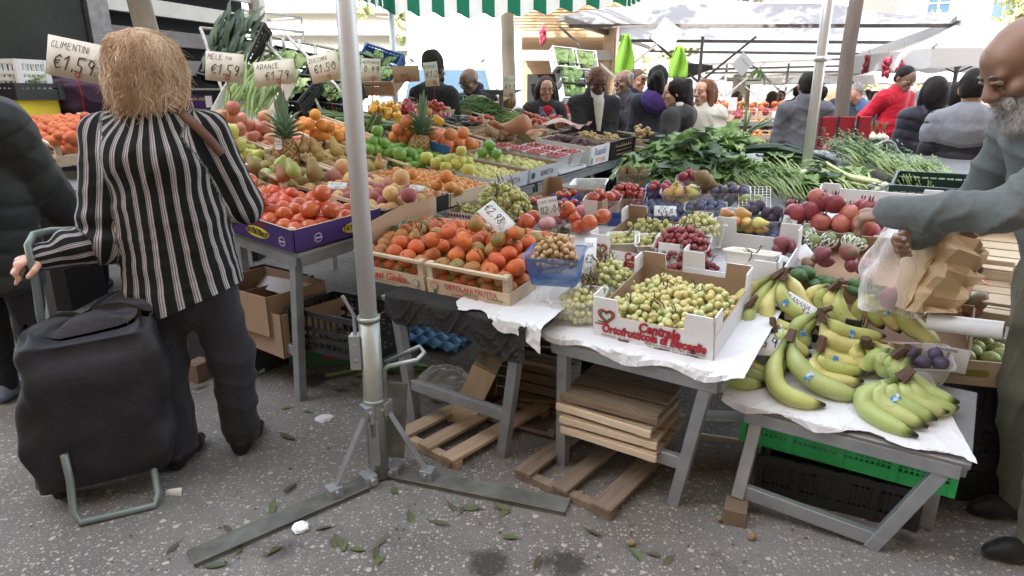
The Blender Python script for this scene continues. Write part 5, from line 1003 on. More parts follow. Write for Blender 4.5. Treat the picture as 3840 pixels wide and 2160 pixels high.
def head_prims(b,Hm,s=1.0,fem=False,nose=1.0,jaw=1.0):
 R=Hm.to_3x3().normalized();A=lambda x,y,z:Hm@Vector((x*s,y*s,z*s));s=s*Hm.to_scale()[0];A=lambda x,y,z,q=Hm.to_scale()[0]:Hm@Vector((x*s/q,y*s/q,z*s/q));r=lambda*a:tuple(v*s for v in a)
 b.ell(A(0,.014,.034),r(.075,.094,.084),.02,R);b.ell(A(0,-.018,-.04),r(.058*jaw,.068,.072),.03,R);b.cap(A(-.012,-.066,-.092),A(.012,-.066,-.092),.021*s*jaw,None,.02,None,1,False)
 b.ell(A(0,-.045,.045),r(.058,.045,.05),.02,R);b.cap(A(0,-.088,.022),A(0,-.107*1,-.018),.009*s,.0145*s*nose,.012,None,1,False);b.cap(A(-.014,-.098,-.024),A(.014,-.098,-.024),.009*s*nose,None,.008,None,1,False)
 b.cap(A(-.042,-.078,.026),A(.042,-.078,.026),.011*s,None,.018,None,1,False)
 for k in(-1,1):b.ell(A(k*.043,-.062,-.022),r(.022,.022,.02),.02,R);b.ell(A(k*.031,-.103,.010),r(.017,.014,.0105),.010,R,sub=True);b.ell(A(k*.077,.016,-.004),r(.010,.020,.033),.006,R)
 b.cap(A(-.02,-.088,-.052),A(.02,-.088,-.052),.009*s,None,.008,None,1,False);b.cap(A(-.016,-.086,-.064),A(.016,-.086,-.064),.010*s,None,.008,None,1,False)
def face_parts(t,Hm,s,skin,brow=BROWM,lips=True,closed=False,off=Vector(),specs=False):
 def put(o):o.matrix_basis=T(-off)@Hm@Matrix.Diagonal((s,s,s,1))
 for k in(-1,1):
  m=MB();m.ball((k*.031,-.084,.010),.0118 if not closed else.0085,10,8);m.ball((k*.031,-.0905,.008 if not closed else.003),(.0052,.0052,.0052),8,6,mi=1);put(m.build('eye',[EYEM,IRIS],t,True))
  m=MB();m.tube([(k*.014,-.0955,.012),(k*.024,-.0985,.0185),(k*.036,-.0965,.018),(k*.046,-.088,.010)],[.0035,.0042,.0042,.003],6);put(m.build('eyelid',SKIN[skin],t,True))
  m=MB();m.tube([(k*.013,-.0965,.029),(k*.03,-.095,.035),(k*.05,-.082,.027)],[.0035,.0042,.002],6,flat=.6);put(m.build('eyebrow',brow,t,True))
 if lips:m=MB();m.tube([(-.024,-.0895,-.058),(-.008,-.0985,-.054),(0,-.0975,-.056),(.008,-.0985,-.054),(.024,-.0895,-.058)],[.002,.0045,.004,.0045,.002],6);m.tube([(-.022,-.0895,-.060),(0,-.098,-.064),(.022,-.0895,-.060)],[.002,.0055,.002],6);put(m.build('lips',LIPM[skin],t,True))
 if specs:
  m=MB()
  for k in(-1,1):m.tube([(k*.033+.022*math.cos(a),-.106+.006*abs(math.cos(a)),.008+.016*math.sin(a))for a in[i*.5236 for i in range(13)]],.0016,4);m.tube([(k*.055,-.100,.012),(k*.078,-.02,.014),(k*.08,.02,.01)],.0016,4)
  m.tube([(-.011,-.107,.011),(.011,-.107,.011)],.0016,4);put(m.build('spectacles',GLASSM,t))
def hair_sdf(style,Hm,s):
 b=SDF();R=Hm.to_3x3().normalized();A=lambda x,y,z:Hm@Vector((x*s,y*s,z*s));s=s*Hm.to_scale()[0];A=lambda x,y,z,q=Hm.to_scale()[0]:Hm@Vector((x*s/q,y*s/q,z*s/q));r=lambda*a:tuple(v*s for v in a)
 if style in('short','cap','thin'):
  g=.0 if style=='thin' else.007;b.ell(A(0,.020,.040),r(.077+g,.094+g,.082+g),.01,R);b.ell(A(0,.055,-.02),r(.064,.052,.07),.03,R);b.ell(A(0,-.075,-.03),r(.13,.085,.095),.02,R,sub=True);b.ell(A(0,.0,-.12),r(.15,.2,.07),.02,R,sub=True)
  if style=='thin':b.ell(A(0,-.02,.125),r(.10,.12,.06),.02,R,sub=True)
 elif style=='beanie':b.ell(A(0,.018,.055),r(.092,.108,.10),.01,R);b.ell(A(0,.03,.118),r(.055,.065,.045),.06,R);b.ell(A(0,-.03,-.08),r(.16,.2,.095),.01,R,sub=True)
 elif style=='hijab':b.ell(A(0,.018,.03),r(.10,.118,.115),.02,R);b.ell(A(0,.05,-.10),r(.12,.12,.12),.06,R);b.ell(A(0,-.11,-.01),r(.062,.06,.075),.02,R,sub=True)
 else:
  b.ell(A(0,.022,.036),r(.088,.104,.090),.02,R);b.ell(A(0,.06,-.04),r(.085,.07,.10),.05,R)
  if style in('long','bob'):
   e=-.19 if style=='bob' else-.30
   for k in(-1,1):b.cap(A(k*.072,.015,0),A(k*.088,.01,e*.85),.032*s,.03*s,.03)
   b.cap(A(0,.085,0),A(0,.095,e),.06*s,.055*s,.05,R@Vector((0,1,0)),.6)
  if style=='pony':b.ell(A(0,.12,.035),r(.035,.035,.035),.02,R);b.cap(A(-.01,.135,.02),A(-.06,.13,-.20),.045*s,.026*s,.03)
  if style=='bun':b.ell(A(.0,.10,.075),r(.05,.05,.045),.02,R);b.cap(A(0,.09,0),A(.02,.10,-.12),.05*s,.05*s,.05)
  b.ell(A(0,-.085,-.025),r(.062,.075,.095),.02,R,sub=True)
 return b
def person(label,x,y,yaw,H=1.68,lean=0,head=(0,0,0),hands=None,skin='olive',hair=('short','black'),top=None,legs=None,shoes=(20,20,22),feet=None,vox=.008,cvox=.011,group=None,fem=False,elb=((.3,1,-.3),(-.3,1,-.3)),palm=None,curl=.6,nose=1,jaw=1,fat=1.0,closed=False,specs=False,face=True,z0=0,seed=1,glove=None):
 s=H/1.70;hs_=1.06;t=thing('person',label,'person',T(x,y,z0)@RZ(math.radians(yaw)),group);f=.92 if fem else 1.0;hip=Vector((0,0,.93*s));Rl=Matrix.Rotation(-lean,3,'X')if lean else Matrix.Identity(3)
 Rl=Matrix.Rotation(lean,3,'X')
 B=lambda x_,y_,z_:hip+Rl@(Vector((x_*s,y_*s,z_*s))-hip)
 nk=B(0,.015,1.44);Hm=T(nk)@Rl.to_4x4()@RZ(math.radians(head[0]))@RX(math.radians(head[1]))@RY(math.radians(head[2]))@T(0,-.02*s,.142*s)@Matrix.Diagonal((hs_,hs_,hs_,1))
 body=SDF();head_prims(body,Hm,s,fem,nose,jaw);A=lambda*a:Hm@(Vector(a)*s);body.cap(A(0,.022,-.05),nk-Vector((0,0,.03*s)),.052*s*(.88 if fem else 1),.06*s,.03)
 body.ell(B(0,0,1.26),(.13*s*f,.085*s,.19*s),.04,Rl);body.ell(B(0,0,1.02),(.12*s,.085*s,.16*s),.05,Rl)
 sh=[B(k*.172*f,.012,1.362)for k in(1,-1)]
 hd=[Vector(h)*s if h is not None else Vector((k*.235,-.05,.80))*s for h,k in zip(hands or(None,None),(1,-1))];arms=[]
 for i,k in enumerate((1,-1)):
  S0,W=sh[i],hd[i];la,lb=.285*s,.255*s;v=W-S0;L=min(v.length,(la+lb)*.995);u=v.normalized();W=S0+u*L;a=(la*la-lb*lb+L*L)/(2*L);hgt=math.sqrt(max(0,la*la-a*a));e=Vector(elb[i]);e=(e-u*e.dot(u)).normalized();El=S0+u*a+e*hgt;arms.append((S0,El,W))
  body.cap(S0,El,.042*s,.036*s,.03);body.cap(El,W,.036*s,.025*s,.02);d=(W-El).normalized();pn=Vector(palm[i])if palm else Vector((k*.7,-.5,.3));hand_prims(body,W,d,pn,-k,curl,s*.98)
 body.cap(sh[0],sh[1],.05*s,None,.04)
 ft=feet or((.10,.0),(-.10,.0));lg=[]
 for i,k in enumerate((1,-1)):
  hp=Vector((k*.09*s,0,.90*s));an=Vector((ft[i][0]*s,ft[i][1]*s,.075*s));kn=(hp+an)/2+Vector((k*.005,-.03*s,.02*s));lg.append((hp,kn,an));body.cap(hp,kn,.06*s,.045*s,.03);body.cap(kn,an,.045*s,.032*s,.02)
 sdf_obj('body',body,SKIN[skin],t,vox)
 if face:face_parts(t,Hm,s,skin,closed=closed,specs=specs,brow=HAIR['grey']if skin=='hero' or(hair and hair[1]in('grey','white'))else BROWM)
 if hair:
  hm=hair[2]if len(hair)>2 else HAIR[hair[1]];w=wr(seed,.004,(30,60));sdf_obj({'beanie':'knit_hat','hijab':'headscarf'}.get(hair[0],'hair'),hair_sdf(hair[0],Hm,s),hm,t,vox,disp=lambda V,b,N:w(V,b,N))
 tp=dict(mat=fabric('black_jacket',(26,26,28)),bulk=.022,hem=.78,puffer=None,sleeve=1.0,collar=.0,amp=.006);tp.update(top or{});g=SDF();bk=tp['bulk'];q=fat
 g.cap(B(0,.0,1.32),B(0,.0,1.02),.135*f*s+bk*.8,.135*s*q*f+bk,.05,Rl@Vector((0,1,0)),.72)
 g.cap(B(k*.05 if False else 0,.0,1.05),B(0,.01,max(tp['hem'],.6)),.140*s*q*f+bk,.150*s*q*f+bk,.05,Rl@Vector((0,1,0)),.76)
 [g.cap(sh[i],B(0,.012,1.395),.046*s+bk,.05*s+bk*.7,.05)for i in(0,1)];g.cap(B(0,.01,1.40),B(0,.012,1.45),.075*s+bk*.6,.06*s+bk*.5,.04)
 for S0,El,W in arms:g.cap(S0,El,.048*s+bk,.042*s+bk*.9,.035);g.cap(El,El.lerp(W,tp['sleeve']*.97),.042*s+bk*.9,.030*s+bk*.7,.02)
 if tp['collar']:g.cap(B(0,.03,1.44),B(0,.035,1.44+tp['collar']),.07*s+bk*.5,.07*s+bk*.4,.03)
 if tp.get('hood'):g.cap(B(-.06,.10,1.40),B(.06,.10,1.40),.075*s,None,.05);g.ell(B(0,.12,1.33),(.11*s,.06*s,.09*s),.05)
 sdf_obj(tp.get('name','jacket'),g,tp['mat'],t,cvox,disp=puff(seed,.009,tp['puffer'])if tp['puffer']else sleeve(wr(seed+5,tp['amp'])),zmin=tp['hem']*s if lean<.2 else None)
 if legs is not False:
  lp=dict(mat=fabric('dark_trousers',(34,34,38)),r=1.0,kind='trousers');lp.update(legs or{});g=SDF();r=lp['r']
  g.cap((0,.01,.98*s),(0,.015,.86*s),.135*s*q,.14*s*q,.04,(0,1,0),.8)
  if lp['kind']=='skirt':g.cap((0,0,.85*s),(0,0,.25*s),.15*s*q,.19*s*q,.05,(0,1,0),.8)
  else:
   for hp,kn,an in lg:g.cap(hp,kn,.088*s*r*q,.062*s*r,.035,);g.cap(kn,an+Vector((0,0,.0)),.062*s*r,.052*s*r,.03)
  sdf_obj('skirt' if lp['kind']=='skirt' else 'trousers',g,lp['mat'],t,cvox,disp=wr(seed+9,.006),zmin=.05*s)
  for hp,kn,an in lg:
   g=SDF();c=Vector((an.x,an.y,0));g.cap(c+Vector((0,.03*s,.045*s)),c+Vector((0,-.10*s,.036*s)),.042*s,.036*s,.02,None,1,False);g.cap(c+Vector((0,-.10*s,.03*s)),c+Vector((0,-.15*s,.026*s)),.038*s,.026*s,.02,None,1,False);g.cap(c+Vector((0,.02,.05*s)),c+Vector((0,.01,.10*s)),.042*s,.04*s,.02,None,1,False);sdf_obj('shoe',g,fabric('shoe_%d_%d_%d'%tuple(shoes),shoes,rough=.5),t,.011,zmin=.002)
 return t,Hm,s,arms,B
def at_px(px,py,Y):p=aty(px,py,Y);return p.x,p.y,p.z
BJ=fabric('black_jacket',(52,52,54),(40,40,42))
# - people behind the stall
x,y,z=at_px(1625,212,6.2)
t,Hm,s,arms,B=person('person in a dark knitted hat seen from behind, jacket black above and grey below',x,y,150,z,skin='dark',hair=('beanie','black',fabric('brown_knit',(58,50,46),(44,38,36),scale=90)),top=dict(mat=BJ,bulk=.035,hem=.8,hood=1),seed=2)
g=SDF();g.cap(B(0,0,1.22),B(0,0,.9),.20,.205,.03,(0,1,0),.76);sdf_obj('grey_jacket_panel',g,fabric('grey_panel',(104,100,98)),t,.014,disp=wr(3,.005),zmin=.82)
g=SDF();R=Hm.to_3x3().normalized();g.ell(Hm@Vector((0,-.04,-.07)),(.068,.07,.06),.03,R);sdf_obj('beard',g,HAIR['black'],t,.009)
x,y,z=at_px(1775,252,6.6)
t,Hm,s,arms,B=person('bald person with spectacles looking down, dark jacket over a black shirt with white digits',x,y,-28,z,skin='brown',hair=None,head=(-12,22,0),specs=True,closed=True,top=dict(mat=fabric('navy_black_jacket',(44,46,56)),bulk=.035,hem=.8,collar=.04),seed=3)
text(t,'90',M4((1,0,0),(0,0,1),(0,-1,0),B(0,-.175,1.30)),.11,WHT)
g=SDF();g.cap(B(0,-.11,1.38),B(0,-.10,1.1),.075,.07,.02,(0,1,0),.5);sdf_obj('shirt',g,fabric('black_tee',(18,18,20)),t,.012)
x,y,z=at_px(2045,290,6.6)
t,Hm,s,arms,B=person('person with dark bobbed hair, red top and blue scarf, hand raised to chin',x,y,12,z,skin='olive',hair=('bob','dark'),fem=True,head=(-4,10,0),specs=True,hands=((.24,-.20,.95),(.02,-.30,1.20)),palm=((.5,-.5,0),(-.6,-.7,.2)),curl=.9,top=dict(mat=fabric('charcoal_jacket',(58,54,54)),bulk=.03,hem=.75),seed=4)
g=SDF();g.cap(B(0,-.10,1.34),B(0,-.115,1.0),.07,.085,.02,(0,1,0),.55);sdf_obj('red_top',g,fabric('red_top',(168,36,48)),t,.011)
for k in(-1,1):g=SDF();g.cap(B(k*.06,-.02,1.42),B(k*.055,-.15,1.30),.028,.03,.02);g.cap(B(k*.055,-.15,1.30),B(k*.05,-.175,.98),.03,.035,.02);sdf_obj('scarf',g,fabric('blue_scarf',(66,88,116),(110,76,84),scale=22),t,.010,disp=wr(6,.006,(25,50)))
m=MB();m.tube([B(.075,-.03,1.47)-Vector((0,0,.0)),B(.08,-.035,1.44)],.006,5);m.build('earring',mat('gold',(.6,.42,.15),metal=1,rough=.3),t)
x,y,z=at_px(2237,255,6.2)
t,Hm,s,arms,B=person('broad person in a black zipped jacket and white turtleneck looking down at both hands',x,y,8,z,skin='dark',hair=('short','brown'),head=(0,24,0),closed=True,nose=1.2,hands=((.05,-.30,.98),(-.14,-.28,.90)),palm=((.3,-.8,.2),(-.3,-.8,.2)),curl=.8,top=dict(mat=BJ,bulk=.034,hem=.74,collar=.03),fat=1.04,seed=5)
g=SDF();g.cap(B(0,-.045,1.44),B(0,-.03,1.50),.066,.062,.02);g.cap(B(0,-.13,1.40),B(0,-.16,1.12),.052,.02,.02,(0,1,0),.6);sdf_obj('turtleneck',g,fabric('white_knit',(206,200,196),(188,182,178)),t,.010)
x,y,z=at_px(2345,265,7.0)
t,Hm,s,arms,B=person('older person with thin grey hair facing left, hand on chest, black jacket over grey shirt',x,y,-62,z,skin='brown',hair=('thin','grey'),nose=1.15,head=(0,4,0),hands=((.1,-.22,1.30),(-.22,-.1,.85)),palm=((.2,-1,.2),(-1,0,0)),elb=((.4,-.2,-1),(-.6,.5,-.6)),curl=.35,top=dict(mat=BJ,bulk=.035,hem=.75),seed=6)
g=SDF();g.cap(B(0,-.105,1.38),B(0,-.125,.85),.065,.09,.02,(0,1,0),.55);sdf_obj('grey_shirt',g,fabric('grey_shirt',(150,150,154)),t,.011)
x,y,z=at_px(2385,262,8.0)
t,Hm,s,arms,B=person('person in a peaked brown cap half hidden behind the older one',x,y,25,z,skin='olive',hair=('cap','dark',fabric('brown_cap',(92,80,72))),head=(15,10,0),top=dict(mat=fabric('navy_coat',(34,36,50)),hem=.8),seed=7)
m=MB();m.grid(lambda u,v:Vector(((u-.5)*.15*(1-.3*v*v),-.085-.075*v*math.cos((u-.5)*2),.062-.018*v)),6,3);o=m.build('cap_peak',MATS['brown_cap'],t,True,solid=.004);o.matrix_basis=Hm
x,y,z=at_px(2470,250,6.3)
t,Hm,s,arms,B=person('person with a long dark ponytail seen from behind, purple hood over a navy coat',x,y,165,z,skin='olive',hair=('pony','black'),fem=True,top=dict(mat=fabric('navy_wool',(60,62,72),(48,50,60)),bulk=.04,hem=.62,name='coat'),face=False,seed=8)
g=SDF();g.cap(B(-.07,.09,1.41),B(.07,.09,1.41),.07,None,.05);g.ell(B(0,.12,1.36),(.11,.06,.09),.05);g.cap(B(-.05,.03,1.44),B(.05,.03,1.44),.075,None,.03);sdf_obj('hood',g,fabric('purple_fleece',(78,58,122),(66,48,106)),t,.011,disp=wr(9,.006))
x,y,z=at_px(2545,300,5.6)
t,Hm,s,arms,B=person('person with tied up dark hair and charcoal hooded jacket lifting a bag of ginger',x,y,-125,z,skin='light',hair=('bun','black'),fem=True,head=(22,6,0),hands=((.22,-.1,.88),(-.16,-.34,1.16)),palm=((1,0,0),(-.2,-.4,.9)),elb=((.6,.5,-.6),(-.3,.5,-.9)),curl=.8,top=dict(mat=fabric('charcoal_fleece',(72,70,70),(58,58,60)),bulk=.035,hem=.74,hood=1),seed=9)
g=SDF();g.cap(B(-.06,.06,1.455),B(.06,.06,1.455),.045,None,.03);g.cap(B(.06,.04,1.455),B(.07,-.06,1.42),.03,.02,.03);g.cap(B(-.06,.04,1.455),B(-.07,-.06,1.42),.03,.02,.03);sdf_obj('hood_lining',g,fabric('white_fleece',(196,194,194)),t,.010,disp=wr(4,.006,(30,60)))
HG=t.matrix_basis@arms[1][2]
x,y,z=at_px(2648,300,6.0)
t,Hm,s,arms,B=person('person with long brown hair in a cream white sweater facing left',x,y,-42,z,skin='light',hair=('long','brown'),fem=True,head=(-14,3,0),hands=((.22,-.22,.92),(-.12,-.3,.95)),top=dict(mat=fabric('cream_knit',(206,204,194),(190,188,178),scale=60),bulk=.03,hem=.78,name='sweater',amp=.009),seed=10)
x,y,z=at_px(3035,275,5.8)
t,Hm,s,arms,B=person('person with thinning dark hair in a long grey tunic seen from behind',x,y,172,z,skin='brown',hair=('short','black'),top=dict(mat=fabric('grey_tunic',(98,100,106),(86,88,94)),bulk=.03,hem=.45,name='tunic',collar=.02),legs=dict(mat=fabric('grey_tunic',(98,100,106))),face=False,fat=1.1,seed=11)
x,y,z=at_px(3362,268,7.6)
t,Hm,s,arms,B=person('person in a bright red zipped top with pale blue gloves holding a paper bag',x,y,20,z+.06,lean=.12,skin='brown',hair=('short','black'),head=(0,18,0),hands=((.10,-.36,1.0),(-.27,-.02,.92)),curl=.7,top=dict(mat=fabric('red_sports_top',(186,30,52),(168,24,44),rough=.6),bulk=.03,hem=.80),legs=dict(mat=fabric('dark_denim',(62,68,80),(48,54,66))),seed=12)
GLV=mat('pale_blue_glove',S((120,190,214)),S((104,176,204)),rough=.35)
for i,k in enumerate((1,-1)):g=SDF();S0,El,W=arms[i];d=(W-El).normalized();g.cap(W-d*.05,W,.036,.032,.01);hand_prims(g,W,d,(k*.7,-.5,.3),-k,.6,1.12);sdf_obj('glove',g,GLV,t,.007)
BP=t.matrix_basis@arms[0][2]
NAVP=fabric('navy_puffer',(46,48,60),(36,38,48),rough=.5)
x,y,z=at_px(3512,290,5.2)
t,Hm,s,arms,B=person('person with long straight black hair and a navy quilted jacket seen from behind',x,y,168,z,skin='olive',hair=('long','black'),fem=True,top=dict(mat=NAVP,bulk=.036,hem=.72,puffer=.075),legs=dict(mat=fabric('olive_black_skirt',(44,42,42)),kind='skirt'),face=False,seed=13)
x,y,z=at_px(3618,310,6.3)
t,Hm,s,arms,B=person('person with dark hair and sunglasses pushed up, turned to the right',x,y,75,z,skin='light',hair=('pony','black'),fem=True,head=(0,-4,0),top=dict(mat=fabric('navy_coat',(34,36,50)),hem=.7),seed=14)
m=MB();[m.tube([(k*.03+.022*math.cos(a),-.075+.006*math.cos(a)**2,.10+.014*math.sin(a))for a in[i*.6283 for i in range(11)]],.003,4)for k in(-1,1)];m.build('sunglasses',GLASSM,t).matrix_basis=Hm
x,y,z=at_px(3655,300,4.2)
t,Hm,s,arms,B=person('person in a quilted jacket grey at the shoulders and black below, red shirt and jeans',x,y,140,z+.05,skin='olive',hair=('short','black'),lean=.10,hands=((.16,-.25,1.0),(-.22,-.02,.80)),top=dict(mat=fabric('black_puffer',(36,36,40),(28,28,32),rough=.5),bulk=.022,hem=.84,puffer=.08),legs=dict(mat=fabric('blue_denim',(74,84,100),(58,66,82)),r=1.05),face=False,fat=.9,seed=15)
g=SDF();g.cap(B(-.12,0,1.345),B(.12,0,1.345),.082,None,.05);g.cap(B(0,.02,1.34),B(0,.02,1.315),.15,.158,.05,(0,1,0),.8)
for S0,El,W in arms:g.cap(S0,S0.lerp(El,.35),.078,.078,.04)
sdf_obj('grey_jacket_yoke',g,fabric('grey_puffer',(128,130,138),(112,114,122),rough=.6),t,.012,disp=puff(16,.011,.085),zmin=None)
g=SDF();g.cap(B(0,0,.95),(0,0,.80),.175,.18,.03,(0,1,0),.82);sdf_obj('red_shirt',g,fabric('red_shirt',(150,52,54)),t,.013,disp=wr(8,.008),zmin=.78)
# - person in the purple jacket behind the first price sign
x,y,z=at_px(300,165,4.6)
t,Hm,s,arms,B=person('person in a plum purple padded jacket behind the first price sign',x-.05,y,-165,z,skin='olive',hair=('short','dark'),lean=.05,top=dict(mat=fabric('plum_padded_cloth',(70,50,66),(58,40,56)),bulk=.045,hem=.72,hood=1,amp=.01),face=False,fat=1.15,seed=17)
# THE WOMAN IN THE STRIPED TUNIC AND HER SHOPPING TROLLEY
O=Vector((-1.23,2.25,0));t=thing('person','person with wavy light brown hair in a black and white striped tunic','person',O)
sh_l,sh_r=Vector((-1.415,2.27,1.275)),Vector((-1.075,2.29,1.285));el_l,wr_l=aty(385,905,2.21),aty(182,955,2.11);el_r,wr_r=Vector((-1.015,2.36,1.03)),Vector((-1.08,2.60,1.02))
hc=Vector((-1.245,2.29,1.475));Hm=T(hc)@RZ(math.radians(186))@RX(.12)
body=SDF();head_prims(body,Hm,1.0,True);body.cap(hc+Vector((0,-.01,-.06)),Vector((-1.245,2.275,1.30)),.052,.06,.03);body.ell((-1.24,2.28,1.12),(.13,.09,.2),.05);body.ell((-1.22,2.27,.86),(.13,.1,.16),.05)
for S0,El,W,k in((sh_l,el_l,wr_l,1),(sh_r,el_r,wr_r,-1)):body.cap(S0,El,.042,.036,.03);body.cap(El,W,.036,.027,.02);body.cap(S0,Vector((-1.245,2.28,1.30)),.05,None,.04);hand_prims(body,W,(W-El),(-.45,-.5,.75)if k==1 else(.5,0,.8),k,1.0 if k==1 else.5,.98)
hips=[(Vector((-1.31,2.27,.80)),Vector((-1.33,2.24,.43)),Vector((-1.325,2.235,.07))),(Vector((-1.13,2.27,.80)),Vector((-1.10,2.30,.44)),Vector((-1.115,2.345,.07)))]
for a,b,c in hips:body.cap(a,b,.06,.045,.03);body.cap(b,c,.045,.032,.02)
sdf_obj('body',body,SKIN['light'],t,.006,off=O);face_parts(t,Hm,1.0,'light',off=O)
STRP=D.materials.new('black_white_striped_cloth');STRP.use_nodes=True;nt=STRP.node_tree;b_=nt.nodes["Principled BSDF"];L=nt.links.new
at=node(nt,"ShaderNodeAttribute");at.attribute_name='run';mu=node(nt,"ShaderNodeMath",operation='MULTIPLY');mu.inputs[1].default_value=1/.043;fr=node(nt,"ShaderNodeMath",operation='FRACT')
nz=node(nt,"ShaderNodeTexNoise");nz.inputs['Scale'].default_value=9;nz.inputs['Detail'].default_value=3;tc=node(nt,"ShaderNodeTexCoord");L(tc.outputs['Object'],nz.inputs['Vector'])
ad=node(nt,"ShaderNodeMath",operation='MULTIPLY_ADD');L(nz.outputs['Fac'],ad.inputs[0]);ad.inputs[1].default_value=.006;L(at.outputs['Fac'],ad.inputs[2]);L(ad.outputs[0],mu.inputs[0]);L(mu.outputs[0],fr.inputs[0])
cr=node(nt,"ShaderNodeValToRGB");cr.color_ramp.interpolation='LINEAR';e=cr.color_ramp.elements;e[0].position=0;e[0].color=(.008,.010,.010,1);e[1].position=.54;e[1].color=(.010,.011,.012,1)
for p_,c_ in((.57,(.31,.295,.285)),(.60,(.32,.31,.30)),(.63,(.07,.065,.07)),(.66,(.06,.055,.06)),(.68,(.36,.35,.36)),(.76,(.40,.39,.40)),(.78,(.07,.065,.07)),(.82,(.06,.055,.06)),(.84,(.40,.37,.36)),(.93,(.36,.34,.34)),(.96,(.010,.011,.012))):q=cr.color_ramp.elements.new(p_);q.color=(*c_,1)
L(fr.outputs[0],cr.inputs[0]);L(cr.outputs[0],b_.inputs['Base Color']);b_.inputs['Roughness'].default_value=.9;b_.inputs['Specular IOR Level'].default_value=.2
n2=node(nt,"ShaderNodeTexNoise");n2.inputs['Scale'].default_value=14;n2.inputs['Detail'].default_value=6;L(tc.outputs['Object'],n2.inputs['Vector']);bp=node(nt,"ShaderNodeBump");bp.inputs['Strength'].default_value=.5;bp.inputs['Distance'].default_value=.012;L(n2.outputs['Fac'],bp.inputs['Height']);L(bp.outputs[0],b_.inputs['Normal'])
g=SDF()
Y_=Vector((0,1,0))
g.cap((-1.245,2.28,1.20),(-1.235,2.275,1.02),.175,.185,.06,Y_,.72);g.cap((-1.235,2.275,1.02),(-1.205,2.265,.55),.185,.225,.06,Y_,.72)
for a in(sh_l,sh_r):g.cap(a,(-1.245,2.275,1.315),.066,.072,.05)
g.cap((-1.245,2.28,1.30),(-1.245,2.285,1.37),.085,.07,.03)
g.cap((-1.31,2.215,1.20),(-1.17,2.215,1.20),.085,None,.08,None,1,False)
g.cap(sh_l,el_l,.078,.078,.04);g.cap(el_l,wr_l+(wr_l-el_l)*.04,.075,.052,.03);g.cap(sh_r,el_r,.076,.07,.04);g.cap(el_r,wr_r,.065,.05,.03)
w1=wr(21,.0028,(8,20));w2=wr(5,.004,(22,40))
def sdisp(V,b,N):
 d=w1(V,b,N)+w2(V,b,N)*.6;arm=b[0]>=6;z=V[:,2];fold=.010*np.sin((V[:,0]+1.2)*38+z*3)*np.clip((1.05-z)/.4,0,1);elbow=.012*np.sin(b[1]*70+V[:,0]*12)*np.exp(-((V[:,2]-.95)/.07)**2)
 return d+np.where(arm,elbow,fold)
def stripe_run(V,b,sdf):
 out=np.zeros(len(V));bi=b[0]
 for i in np.unique(bi):
  _,a,c,*_r=sdf.p[i];m=bi==i;ax=(c-a)/np.linalg.norm(c-a)
  if i<6 and i not in(2,3):X=V[m][:,0]+1.235;Yq=V[m][:,1]-2.28;k=1-.18*np.clip((1.05-V[m][:,2])/.45,0,1)+.25*np.clip((V[m][:,2]-1.15)/.25,0,1)*.4;out[m]=np.arctan2(X,-Yq*1.35)*.19*k+.02
  elif i in(2,3):X=V[m][:,0]+1.235;Yq=V[m][:,1]-2.28;out[m]=np.arctan2(X,-Yq*1.35)*.19*1.05+.02
  else:
   u=np.cross(ax,[0,0,1.0])if abs(ax[2])<.8 else np.cross(ax,[0,1.0,0]);u/=np.linalg.norm(u);v=np.cross(ax,u);p=V[m]-a;out[m]=np.arctan2(p@u,p@v)*.075
 return out
top=sdf_obj('tunic',g,STRP,t,.0075,disp=sdisp,attr=stripe_run,off=O,zmin=None)
bm_cut=top.data;import bmesh
bm=bmesh.new();bm.from_mesh(bm_cut);pa,pb=aty(500,1232,2.16)-O,aty(905,1062,2.2)-O;nrm=Vector((0,-1,.02)).cross(pb-pa).normalized();nrm=nrm if nrm.z>0 else-nrm
bmesh.ops.bisect_plane(bm,geom=bm.verts[:]+bm.edges[:]+bm.faces[:],plane_co=pa,plane_no=nrm,clear_inner=True);bm.to_mesh(bm_cut);bm.free()
def on(o,px,py,lift=.004):
 d=ray(px,py).normalized();Mi=(T(o.parent.matrix_basis.translation)if o.parent else Matrix.Identity(4)).inverted();ok,p,n,_=o.ray_cast(Mi@EYE,d);return(p+(o.parent.matrix_basis.translation if o.parent else Vector()),n)if ok else(None,None)
bpy.context.view_layer.update()
STRAPM=mat('brown_leather',S((104,70,54)),S((84,54,42)),scale=20,rough=.6,bump=.2);pts=[]
for i in range(15):
 u=i/14;px=590+(830-590)*u**.92;py=376+(200)*u**1.35;p,n=on(top,px,py)
 if p:pts.append((p,n))
if len(pts)>3:
 m=MB();vs=[]
 for i,(p,n)in enumerate(pts):
  tg=(pts[min(i+1,len(pts)-1)][0]-pts[max(i-1,0)][0]).normalized();s_=tg.cross(n).normalized();vs+=[p+n*.002-s_*.016,p+n*.010-s_*.013,p+n*.010+s_*.013,p+n*.002+s_*.016]
 m.add(vs,[(4*i+k,4*i+k+1,4*i+k+5,4*i+k+4)for i in range(len(pts)-1)for k in range(3)]);m.build('shoulder_strap',STRAPM,t,True,world=True)
g=SDF();hcx=hc+Vector((0,-.005,.03));g.ell(hcx,(.120,.124,.122),.03);g.ell(hcx+Vector((0,-.02,-.09)),(.125,.095,.075),.05)
w3=wr(8,.007,(25,50));hair=sdf_obj('hair',g,HAIR['hero'],t,.008,disp=w3,off=O)
from mathutils.bvhtree import BVHTree
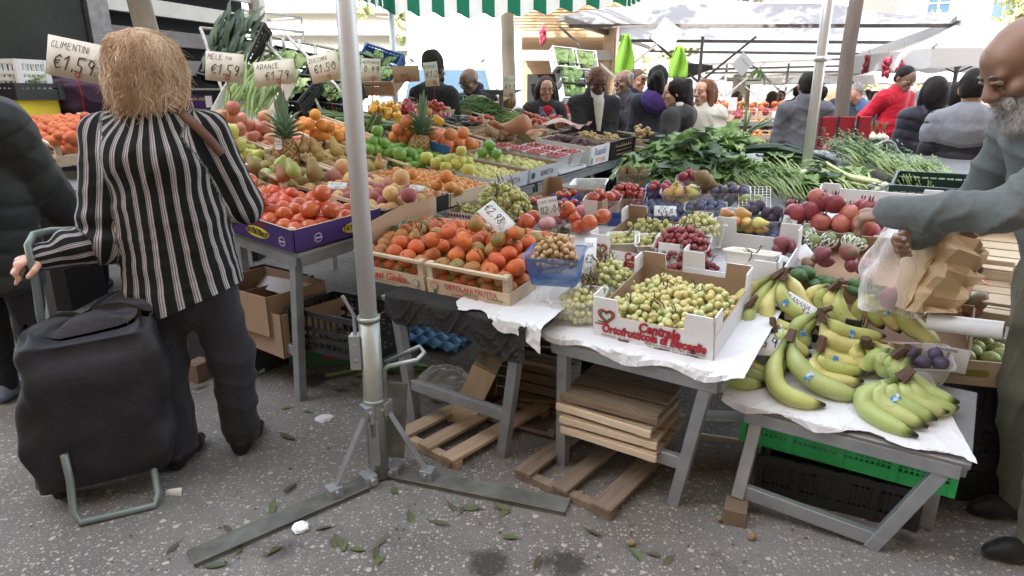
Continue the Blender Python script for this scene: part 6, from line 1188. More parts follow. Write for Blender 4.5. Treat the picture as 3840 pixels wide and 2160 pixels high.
def strands(name,src,m,parent,n,L,rad,crown,axis,seed=1,flick=.0,wave=.004,keep=None,lift=.004,steps=7,swirl=.4):
 """fine hair grown over a surface: every strand follows the surface away from the crown"""
 me=src.data;bv=BVHTree.FromPolygons([v.co for v in me.vertices],[tuple(p.vertices)for p in me.polygons]);rg=random.Random(seed);b=MB();P=me.polygons;k=0
 while k<n:
  f=P[rg.randrange(len(P))];p=f.center.copy();k+=1
  if keep and not keep(p,f.normal):continue
  pts=[];l=L*rg.uniform(.6,1.3);ph=rg.uniform(0,6.28);lf=lift*rg.uniform(.2,1.6);nn=f.normal.copy();sw=rg.gauss(0,swirl)
  for s_ in range(steps):
   u=s_/(steps-1);d=(p-crown);d=d-nn*d.dot(nn);d=d.normalized()if d.length>1e-5 else Vector((0,0,-1));d=(d*.55+axis*.6);d=d-nn*d.dot(nn);d=d.normalized()if d.length>1e-5 else axis;side=nn.cross(d);d=(d+side*(sw+.5*math.sin(u*7+ph+p.x*40))).normalized()
   pts.append(p+nn*(lf*(.3+u)+flick*u**3)+side*(wave*math.sin(u*9+ph)));q,qn,_,_=bv.find_nearest(p+d*l/(steps-1));
   if q is None:break
   p,nn=q,qn
  if len(pts)>2:b.tube(pts,[rad*(1-.75*i_/(len(pts)-1))for i_ in range(len(pts))],3,cap=False)
 return b.build(name,m,parent,True)
HLK=mat('hair_lock',S((188,156,126)),S((230,206,178)),scale=6,rough=.5,contrast=.12,bump=.4,bscale=90,stretch=(2,2,.5),spec=.3)
cr_=hcx-O+Vector((.01,-.05,.12));dn=Vector((0,0,-1))
strands('hair_locks',hair,HLK,t,4200,.10,.0020,cr_,dn,5,.003,.003,lambda p,n_:p.y<(hcx-O).y+.09 or p.z>1.5,.005,swirl=.35)
strands('hair_ends',hair,HLK,t,900,.085,.0018,cr_,dn,6,.036,.008,lambda p,n_:p.z<hcx.z-.07 and p.y<(hcx-O).y+.08,.012,swirl=.8)
strands('hair_flyaways',hair,HLK,t,220,.08,.0006,cr_,dn,7,.022,.010,None,.012,swirl=1.0)
g=SDF();g.cap((-1.22,2.275,.84),(-1.22,2.275,.74),.165,.17,.05,Y_,.74)
for a,b,c in hips:g.cap(a,b,.095,.082,.04);g.cap(b,c,.082,.068,.03)
sdf_obj('trousers',g,fabric('black_trousers',(54,54,60),(42,42,48)),t,.009,disp=wr(31,.006),off=O,zmin=.06)
for i,(a,b,c)in enumerate(hips):
 g=SDF();q=Vector((c.x,c.y,0));g.cap(q+Vector((0,-.03,.045)),q+Vector((.0,.10,.04)),.04,.036,.02);g.cap(q+Vector((0,.10,.03)),q+Vector((.0,.16,.024)),.036,.024,.02);g.cap(q+Vector((0,-.035,.02)),q+Vector((0,-.035,.05)),.03,.034,.01);g.cap(q+Vector((0,-.02,.06)),q+Vector((0,0,.11)),.042,.045,.02);sdf_obj('shoe',g,mat('black_leather',S((26,24,24)),S((16,16,18)),rough=.4),t,.008,off=O,zmin=.002)
m=MB();p=wr_l+(wr_l-el_l).normalized()*.085;m.tube([p+Vector((.012*math.cos(a),.004*math.cos(a),.012*math.sin(a)))for a in[i*.628 for i in range(11)]],.002,5);m.build('ring',mat('silver',(.6,.6,.6),metal=1,rough=.25),t,world=True)
# - trolley
TUBE=mat('sage_green_tube',S((112,126,120)),S((96,108,104)),rough=.35,metal=.2);BAGM=mat('black_nylon',(.014,.014,.017),(.024,.024,.028),scale=12,rough=.6,bump=.6,bscale=22,spec=.3)
c0=Vector((-1.46,2.05,0));t=thing('shopping_trolley','black nylon shopping trolley bag on a sage green tube frame with two wheels','trolley',c0)
hp=wr_l+(wr_l-el_l).normalized()*.075
m=MB();m.tube([aty(175,1290,2.06),aty(150,1180,2.06),aty(132,1050,2.06),aty(118,980,2.055),aty(105,920,2.07),aty(125,880,2.10),aty(190,865,2.18),aty(300,862,2.30)],.0125,12);m.build('handle',TUBE,t,True,world=True)
A0,A1=atz(282,1965,.012),atz(600,1890,.012);B0,B1=aty(262,1800,1.90),aty(572,1735,2.06)
m=MB();m.tube([B0+UP*.1,B0,A0.lerp(B0,.25),A0.lerp(A1,.06)+UP*.0,A0.lerp(A1,.5),A0.lerp(A1,.94),A1.lerp(B1,.25),B1,B1+UP*.1],.0125,12);m.build('foot_frame',TUBE,t,True,world=True)
for px,py,Y in((235,1850,2.02),(605,1755,2.19)):
 q=aty(px,py,Y);q.z=.075;m=MB();ax=(A1-A0).normalized();R3=M4(ax,UP,ax.cross(UP),(0,0,0)).to_3x3()
 m.tube([q-ax*.016,q-ax*.012,q+ax*.012,q+ax*.016],[.066,.075,.075,.066],20);m.tube([q-ax*.022,q+ax*.022],.02,10,mi=1);m.build('wheel',[mat('black_rubber',(.015,.015,.015),rough=.8),TUBE],t,True,world=True)
rg=random.Random(2);lev=[(.10,655,1712,125,1832),(.2,660,1600,95,1700),(.3,650,1500,80,1600),(.42,640,1390,75,1480),(.55,615,1280,70,1380),(.64,590,1200,62,1300),(.68,560,1160,72,1275)]
def bag(u,v):
 f=v*(len(lev)-1);i=min(int(f),len(lev)-2);k=f-i;a,b=lev[i],lev[i+1]
 Rp=aty(a[1],a[2],2.13).lerp(aty(b[1],b[2],2.13),k);Lp=aty(a[3],a[4],1.93).lerp(aty(b[3],b[4],1.93),k);mid=(Rp+Lp)/2;ex=(Rp-Lp)/2;n=Vector((ex.y,-ex.x,0)).normalized();dep=.13+.03*math.sin(v*3.1)-.05*max(0,v-.85)/.15
 a_=u*2*math.pi;c,s=math.cos(a_),math.sin(a_);c=math.copysign(abs(c)**.32,c);s=math.copysign(abs(s)**.32,s)
 p=mid+ex*c-n*(dep*s)-n*.06;q=.005*math.sin(u*31+v*9)+.005*math.sin(u*17-v*21+2)+.012*math.sin(u*50)*max(0,(v-.8)/.2)+.007*math.sin(v*14+u*7+math.sin(u*11))
 return p+(-n*s+ex.normalized()*c)*q+UP*(.015*math.sin(u*40)*max(0,(v-.85)/.15)+.02*math.sin(u*12.6+1)*max(0,(v-.7)/.3))
m=MB();m.grid(bag,96,40);o=m.build('bag',BAGM,t,True,world=True)
m=MB();m.grid(lambda u,v:bag(u,1).lerp((bag(0,1)+bag(.25,1)+bag(.5,1)+bag(.75,1))/4+UP*(.07-.05*v),v*.9)+UP*(.02*math.sin(u*44)*v*(1-v)*4+.02*math.sin(u*9)),96,6);m.build('bag_flap',BAGM,t,True,world=True);m=MB();m.grid(lambda u,v:bag(u,0).lerp((bag(.25,0)+bag(.75,0))/2,v),60,3);m.build('bag_base',BAGM,t,True,world=True)
m=MB();m.tube([bag(.40,v/12)+Vector((0,-.004,0))for v in range(13)],.004,5);m.tube([bag(.08,v/12)+Vector((0,-.004,0))for v in range(13)],.004,5);m.tube([bag(u/30*.5,.06)+Vector((0,-.006,0))for u in range(31)],.006,5);m.build('seam',mat('black_piping',(.05,.05,.055),rough=.5),t,True,world=True)
q=aty(643,1862,2.02);m=MB();m.grid(lambda u,v:q+Vector(((u-.5)*.062+.012*v,.002*math.sin(u*4)+.004*v,(v-.5)*.062+.012*(u-.5))),3,3);tagm=m.build('care_tag',PAPER,t,True,world=True,solid=.001)
# QUILTED DARK FIGURE CUT BY THE LEFT EDGE
t,Hm,s,arms,B=person('dark quilted jacket wearer at the left edge beyond the trolley, back turned',-2.35,2.78,172,H=1.60,lean=.10,hands=((.25,-.2,.8),(-.2,-.3,.9)),skin='light',hair=('short','grey'),top=dict(mat=fabric('black_green_puffer',(42,44,44),(32,34,34),rough=.6),bulk=.075,hem=.62,puffer=.10),legs=dict(mat=fabric('black_trousers',(38,38,42)),r=1.1),shoes=(130,146,164),face=False,fat=1.15,seed=41)
# THE BEARDED MAN AT THE RIGHT
bx,by=1.665,1.79
t,Hm,s,arms,B=person('bald bearded older person in a grey green sweater holding bags over the fruit',bx,by,-96,H=1.68,lean=.37,head=(-4,16,0),hands=((.02,-.56,1.10),(-.16,-.40,1.00)),elb=((.9,.5,-.5),(-.6,.5,-.6)),palm=((.25,-.2,.9),(-1,0,0)),curl=1.0,skin='hero',hair=None,nose=1.3,closed=True,vox=.005,cvox=.008,feet=((.11,.02),(-.12,.10)),top=dict(mat=fabric('grey_green_sweater',(98,104,104),(86,92,92),scale=60),bulk=.022,hem=.80,name='sweater',collar=.02,amp=.011),legs=dict(mat=fabric('olive_trousers',(108,108,94),(92,92,80)),r=1.25),shoes=(30,30,32),fat=.92,seed=51)
HB=t.matrix_basis@arms[0][2];R=Hm.to_3x3().normalized();A=lambda x,y,z:Hm@Vector((x,y,z))
g=SDF();g.ell(A(0,-.045,-.085),(.055,.05,.055),.03,R);g.cap(A(-.06,-.01,-.03),A(-.035,-.055,-.10),.022,.028,.03);g.cap(A(.06,-.01,-.03),A(.035,-.055,-.10),.022,.028,.03);g.cap(A(-.065,.0,.0),A(-.064,-.005,-.035),.012,.02,.02);g.cap(A(.065,0,0),A(.064,-.005,-.035),.012,.02,.02);g.cap(A(-.03,-.085,-.046),A(.03,-.085,-.046),.010,None,.01);g.ell(A(0,-.075,-.12),(.045,.035,.035),.03,R);g.ell(A(0,-.105,-.062),(.02,.012,.008),.006,R,sub=True)
w4=wr(61,.003,(60,110));bd=sdf_obj('beard',g,HAIR['white'],t,.006,disp=w4);BWH=mat('beard_hair',S((206,204,200)),S((128,124,120)),scale=40,rough=.7,contrast=.15);strands('beard_hairs',bd,BWH,t,2600,.028,.0010,A(0,-.03,.02),Vector((0,0,-1)),8,.010,.003,None,.006,5,.6)
g=SDF();g.ell(A(0,.02,.034),(.079,.098,.087),.01,R);g.ell(A(0,.06,-.03),(.062,.05,.06),.03,R);g.ell(A(0,-.075,.02),(.13,.105,.13),.02,R,sub=True);g.ell(A(0,.0,-.12),(.15,.2,.08),.02,R,sub=True);g.ell(A(0,.0,.13),(.11,.16,.075),.02,R,sub=True);hr_=sdf_obj('hair',g,mat('hair_cropped_grey',S((112,98,88)),S((84,70,62)),scale=60,rough=.9,bump=.4,bscale=220),t,.006);strands('hair_stubble',hr_,BWH,t,1500,.012,.0007,A(0,0,.12),Vector((0,0,-1)),9,.004,.001,None,.002,4,.5)
bl=MB();bl.tube([B(.16,-.10,1.12),B(.185,-.06,1.02),B(.19,-.0,.97),B(.185,.06,.98)],.004,5);bl.build('pocket_seam',fabric('dark_seam',(52,56,56)),t,True)
# - the bags in his hand
CLB=thin_mat('clear_bag_film',(.90,.91,.94),.34,.12,.9)
KR=mat('kraft_paper',S((196,172,138)),S((182,156,122)),scale=4,rough=.75,bump=.3,bscale=7)
P=aty(3385,845,2.10);t=thing('plastic_bag','clear crinkled plastic bag hanging from the bearded one with a purple mango inside','bag',P)
def cbag(u,v):
 a=u*6.283;top=aty(3372,800,2.10);bot=aty(3352,1165,2.10);c=top.lerp(bot,v);w_=.018+.115*math.sin(min(1,v*1.15)*1.75)**1.1 if v<.97 else.06;cr=1+.10*math.sin(u*38+v*8)*(1-v*.5)+.08*math.sin(u*19-v*13)
 return c+Vector((math.cos(a)*w_*cr*.88,math.sin(a)*w_*.7*cr,.012*math.sin(u*25+v*11)*v))
m=MB();m.grid(cbag,46,22);m.build('film',CLB,t,False,world=True)
fruit('mango',aty(3345,1110,2.10),.085,'purple mango inside the clear plastic bag','mango in the bag',v=1,rot=lay())
P=aty(3520,1150,2.02);t=thing('paper_bag','creased brown paper bag standing over the bananas behind the clear bag','bag',P)
def kbag(u,v):
 a=u*6.283;c_,s_=math.cos(a),math.sin(a);c_=math.copysign(abs(c_)**.4,c_);s_=math.copysign(abs(s_)**.5,s_)
 Lp=aty(3375,1150,2.03).lerp(aty(3480,850,2.06),v);Rp=aty(3560,1160,2.00).lerp(aty(3655,890,2.02),v);mid=(Lp+Rp)/2;ex=(Rp-Lp)/2
 q=.007*math.sin(v*23+u*9)+.006*math.sin(u*33-v*17)+.006*math.sin(v*5+u*41);return mid+ex*c_*(1+.12*math.sin(v*3.1))+Vector((0,-1,0))*(s_*(.055+.03*math.sin(v*2.5)))+Vector((0,-q*2.0,q))-UP*(.02*math.sin(u*12.6)*v)
m=MB();m.grid(kbag,22,9);m.grid(lambda u,v:kbag(u,0).lerp((kbag(.25,0)+kbag(.75,0))/2,v),22,2);o=m.build('paper',KR,t,False,world=True)
def crumple(label,M,r,m_,n=22,name='crumpled_bag',cat='plastic bag',seed=1,zs=.6):
 rg=np.random.RandomState(seed);K=rg.randn(7,3)*9/r*.1;ph=rg.uniform(0,6,7)
 def fn(u,v):
  th,a=math.pi*v,6.283*u;p=np.array([math.sin(th)*math.cos(a),math.sin(th)*math.sin(a),math.cos(th)*zs]);q=1+.13*sum(abs(math.sin(K[i]@p*r*10+ph[i]))for i in range(7))-.4;return Vector(p*r*q)
 b=MB();b.grid(fn,n,n//2);o=b.build(name,m_,None,False);o.matrix_basis=M;return tag(o,label,cat)
 # VEGETABLES, PINEAPPLES, PRICE SIGNS
def lmat(n,a,b,**k):
 m=mat(n,S(a),S(b),**{**dict(scale=9,rough=.5,var=.10,bump=.25,bscale=30,contrast=.2),**k});nt=m.node_tree
 if not any(x.type=='BSDF_TRANSLUCENT' for x in nt.nodes):
  p=nt.nodes["Principled BSDF"];o=nt.nodes["Material Output"];t_=node(nt,"ShaderNodeBsdfTranslucent");mx=node(nt,"ShaderNodeMixShader");mx.inputs[0].default_value=.25;nt.links.new(p.inputs['Base Color'].links[0].from_socket,t_.inputs[0]);nt.links.new(p.outputs[0],mx.inputs[1]);nt.links.new(t_.outputs[0],mx.inputs[2]);nt.links.new(mx.outputs[0],o.inputs[0])
 return m
GR_D=lmat('dark_leaf_green',(98,132,74),(128,160,100));GR_M=lmat('leaf_green',(126,160,92),(162,188,126));GR_L=lmat('light_leaf_green',(128,156,90),(160,180,120));GR_B=lmat('blue_leaf_green',(70,96,74),(98,122,96));STEMW=mat('pale_stem',S((206,214,178)),S((182,196,140)),scale=12,rough=.45);KALE=lmat('kale_leaf',(48,68,56),(70,92,76),bscale=50,bump=.6)
RIB=mat('pale_leaf_rib',S((160,180,120)),S((180,196,140)),rough=.5)
def greens(label,P,spread,n,L,W,mats,out=.6,up=.5,droop=.4,cat='vegetables',name='leaf_bunch',stems=None,axis=None,wav=.10,grp='bunches of leafy greens',seed=0,base=.0,flat=.6):
 """a bunch of broad leaves: leaf blades (light and dark) and pale stalks"""
 rg=random.Random(seed);t=thing(name,label,cat,Vector(P),grp);bs=[MB()for _ in mats];sb=MB()
 for i in range(n):
  a=rg.uniform(0,6.283);r=rg.random()**.5;p=Vector((spread[0]*r*math.cos(a),spread[1]*r*math.sin(a),base+spread[2]*(1-r*r)*rg.uniform(.5,1)))
  d=Vector((math.cos(a)*out*r,math.sin(a)*out*r,up))+Vector((rg.uniform(-.5,.5),rg.uniform(-.5,.5),rg.uniform(-.3,.3)))
  if axis is not None:d=Vector(axis)+d*flat*.5
  d.normalize();nrm=Vector((rg.uniform(-.4,.4),rg.uniform(-.6,.2),1));l=L*rg.uniform(.6,1.2)
  leaf(bs[rg.randrange(len(bs))],p,d,nrm,l,W*rg.uniform(.6,1.15),droop*rg.uniform(.4,1.5),wav,10,ph=rg.uniform(0,6),fold=rg.uniform(.05,.4),jag=.16)
  if stems:sb.tube([p-d*stems*rg.uniform(.5,1),p,p+d*l*.45-UP*.01],[.006,.005,.002],5)
 for b,m in zip(bs,mats):b.build('leaves',m,t,True,loc=None)
 if stems:sb.build('stalks',STEMW,t,True)
 return t
vp=lambda px,py,h=0.0:onp(px,py,'B',h)
for i,(x,y,h,sx,n,L,lb)in enumerate(((2440,640,.06,.14,60,.17,'dark leafy bunch at the left end of the green heap'),(2560,590,.12,.16,70,.20,'tall broad leafed bunch at the top of the green heap'),(2640,640,.05,.15,70,.17,'dark leafy bunch in the middle of the green heap'),(2720,560,.08,.13,50,.19,'bright leafy bunch behind the cauliflower'),(2530,680,.03,.14,60,.14,'drooping leafy bunch at the front of the green heap'),(2760,660,.03,.13,60,.15,'leafy bunch in front of the cauliflower'))):
 greens(lb,vp(x,y,h),(sx,sx,.08),int(n*1.5),L*.82,.13,[GR_D,GR_M,GR_B]if i!=3 else[GR_M,GR_L],up=.45,droop=.9,stems=.08,wav=.20,seed=60+i)
def cauli(px,py,d):
 P=vp(px,py,.10);r=pxw(d/2,P);t=thing('cauliflower','white cauliflower wrapped in pale green leaves','cauliflower',P,'cauliflowers');m=MB();rg=random.Random(px)
 for i in range(90):
  a=rg.uniform(0,6.283);z=rg.uniform(-.1,1);q=math.sqrt(1-z*z);m.ball((r*.75*q*math.cos(a),r*.75*q*math.sin(a),r*.6*z),r*rg.uniform(.13,.22),6,5)
 m.build('curd',mat('cauliflower_white',S((222,216,196)),S((206,200,172)),scale=30,rough=.7,bump=.3,bscale=90),t,True);m=MB()
 for i in range(11):a=i*.571;leaf(m,(r*.4*math.cos(a),r*.4*math.sin(a),-r*.5),Vector((math.cos(a),math.sin(a),.8)),Vector((-math.cos(a),-math.sin(a),.6)),r*1.7,r*1.2,.15,.08,6,ph=i)
 m.build('leaves',GR_L,t,True)
cauli(2655,570,84);cauli(2688,622,66)
ax=(vp(2700,600)-vp(2860,780)).normalized()
def laid(label,a,b,n,L,W,mats,seed,bulb=None,thin=False,w=.10,h0=.05):
 A_,B_=vp(*a),vp(*b);d=(A_-B_).normalized();s=d.cross(UP).normalized();rg=random.Random(seed);t=thing('leaf_bunch',label,'vegetables',B_,'bunches of leafy greens');ln=(A_-B_).length;sb=MB();bs=[MB()for _ in mats]
 for i in range(n):
  p=B_+s*rg.uniform(-w,w)+UP*rg.uniform(.01,h0);q=p+d*ln*rg.uniform(.35,.6)+UP*rg.uniform(.01,.06)+s*rg.uniform(-.05,.05);e=q+d*ln*rg.uniform(.2,.5)+UP*rg.uniform(-.03,.05)
  sb.tube([p,p.lerp(q,.5)+UP*.015,q],[.006,.0055,.003]if not thin else[.0026,.0022,.0014],4)
  if thin:
   for k in range(11):u=rg.random();z=q.lerp(e,u);leaf(bs[rg.randrange(len(bs))],z,d+s*rg.uniform(-1,1)+UP*rg.uniform(-.2,.6),UP,L*rg.uniform(.5,1),W,.3,.05,3)
  else:leaf(bs[rg.randrange(len(bs))],q-d*.03,d+s*rg.uniform(-.5,.5)+UP*rg.uniform(-.1,.5),UP,L*rg.uniform(.7,1.2),W*rg.uniform(.7,1.1),rg.uniform(.2,.9),.10,7,ph=i,fold=rg.uniform(.05,.4))
 if bulb:
  bm_=MB()
  for k in range(bulb):p=B_+s*(rg.uniform(-w,w))+UP*.04;bm_.ball(p,(.035,.035,.045),10,7)
  bm_.build('bulbs',STEMW,t,True,world=True)
 sb.build('stalks',RIB if not thin else mat('green_stalk',S((140,168,96)),S((176,194,136)),rough=.5),t,True,world=True)
 for b,m in zip(bs,mats):b.build('leaves',m,t,True,world=True)
 return t
laid('pale green broad leafed chicory laid beside the bare pole',(2860,570),(2990,700),22,.20,.12,[GR_L,GR_M],71,w=.09)
laid('fine leafed bunch with pale stalks pointing at the dark plums',(2700,640),(2860,730),40,.05,.014,[GR_M,GR_L],72,thin=True,w=.12)
laid('thin stalked green bunch in front of the chicory',(2840,650),(2985,760),46,.05,.014,[GR_M,GR_L],73,thin=True,w=.12)
laid('fennel with white bulbs and feathery leaves by the pomegranates',(2880,690),(3010,690),22,.04,.008,[GR_L],74,bulb=3,thin=True,w=.06)
laid('blue green broad leaves above the pomegranates',(3060,690),(3190,760),24,.16,.11,[GR_B,GR_M],75,w=.12)
laid('bright green leaves below the celery',(3130,650),(3200,735),20,.13,.09,[GR_M,GR_L],76,w=.10)
laid('dark fine herbs behind the celery',(3130,600),(3300,660),70,.05,.010,[GR_D,GR_B],77,thin=True,w=.16,h0=.10)
laid('dark fine herbs beside the red board',(3150,570),(3230,620),60,.05,.010,[GR_D,GR_B],78,thin=True,w=.14,h0=.09)
laid('green bean pods in a dark crate at the right end of the greens',(3380,650),(3480,720),60,.05,.008,[GR_M],79,thin=True,w=.14,h0=.06)
laid('dark herb heap at the right end of the greens',(3250,620),(3400,690),70,.05,.010,[GR_D,GR_B],81,thin=True,w=.15,h0=.10)
laid('pale leaf bunch in front of the dark herbs',(3330,640),(3450,700),22,.10,.07,[GR_M,GR_L],82,w=.10)
crate('plastic','dark green plastic crate of pods behind the outstretched arm','B',2.10,2.44,2.10,2.42,.10,mat('dark_green_plastic',S((34,58,48)),rough=.4),grp='crates on the greens table')
t=thing('celery','pale celery head laid across the greens','celery',vp(3150,680));m=MB();lv=MB();a0,b0=vp(3080,665,.06),vp(3290,700,.06)
for i in range(9):o=Vector((0,rnd(-.03,.03),rnd(-.015,.03)));m.tube([b0+o,a0.lerp(b0,.5)+o*1.3,a0+o*2+UP*rnd(0,.06)],[.022,.018,.010],7,flat=.6)
for i in range(14):leaf(lv,a0+Vector((rnd(-.03,.03),rnd(-.04,.04),rnd(0,.07))),Vector((-1,rnd(-.8,.8),rnd(.2,1))),UP,.10,.07,.5,.1,5)
m.build('stalks',mat('celery_stalk',S((190,206,140)),S((208,216,166)),scale=20,rough=.4),t,True,world=True);lv.build('leaves',GR_L,t,True,world=True)
pix('onionwhite','B',[(3318,695,30,.09),(3290,712,26,.06),(3340,710,26,.06),(3312,728,28,.05),(3275,695,24,.08),(3268,735,26,.04)],'round white onion with green stalks above the pomegranates','white onions',rot=lambda:Matrix.Rotation(-.5,4,'Z')@Matrix.Rotation(-1.5+rnd(-.2,.2),4,'Y'))
t=thing('leek_pile','pile of dark green leeks laid side by side behind the chicory','leeks',vp(2850,590));m=MB();w_=MB()
for i in range(34):
 u=i/33;a=vp(2700+70*u+rnd(-10,10),585-10*u,.03+.05*rnd(0,1));b=vp(3080+60*u,590+30*u+rnd(-12,12),.02+.06*rnd(0,1));k=a.lerp(b,.5)+UP*rnd(.02,.09)
 m.tube([a,a.lerp(k,.5)+UP*.02,k,k.lerp(b,.6)+UP*.01,b],[.014,.018,.018,.014,.004],6,flat=.55)
 if i%3==0:w_.tube([a-(k-a).normalized()*.10,a],[.017,.014],8)
m.build('leaves',KALE,t,True,world=True);w_.build('white_ends',STEMW,t,True,world=True)
t=thing('leek','single leek standing up out of the greens with a white root end','leek',vp(2750,560));m=MB();g_=MB();a=vp(2755,558,.06);k=aty(2790,500,a.y);e=aty(2815,440,a.y)
m.tube([a,k],[.021,.02],12);q=k
for ex,ey,wd in((2818,420,.03),(2800,400,.026),(2870,470,.034),(2900,445,.04),(2880,440,.034)):
 E_=aty(ex,ey,a.y+rnd(-.03,.03));g_.tube([k-UP*.02,k.lerp(E_,.4),E_],[.019,.022,wd*.5],8,flat=.35)
m.build('white_shaft',STEMW,t,True,world=True);g_.build('leaves',lmat('leek_green',(92,122,82),(128,152,108)),t,True,world=True)
for i,(x,y)in enumerate(((2660,530),(2700,525),(2690,548))):
 P=vp(x,y,.08);m=MB();pts=[P+Vector((.10*math.cos(a_),.03*i,.05*math.sin(a_)))for a_ in[.2*k-.2 for k in range(16)]];m.tube(pts,[.008+.012*math.sin(math.pi*k/15)for k in range(16)],8);o=m.build('purple_aubergine',mat('purple_skin',S((128,84,134)),S((110,70,118)),rough=.35),None,True,loc=P);tag(o,'long curled purple aubergine behind the cauliflower','aubergine','long purple aubergines')
m=MB();P=vp(2875,760,.03)
n_=MB()
for i in range(9):
 for s_ in(0,1):
  pts=[]
  for k in range(13):u,v=(i/8,k/12)if not s_ else(k/12,i/8);q=vp(2770+120*u,700+80*v,.10+.03*math.sin(u*3.1)*math.sin(v*3.1));pts.append(q)
  n_.tube(pts,.0016,4)
tag(n_.build('string_net',mat('white_string',(.7,.7,.62),rough=.8),None,loc=vp(2830,740,.1)),'white string net stretched over the citrus by the thin stalks','net')
GA=lmat('artichoke_scale',(84,62,72),(104,104,76))
for i,(x,y,d_)in enumerate(((3625,905,60),(3650,930,60),(3640,975,56),(3665,1010,50),(3615,990,50),(3600,930,46))):
 P=onp(x,y,'D',.10);r=pxw(d_/2,P);m=MB();m.ball((0,0,0),(r*.6,r*.6,r*.8),10,7)
 for j in range(7):
  for k in range(9):a_=k*.698+j*.35;z=-r*.7+j*r*.22;q=r*(.62-.05*j);leaf(m,(q*.7*math.cos(a_),q*.7*math.sin(a_),z),Vector((math.cos(a_)*.5,math.sin(a_)*.5,1)),Vector((math.cos(a_),math.sin(a_),.2)),r*.55,r*.42,-.2,0,3)
 o=m.build('artichoke',GA,None,True,loc=None);o.matrix_basis=T(P)@rrot();tag(o,'purple green artichoke behind the paper bag','artichoke','artichokes')
crate('slat','pale wooden crate under the artichokes with an orange tie','D',2.46,2.78,1.25,1.6,.08,grp='boxes on the front tables')
m=MB();m.tube([aty(3580,1010,2.2),aty(3610,998,2.19),aty(3640,1020,2.16),aty(3690,1060,2.12),aty(3715,1072,2.1)],[.006,.008,.009,.008,.005],6,flat=.3);tag(m.build('orange_tie',mat('orange_plastic',S((226,120,60)),rough=.4),None,True,loc=aty(3640,1020,2.16)),'flat orange plastic tie over the wooden crate','plastic tie')
def beans(label,P,r,n,m,L=.13,rad=.0042,seed=1,rz=.10):
 rg=random.Random(seed);b=MB()
 for i in range(n):
  a=rg.uniform(0,6.283);q=rg.random()**.5;p=P+Vector((r[0]*q*math.cos(a),r[1]*q*math.sin(a),rz*(1-q*q)*rg.uniform(.5,1)));d=Vector((rg.uniform(-1,1),rg.uniform(-1,1),rg.uniform(-.3,.3))).normalized()*L/2;k=Vector((rg.uniform(-.02,.02),rg.uniform(-.02,.02),.015));b.tube([p-d,p+k,p+d],[rad*.6,rad,rad*.4],4)
 return tag(b.build('green_beans',m,None,True,loc=P),label,'beans',None,'stuff')
BEAN=mat('green_bean',S((96,132,70)),S((120,150,90)),scale=30,rough=.5)
beans('thick heap of thin green beans on the back crates',onp(1780,425,'A2',.07),(.28,.22),420,BEAN,seed=3,rz=.16)
beans('heap of pale green beans in front of the pumpkin',onp(1905,455,'A2',.06),(.16,.14),200,mat('pale_bean',S((150,172,110)),S((130,156,92)),rough=.5),seed=4,rz=.07)
pix('pepper','A2',[(1940,462,14,.14),(1960,470,14,.12),(1975,475,14,.1),(1950,480,14,.1)],'bright green long pepper beside the sweet potatoes','green long peppers',v=0)
for o in[o for o in COL.objects if o.get('group')=='green long peppers']:o.data=o.data.copy();o.data.materials[0]=mat('green_pepper_skin',S((112,160,60)),S((96,146,56)),rough=.25,coat=.3);o.scale=(o.scale[0],o.scale[1],o.scale[2]*3.2);o.rotation_euler=(1.4,.2,rnd(.6,1.4))
P=onp(1915,385,'A2',.16);t=thing('pumpkin_piece','orange cut pumpkin slice standing on green squashes','pumpkin',P);m=MB()
m.grid(lambda u,v:Vector((.05*math.cos((u-.5)*2.6)*math.sin(math.pi*(.08+.84*v)),-.03+.085*(u-.5)*2*math.sin(math.pi*(.08+.84*v)),.09*(1-2*v))),10,10);m.build('rind',mat('pumpkin_rind',S((150,128,84)),S((120,110,74)),rough=.6),t,True)
m=MB();m.lathe([(.001,-.09),(.028,-.07),(.05,-.03),(.05,.03),(.03,.07),(.001,.10)],14);o=m.build('cut_flesh',mat('pumpkin_flesh',S((214,142,84)),S((226,164,104)),scale=16,rough=.5),t,True);o.scale=(.9,.35,1);o.rotation_euler=(0,0,-.4);t.rotation_euler=(0,.15,-1.2)
SQ=mat('green_squash_skin',S((88,92,70)),S((112,110,84)),scale=4,rough=.6)
for i,(x,y,d_)in enumerate(((1850,425,60),(1890,432,50),(1945,425,56),(1830,398,52))):
 P=onp(x,y,'A2',.09);r=pxw(d_/2,P);m=MB();m.lathe([(.01,-r*.62),(r*.6,-r*.6),(r,-.1*r),(r*.9,.35*r),(r*.4,.62*r),(.012,.52*r)],20,lob=.05,nl=9);o=m.build('squash',SQ,None,True,loc=None);o.matrix_basis=T(P)@Matrix.Rotation(rnd(-.4,.4),4,'X');tag(o,'dull green squash behind the green beans','squash','green squashes')
for i,(x,y,w_,lb)in enumerate(((1845,375,.34,'torn brown paper lying over the squashes'),(1985,515,.22,'brown paper under the garlic bulbs'))):
 P=onp(x,y,'A2',.17-.08*i);m=MB();m.grid(lambda u,v:P+Vector(((u-.5)*w_,(v-.5)*w_*.6,.03*math.sin(u*7+v*3)+.02*math.sin(v*11+i))),10,8);tag(m.build('brown_paper',KR,None,False,loc=P,solid=.001),lb,'paper')
t=thing('weighing_pan','shallow steel weighing pan above the pumpkin','pan',aty(1880,355,6.2));m=MB();m.lathe([(.10,0),(.19,.035),(.20,.045),(.195,.045),(.185,.037),(.09,.006)],20);m.build('pan',GALV,t,True);m=MB();m.tube([(0,0,0),(0,0,-.25)],.02,8);m.build('stand',DKSTEEL,t)
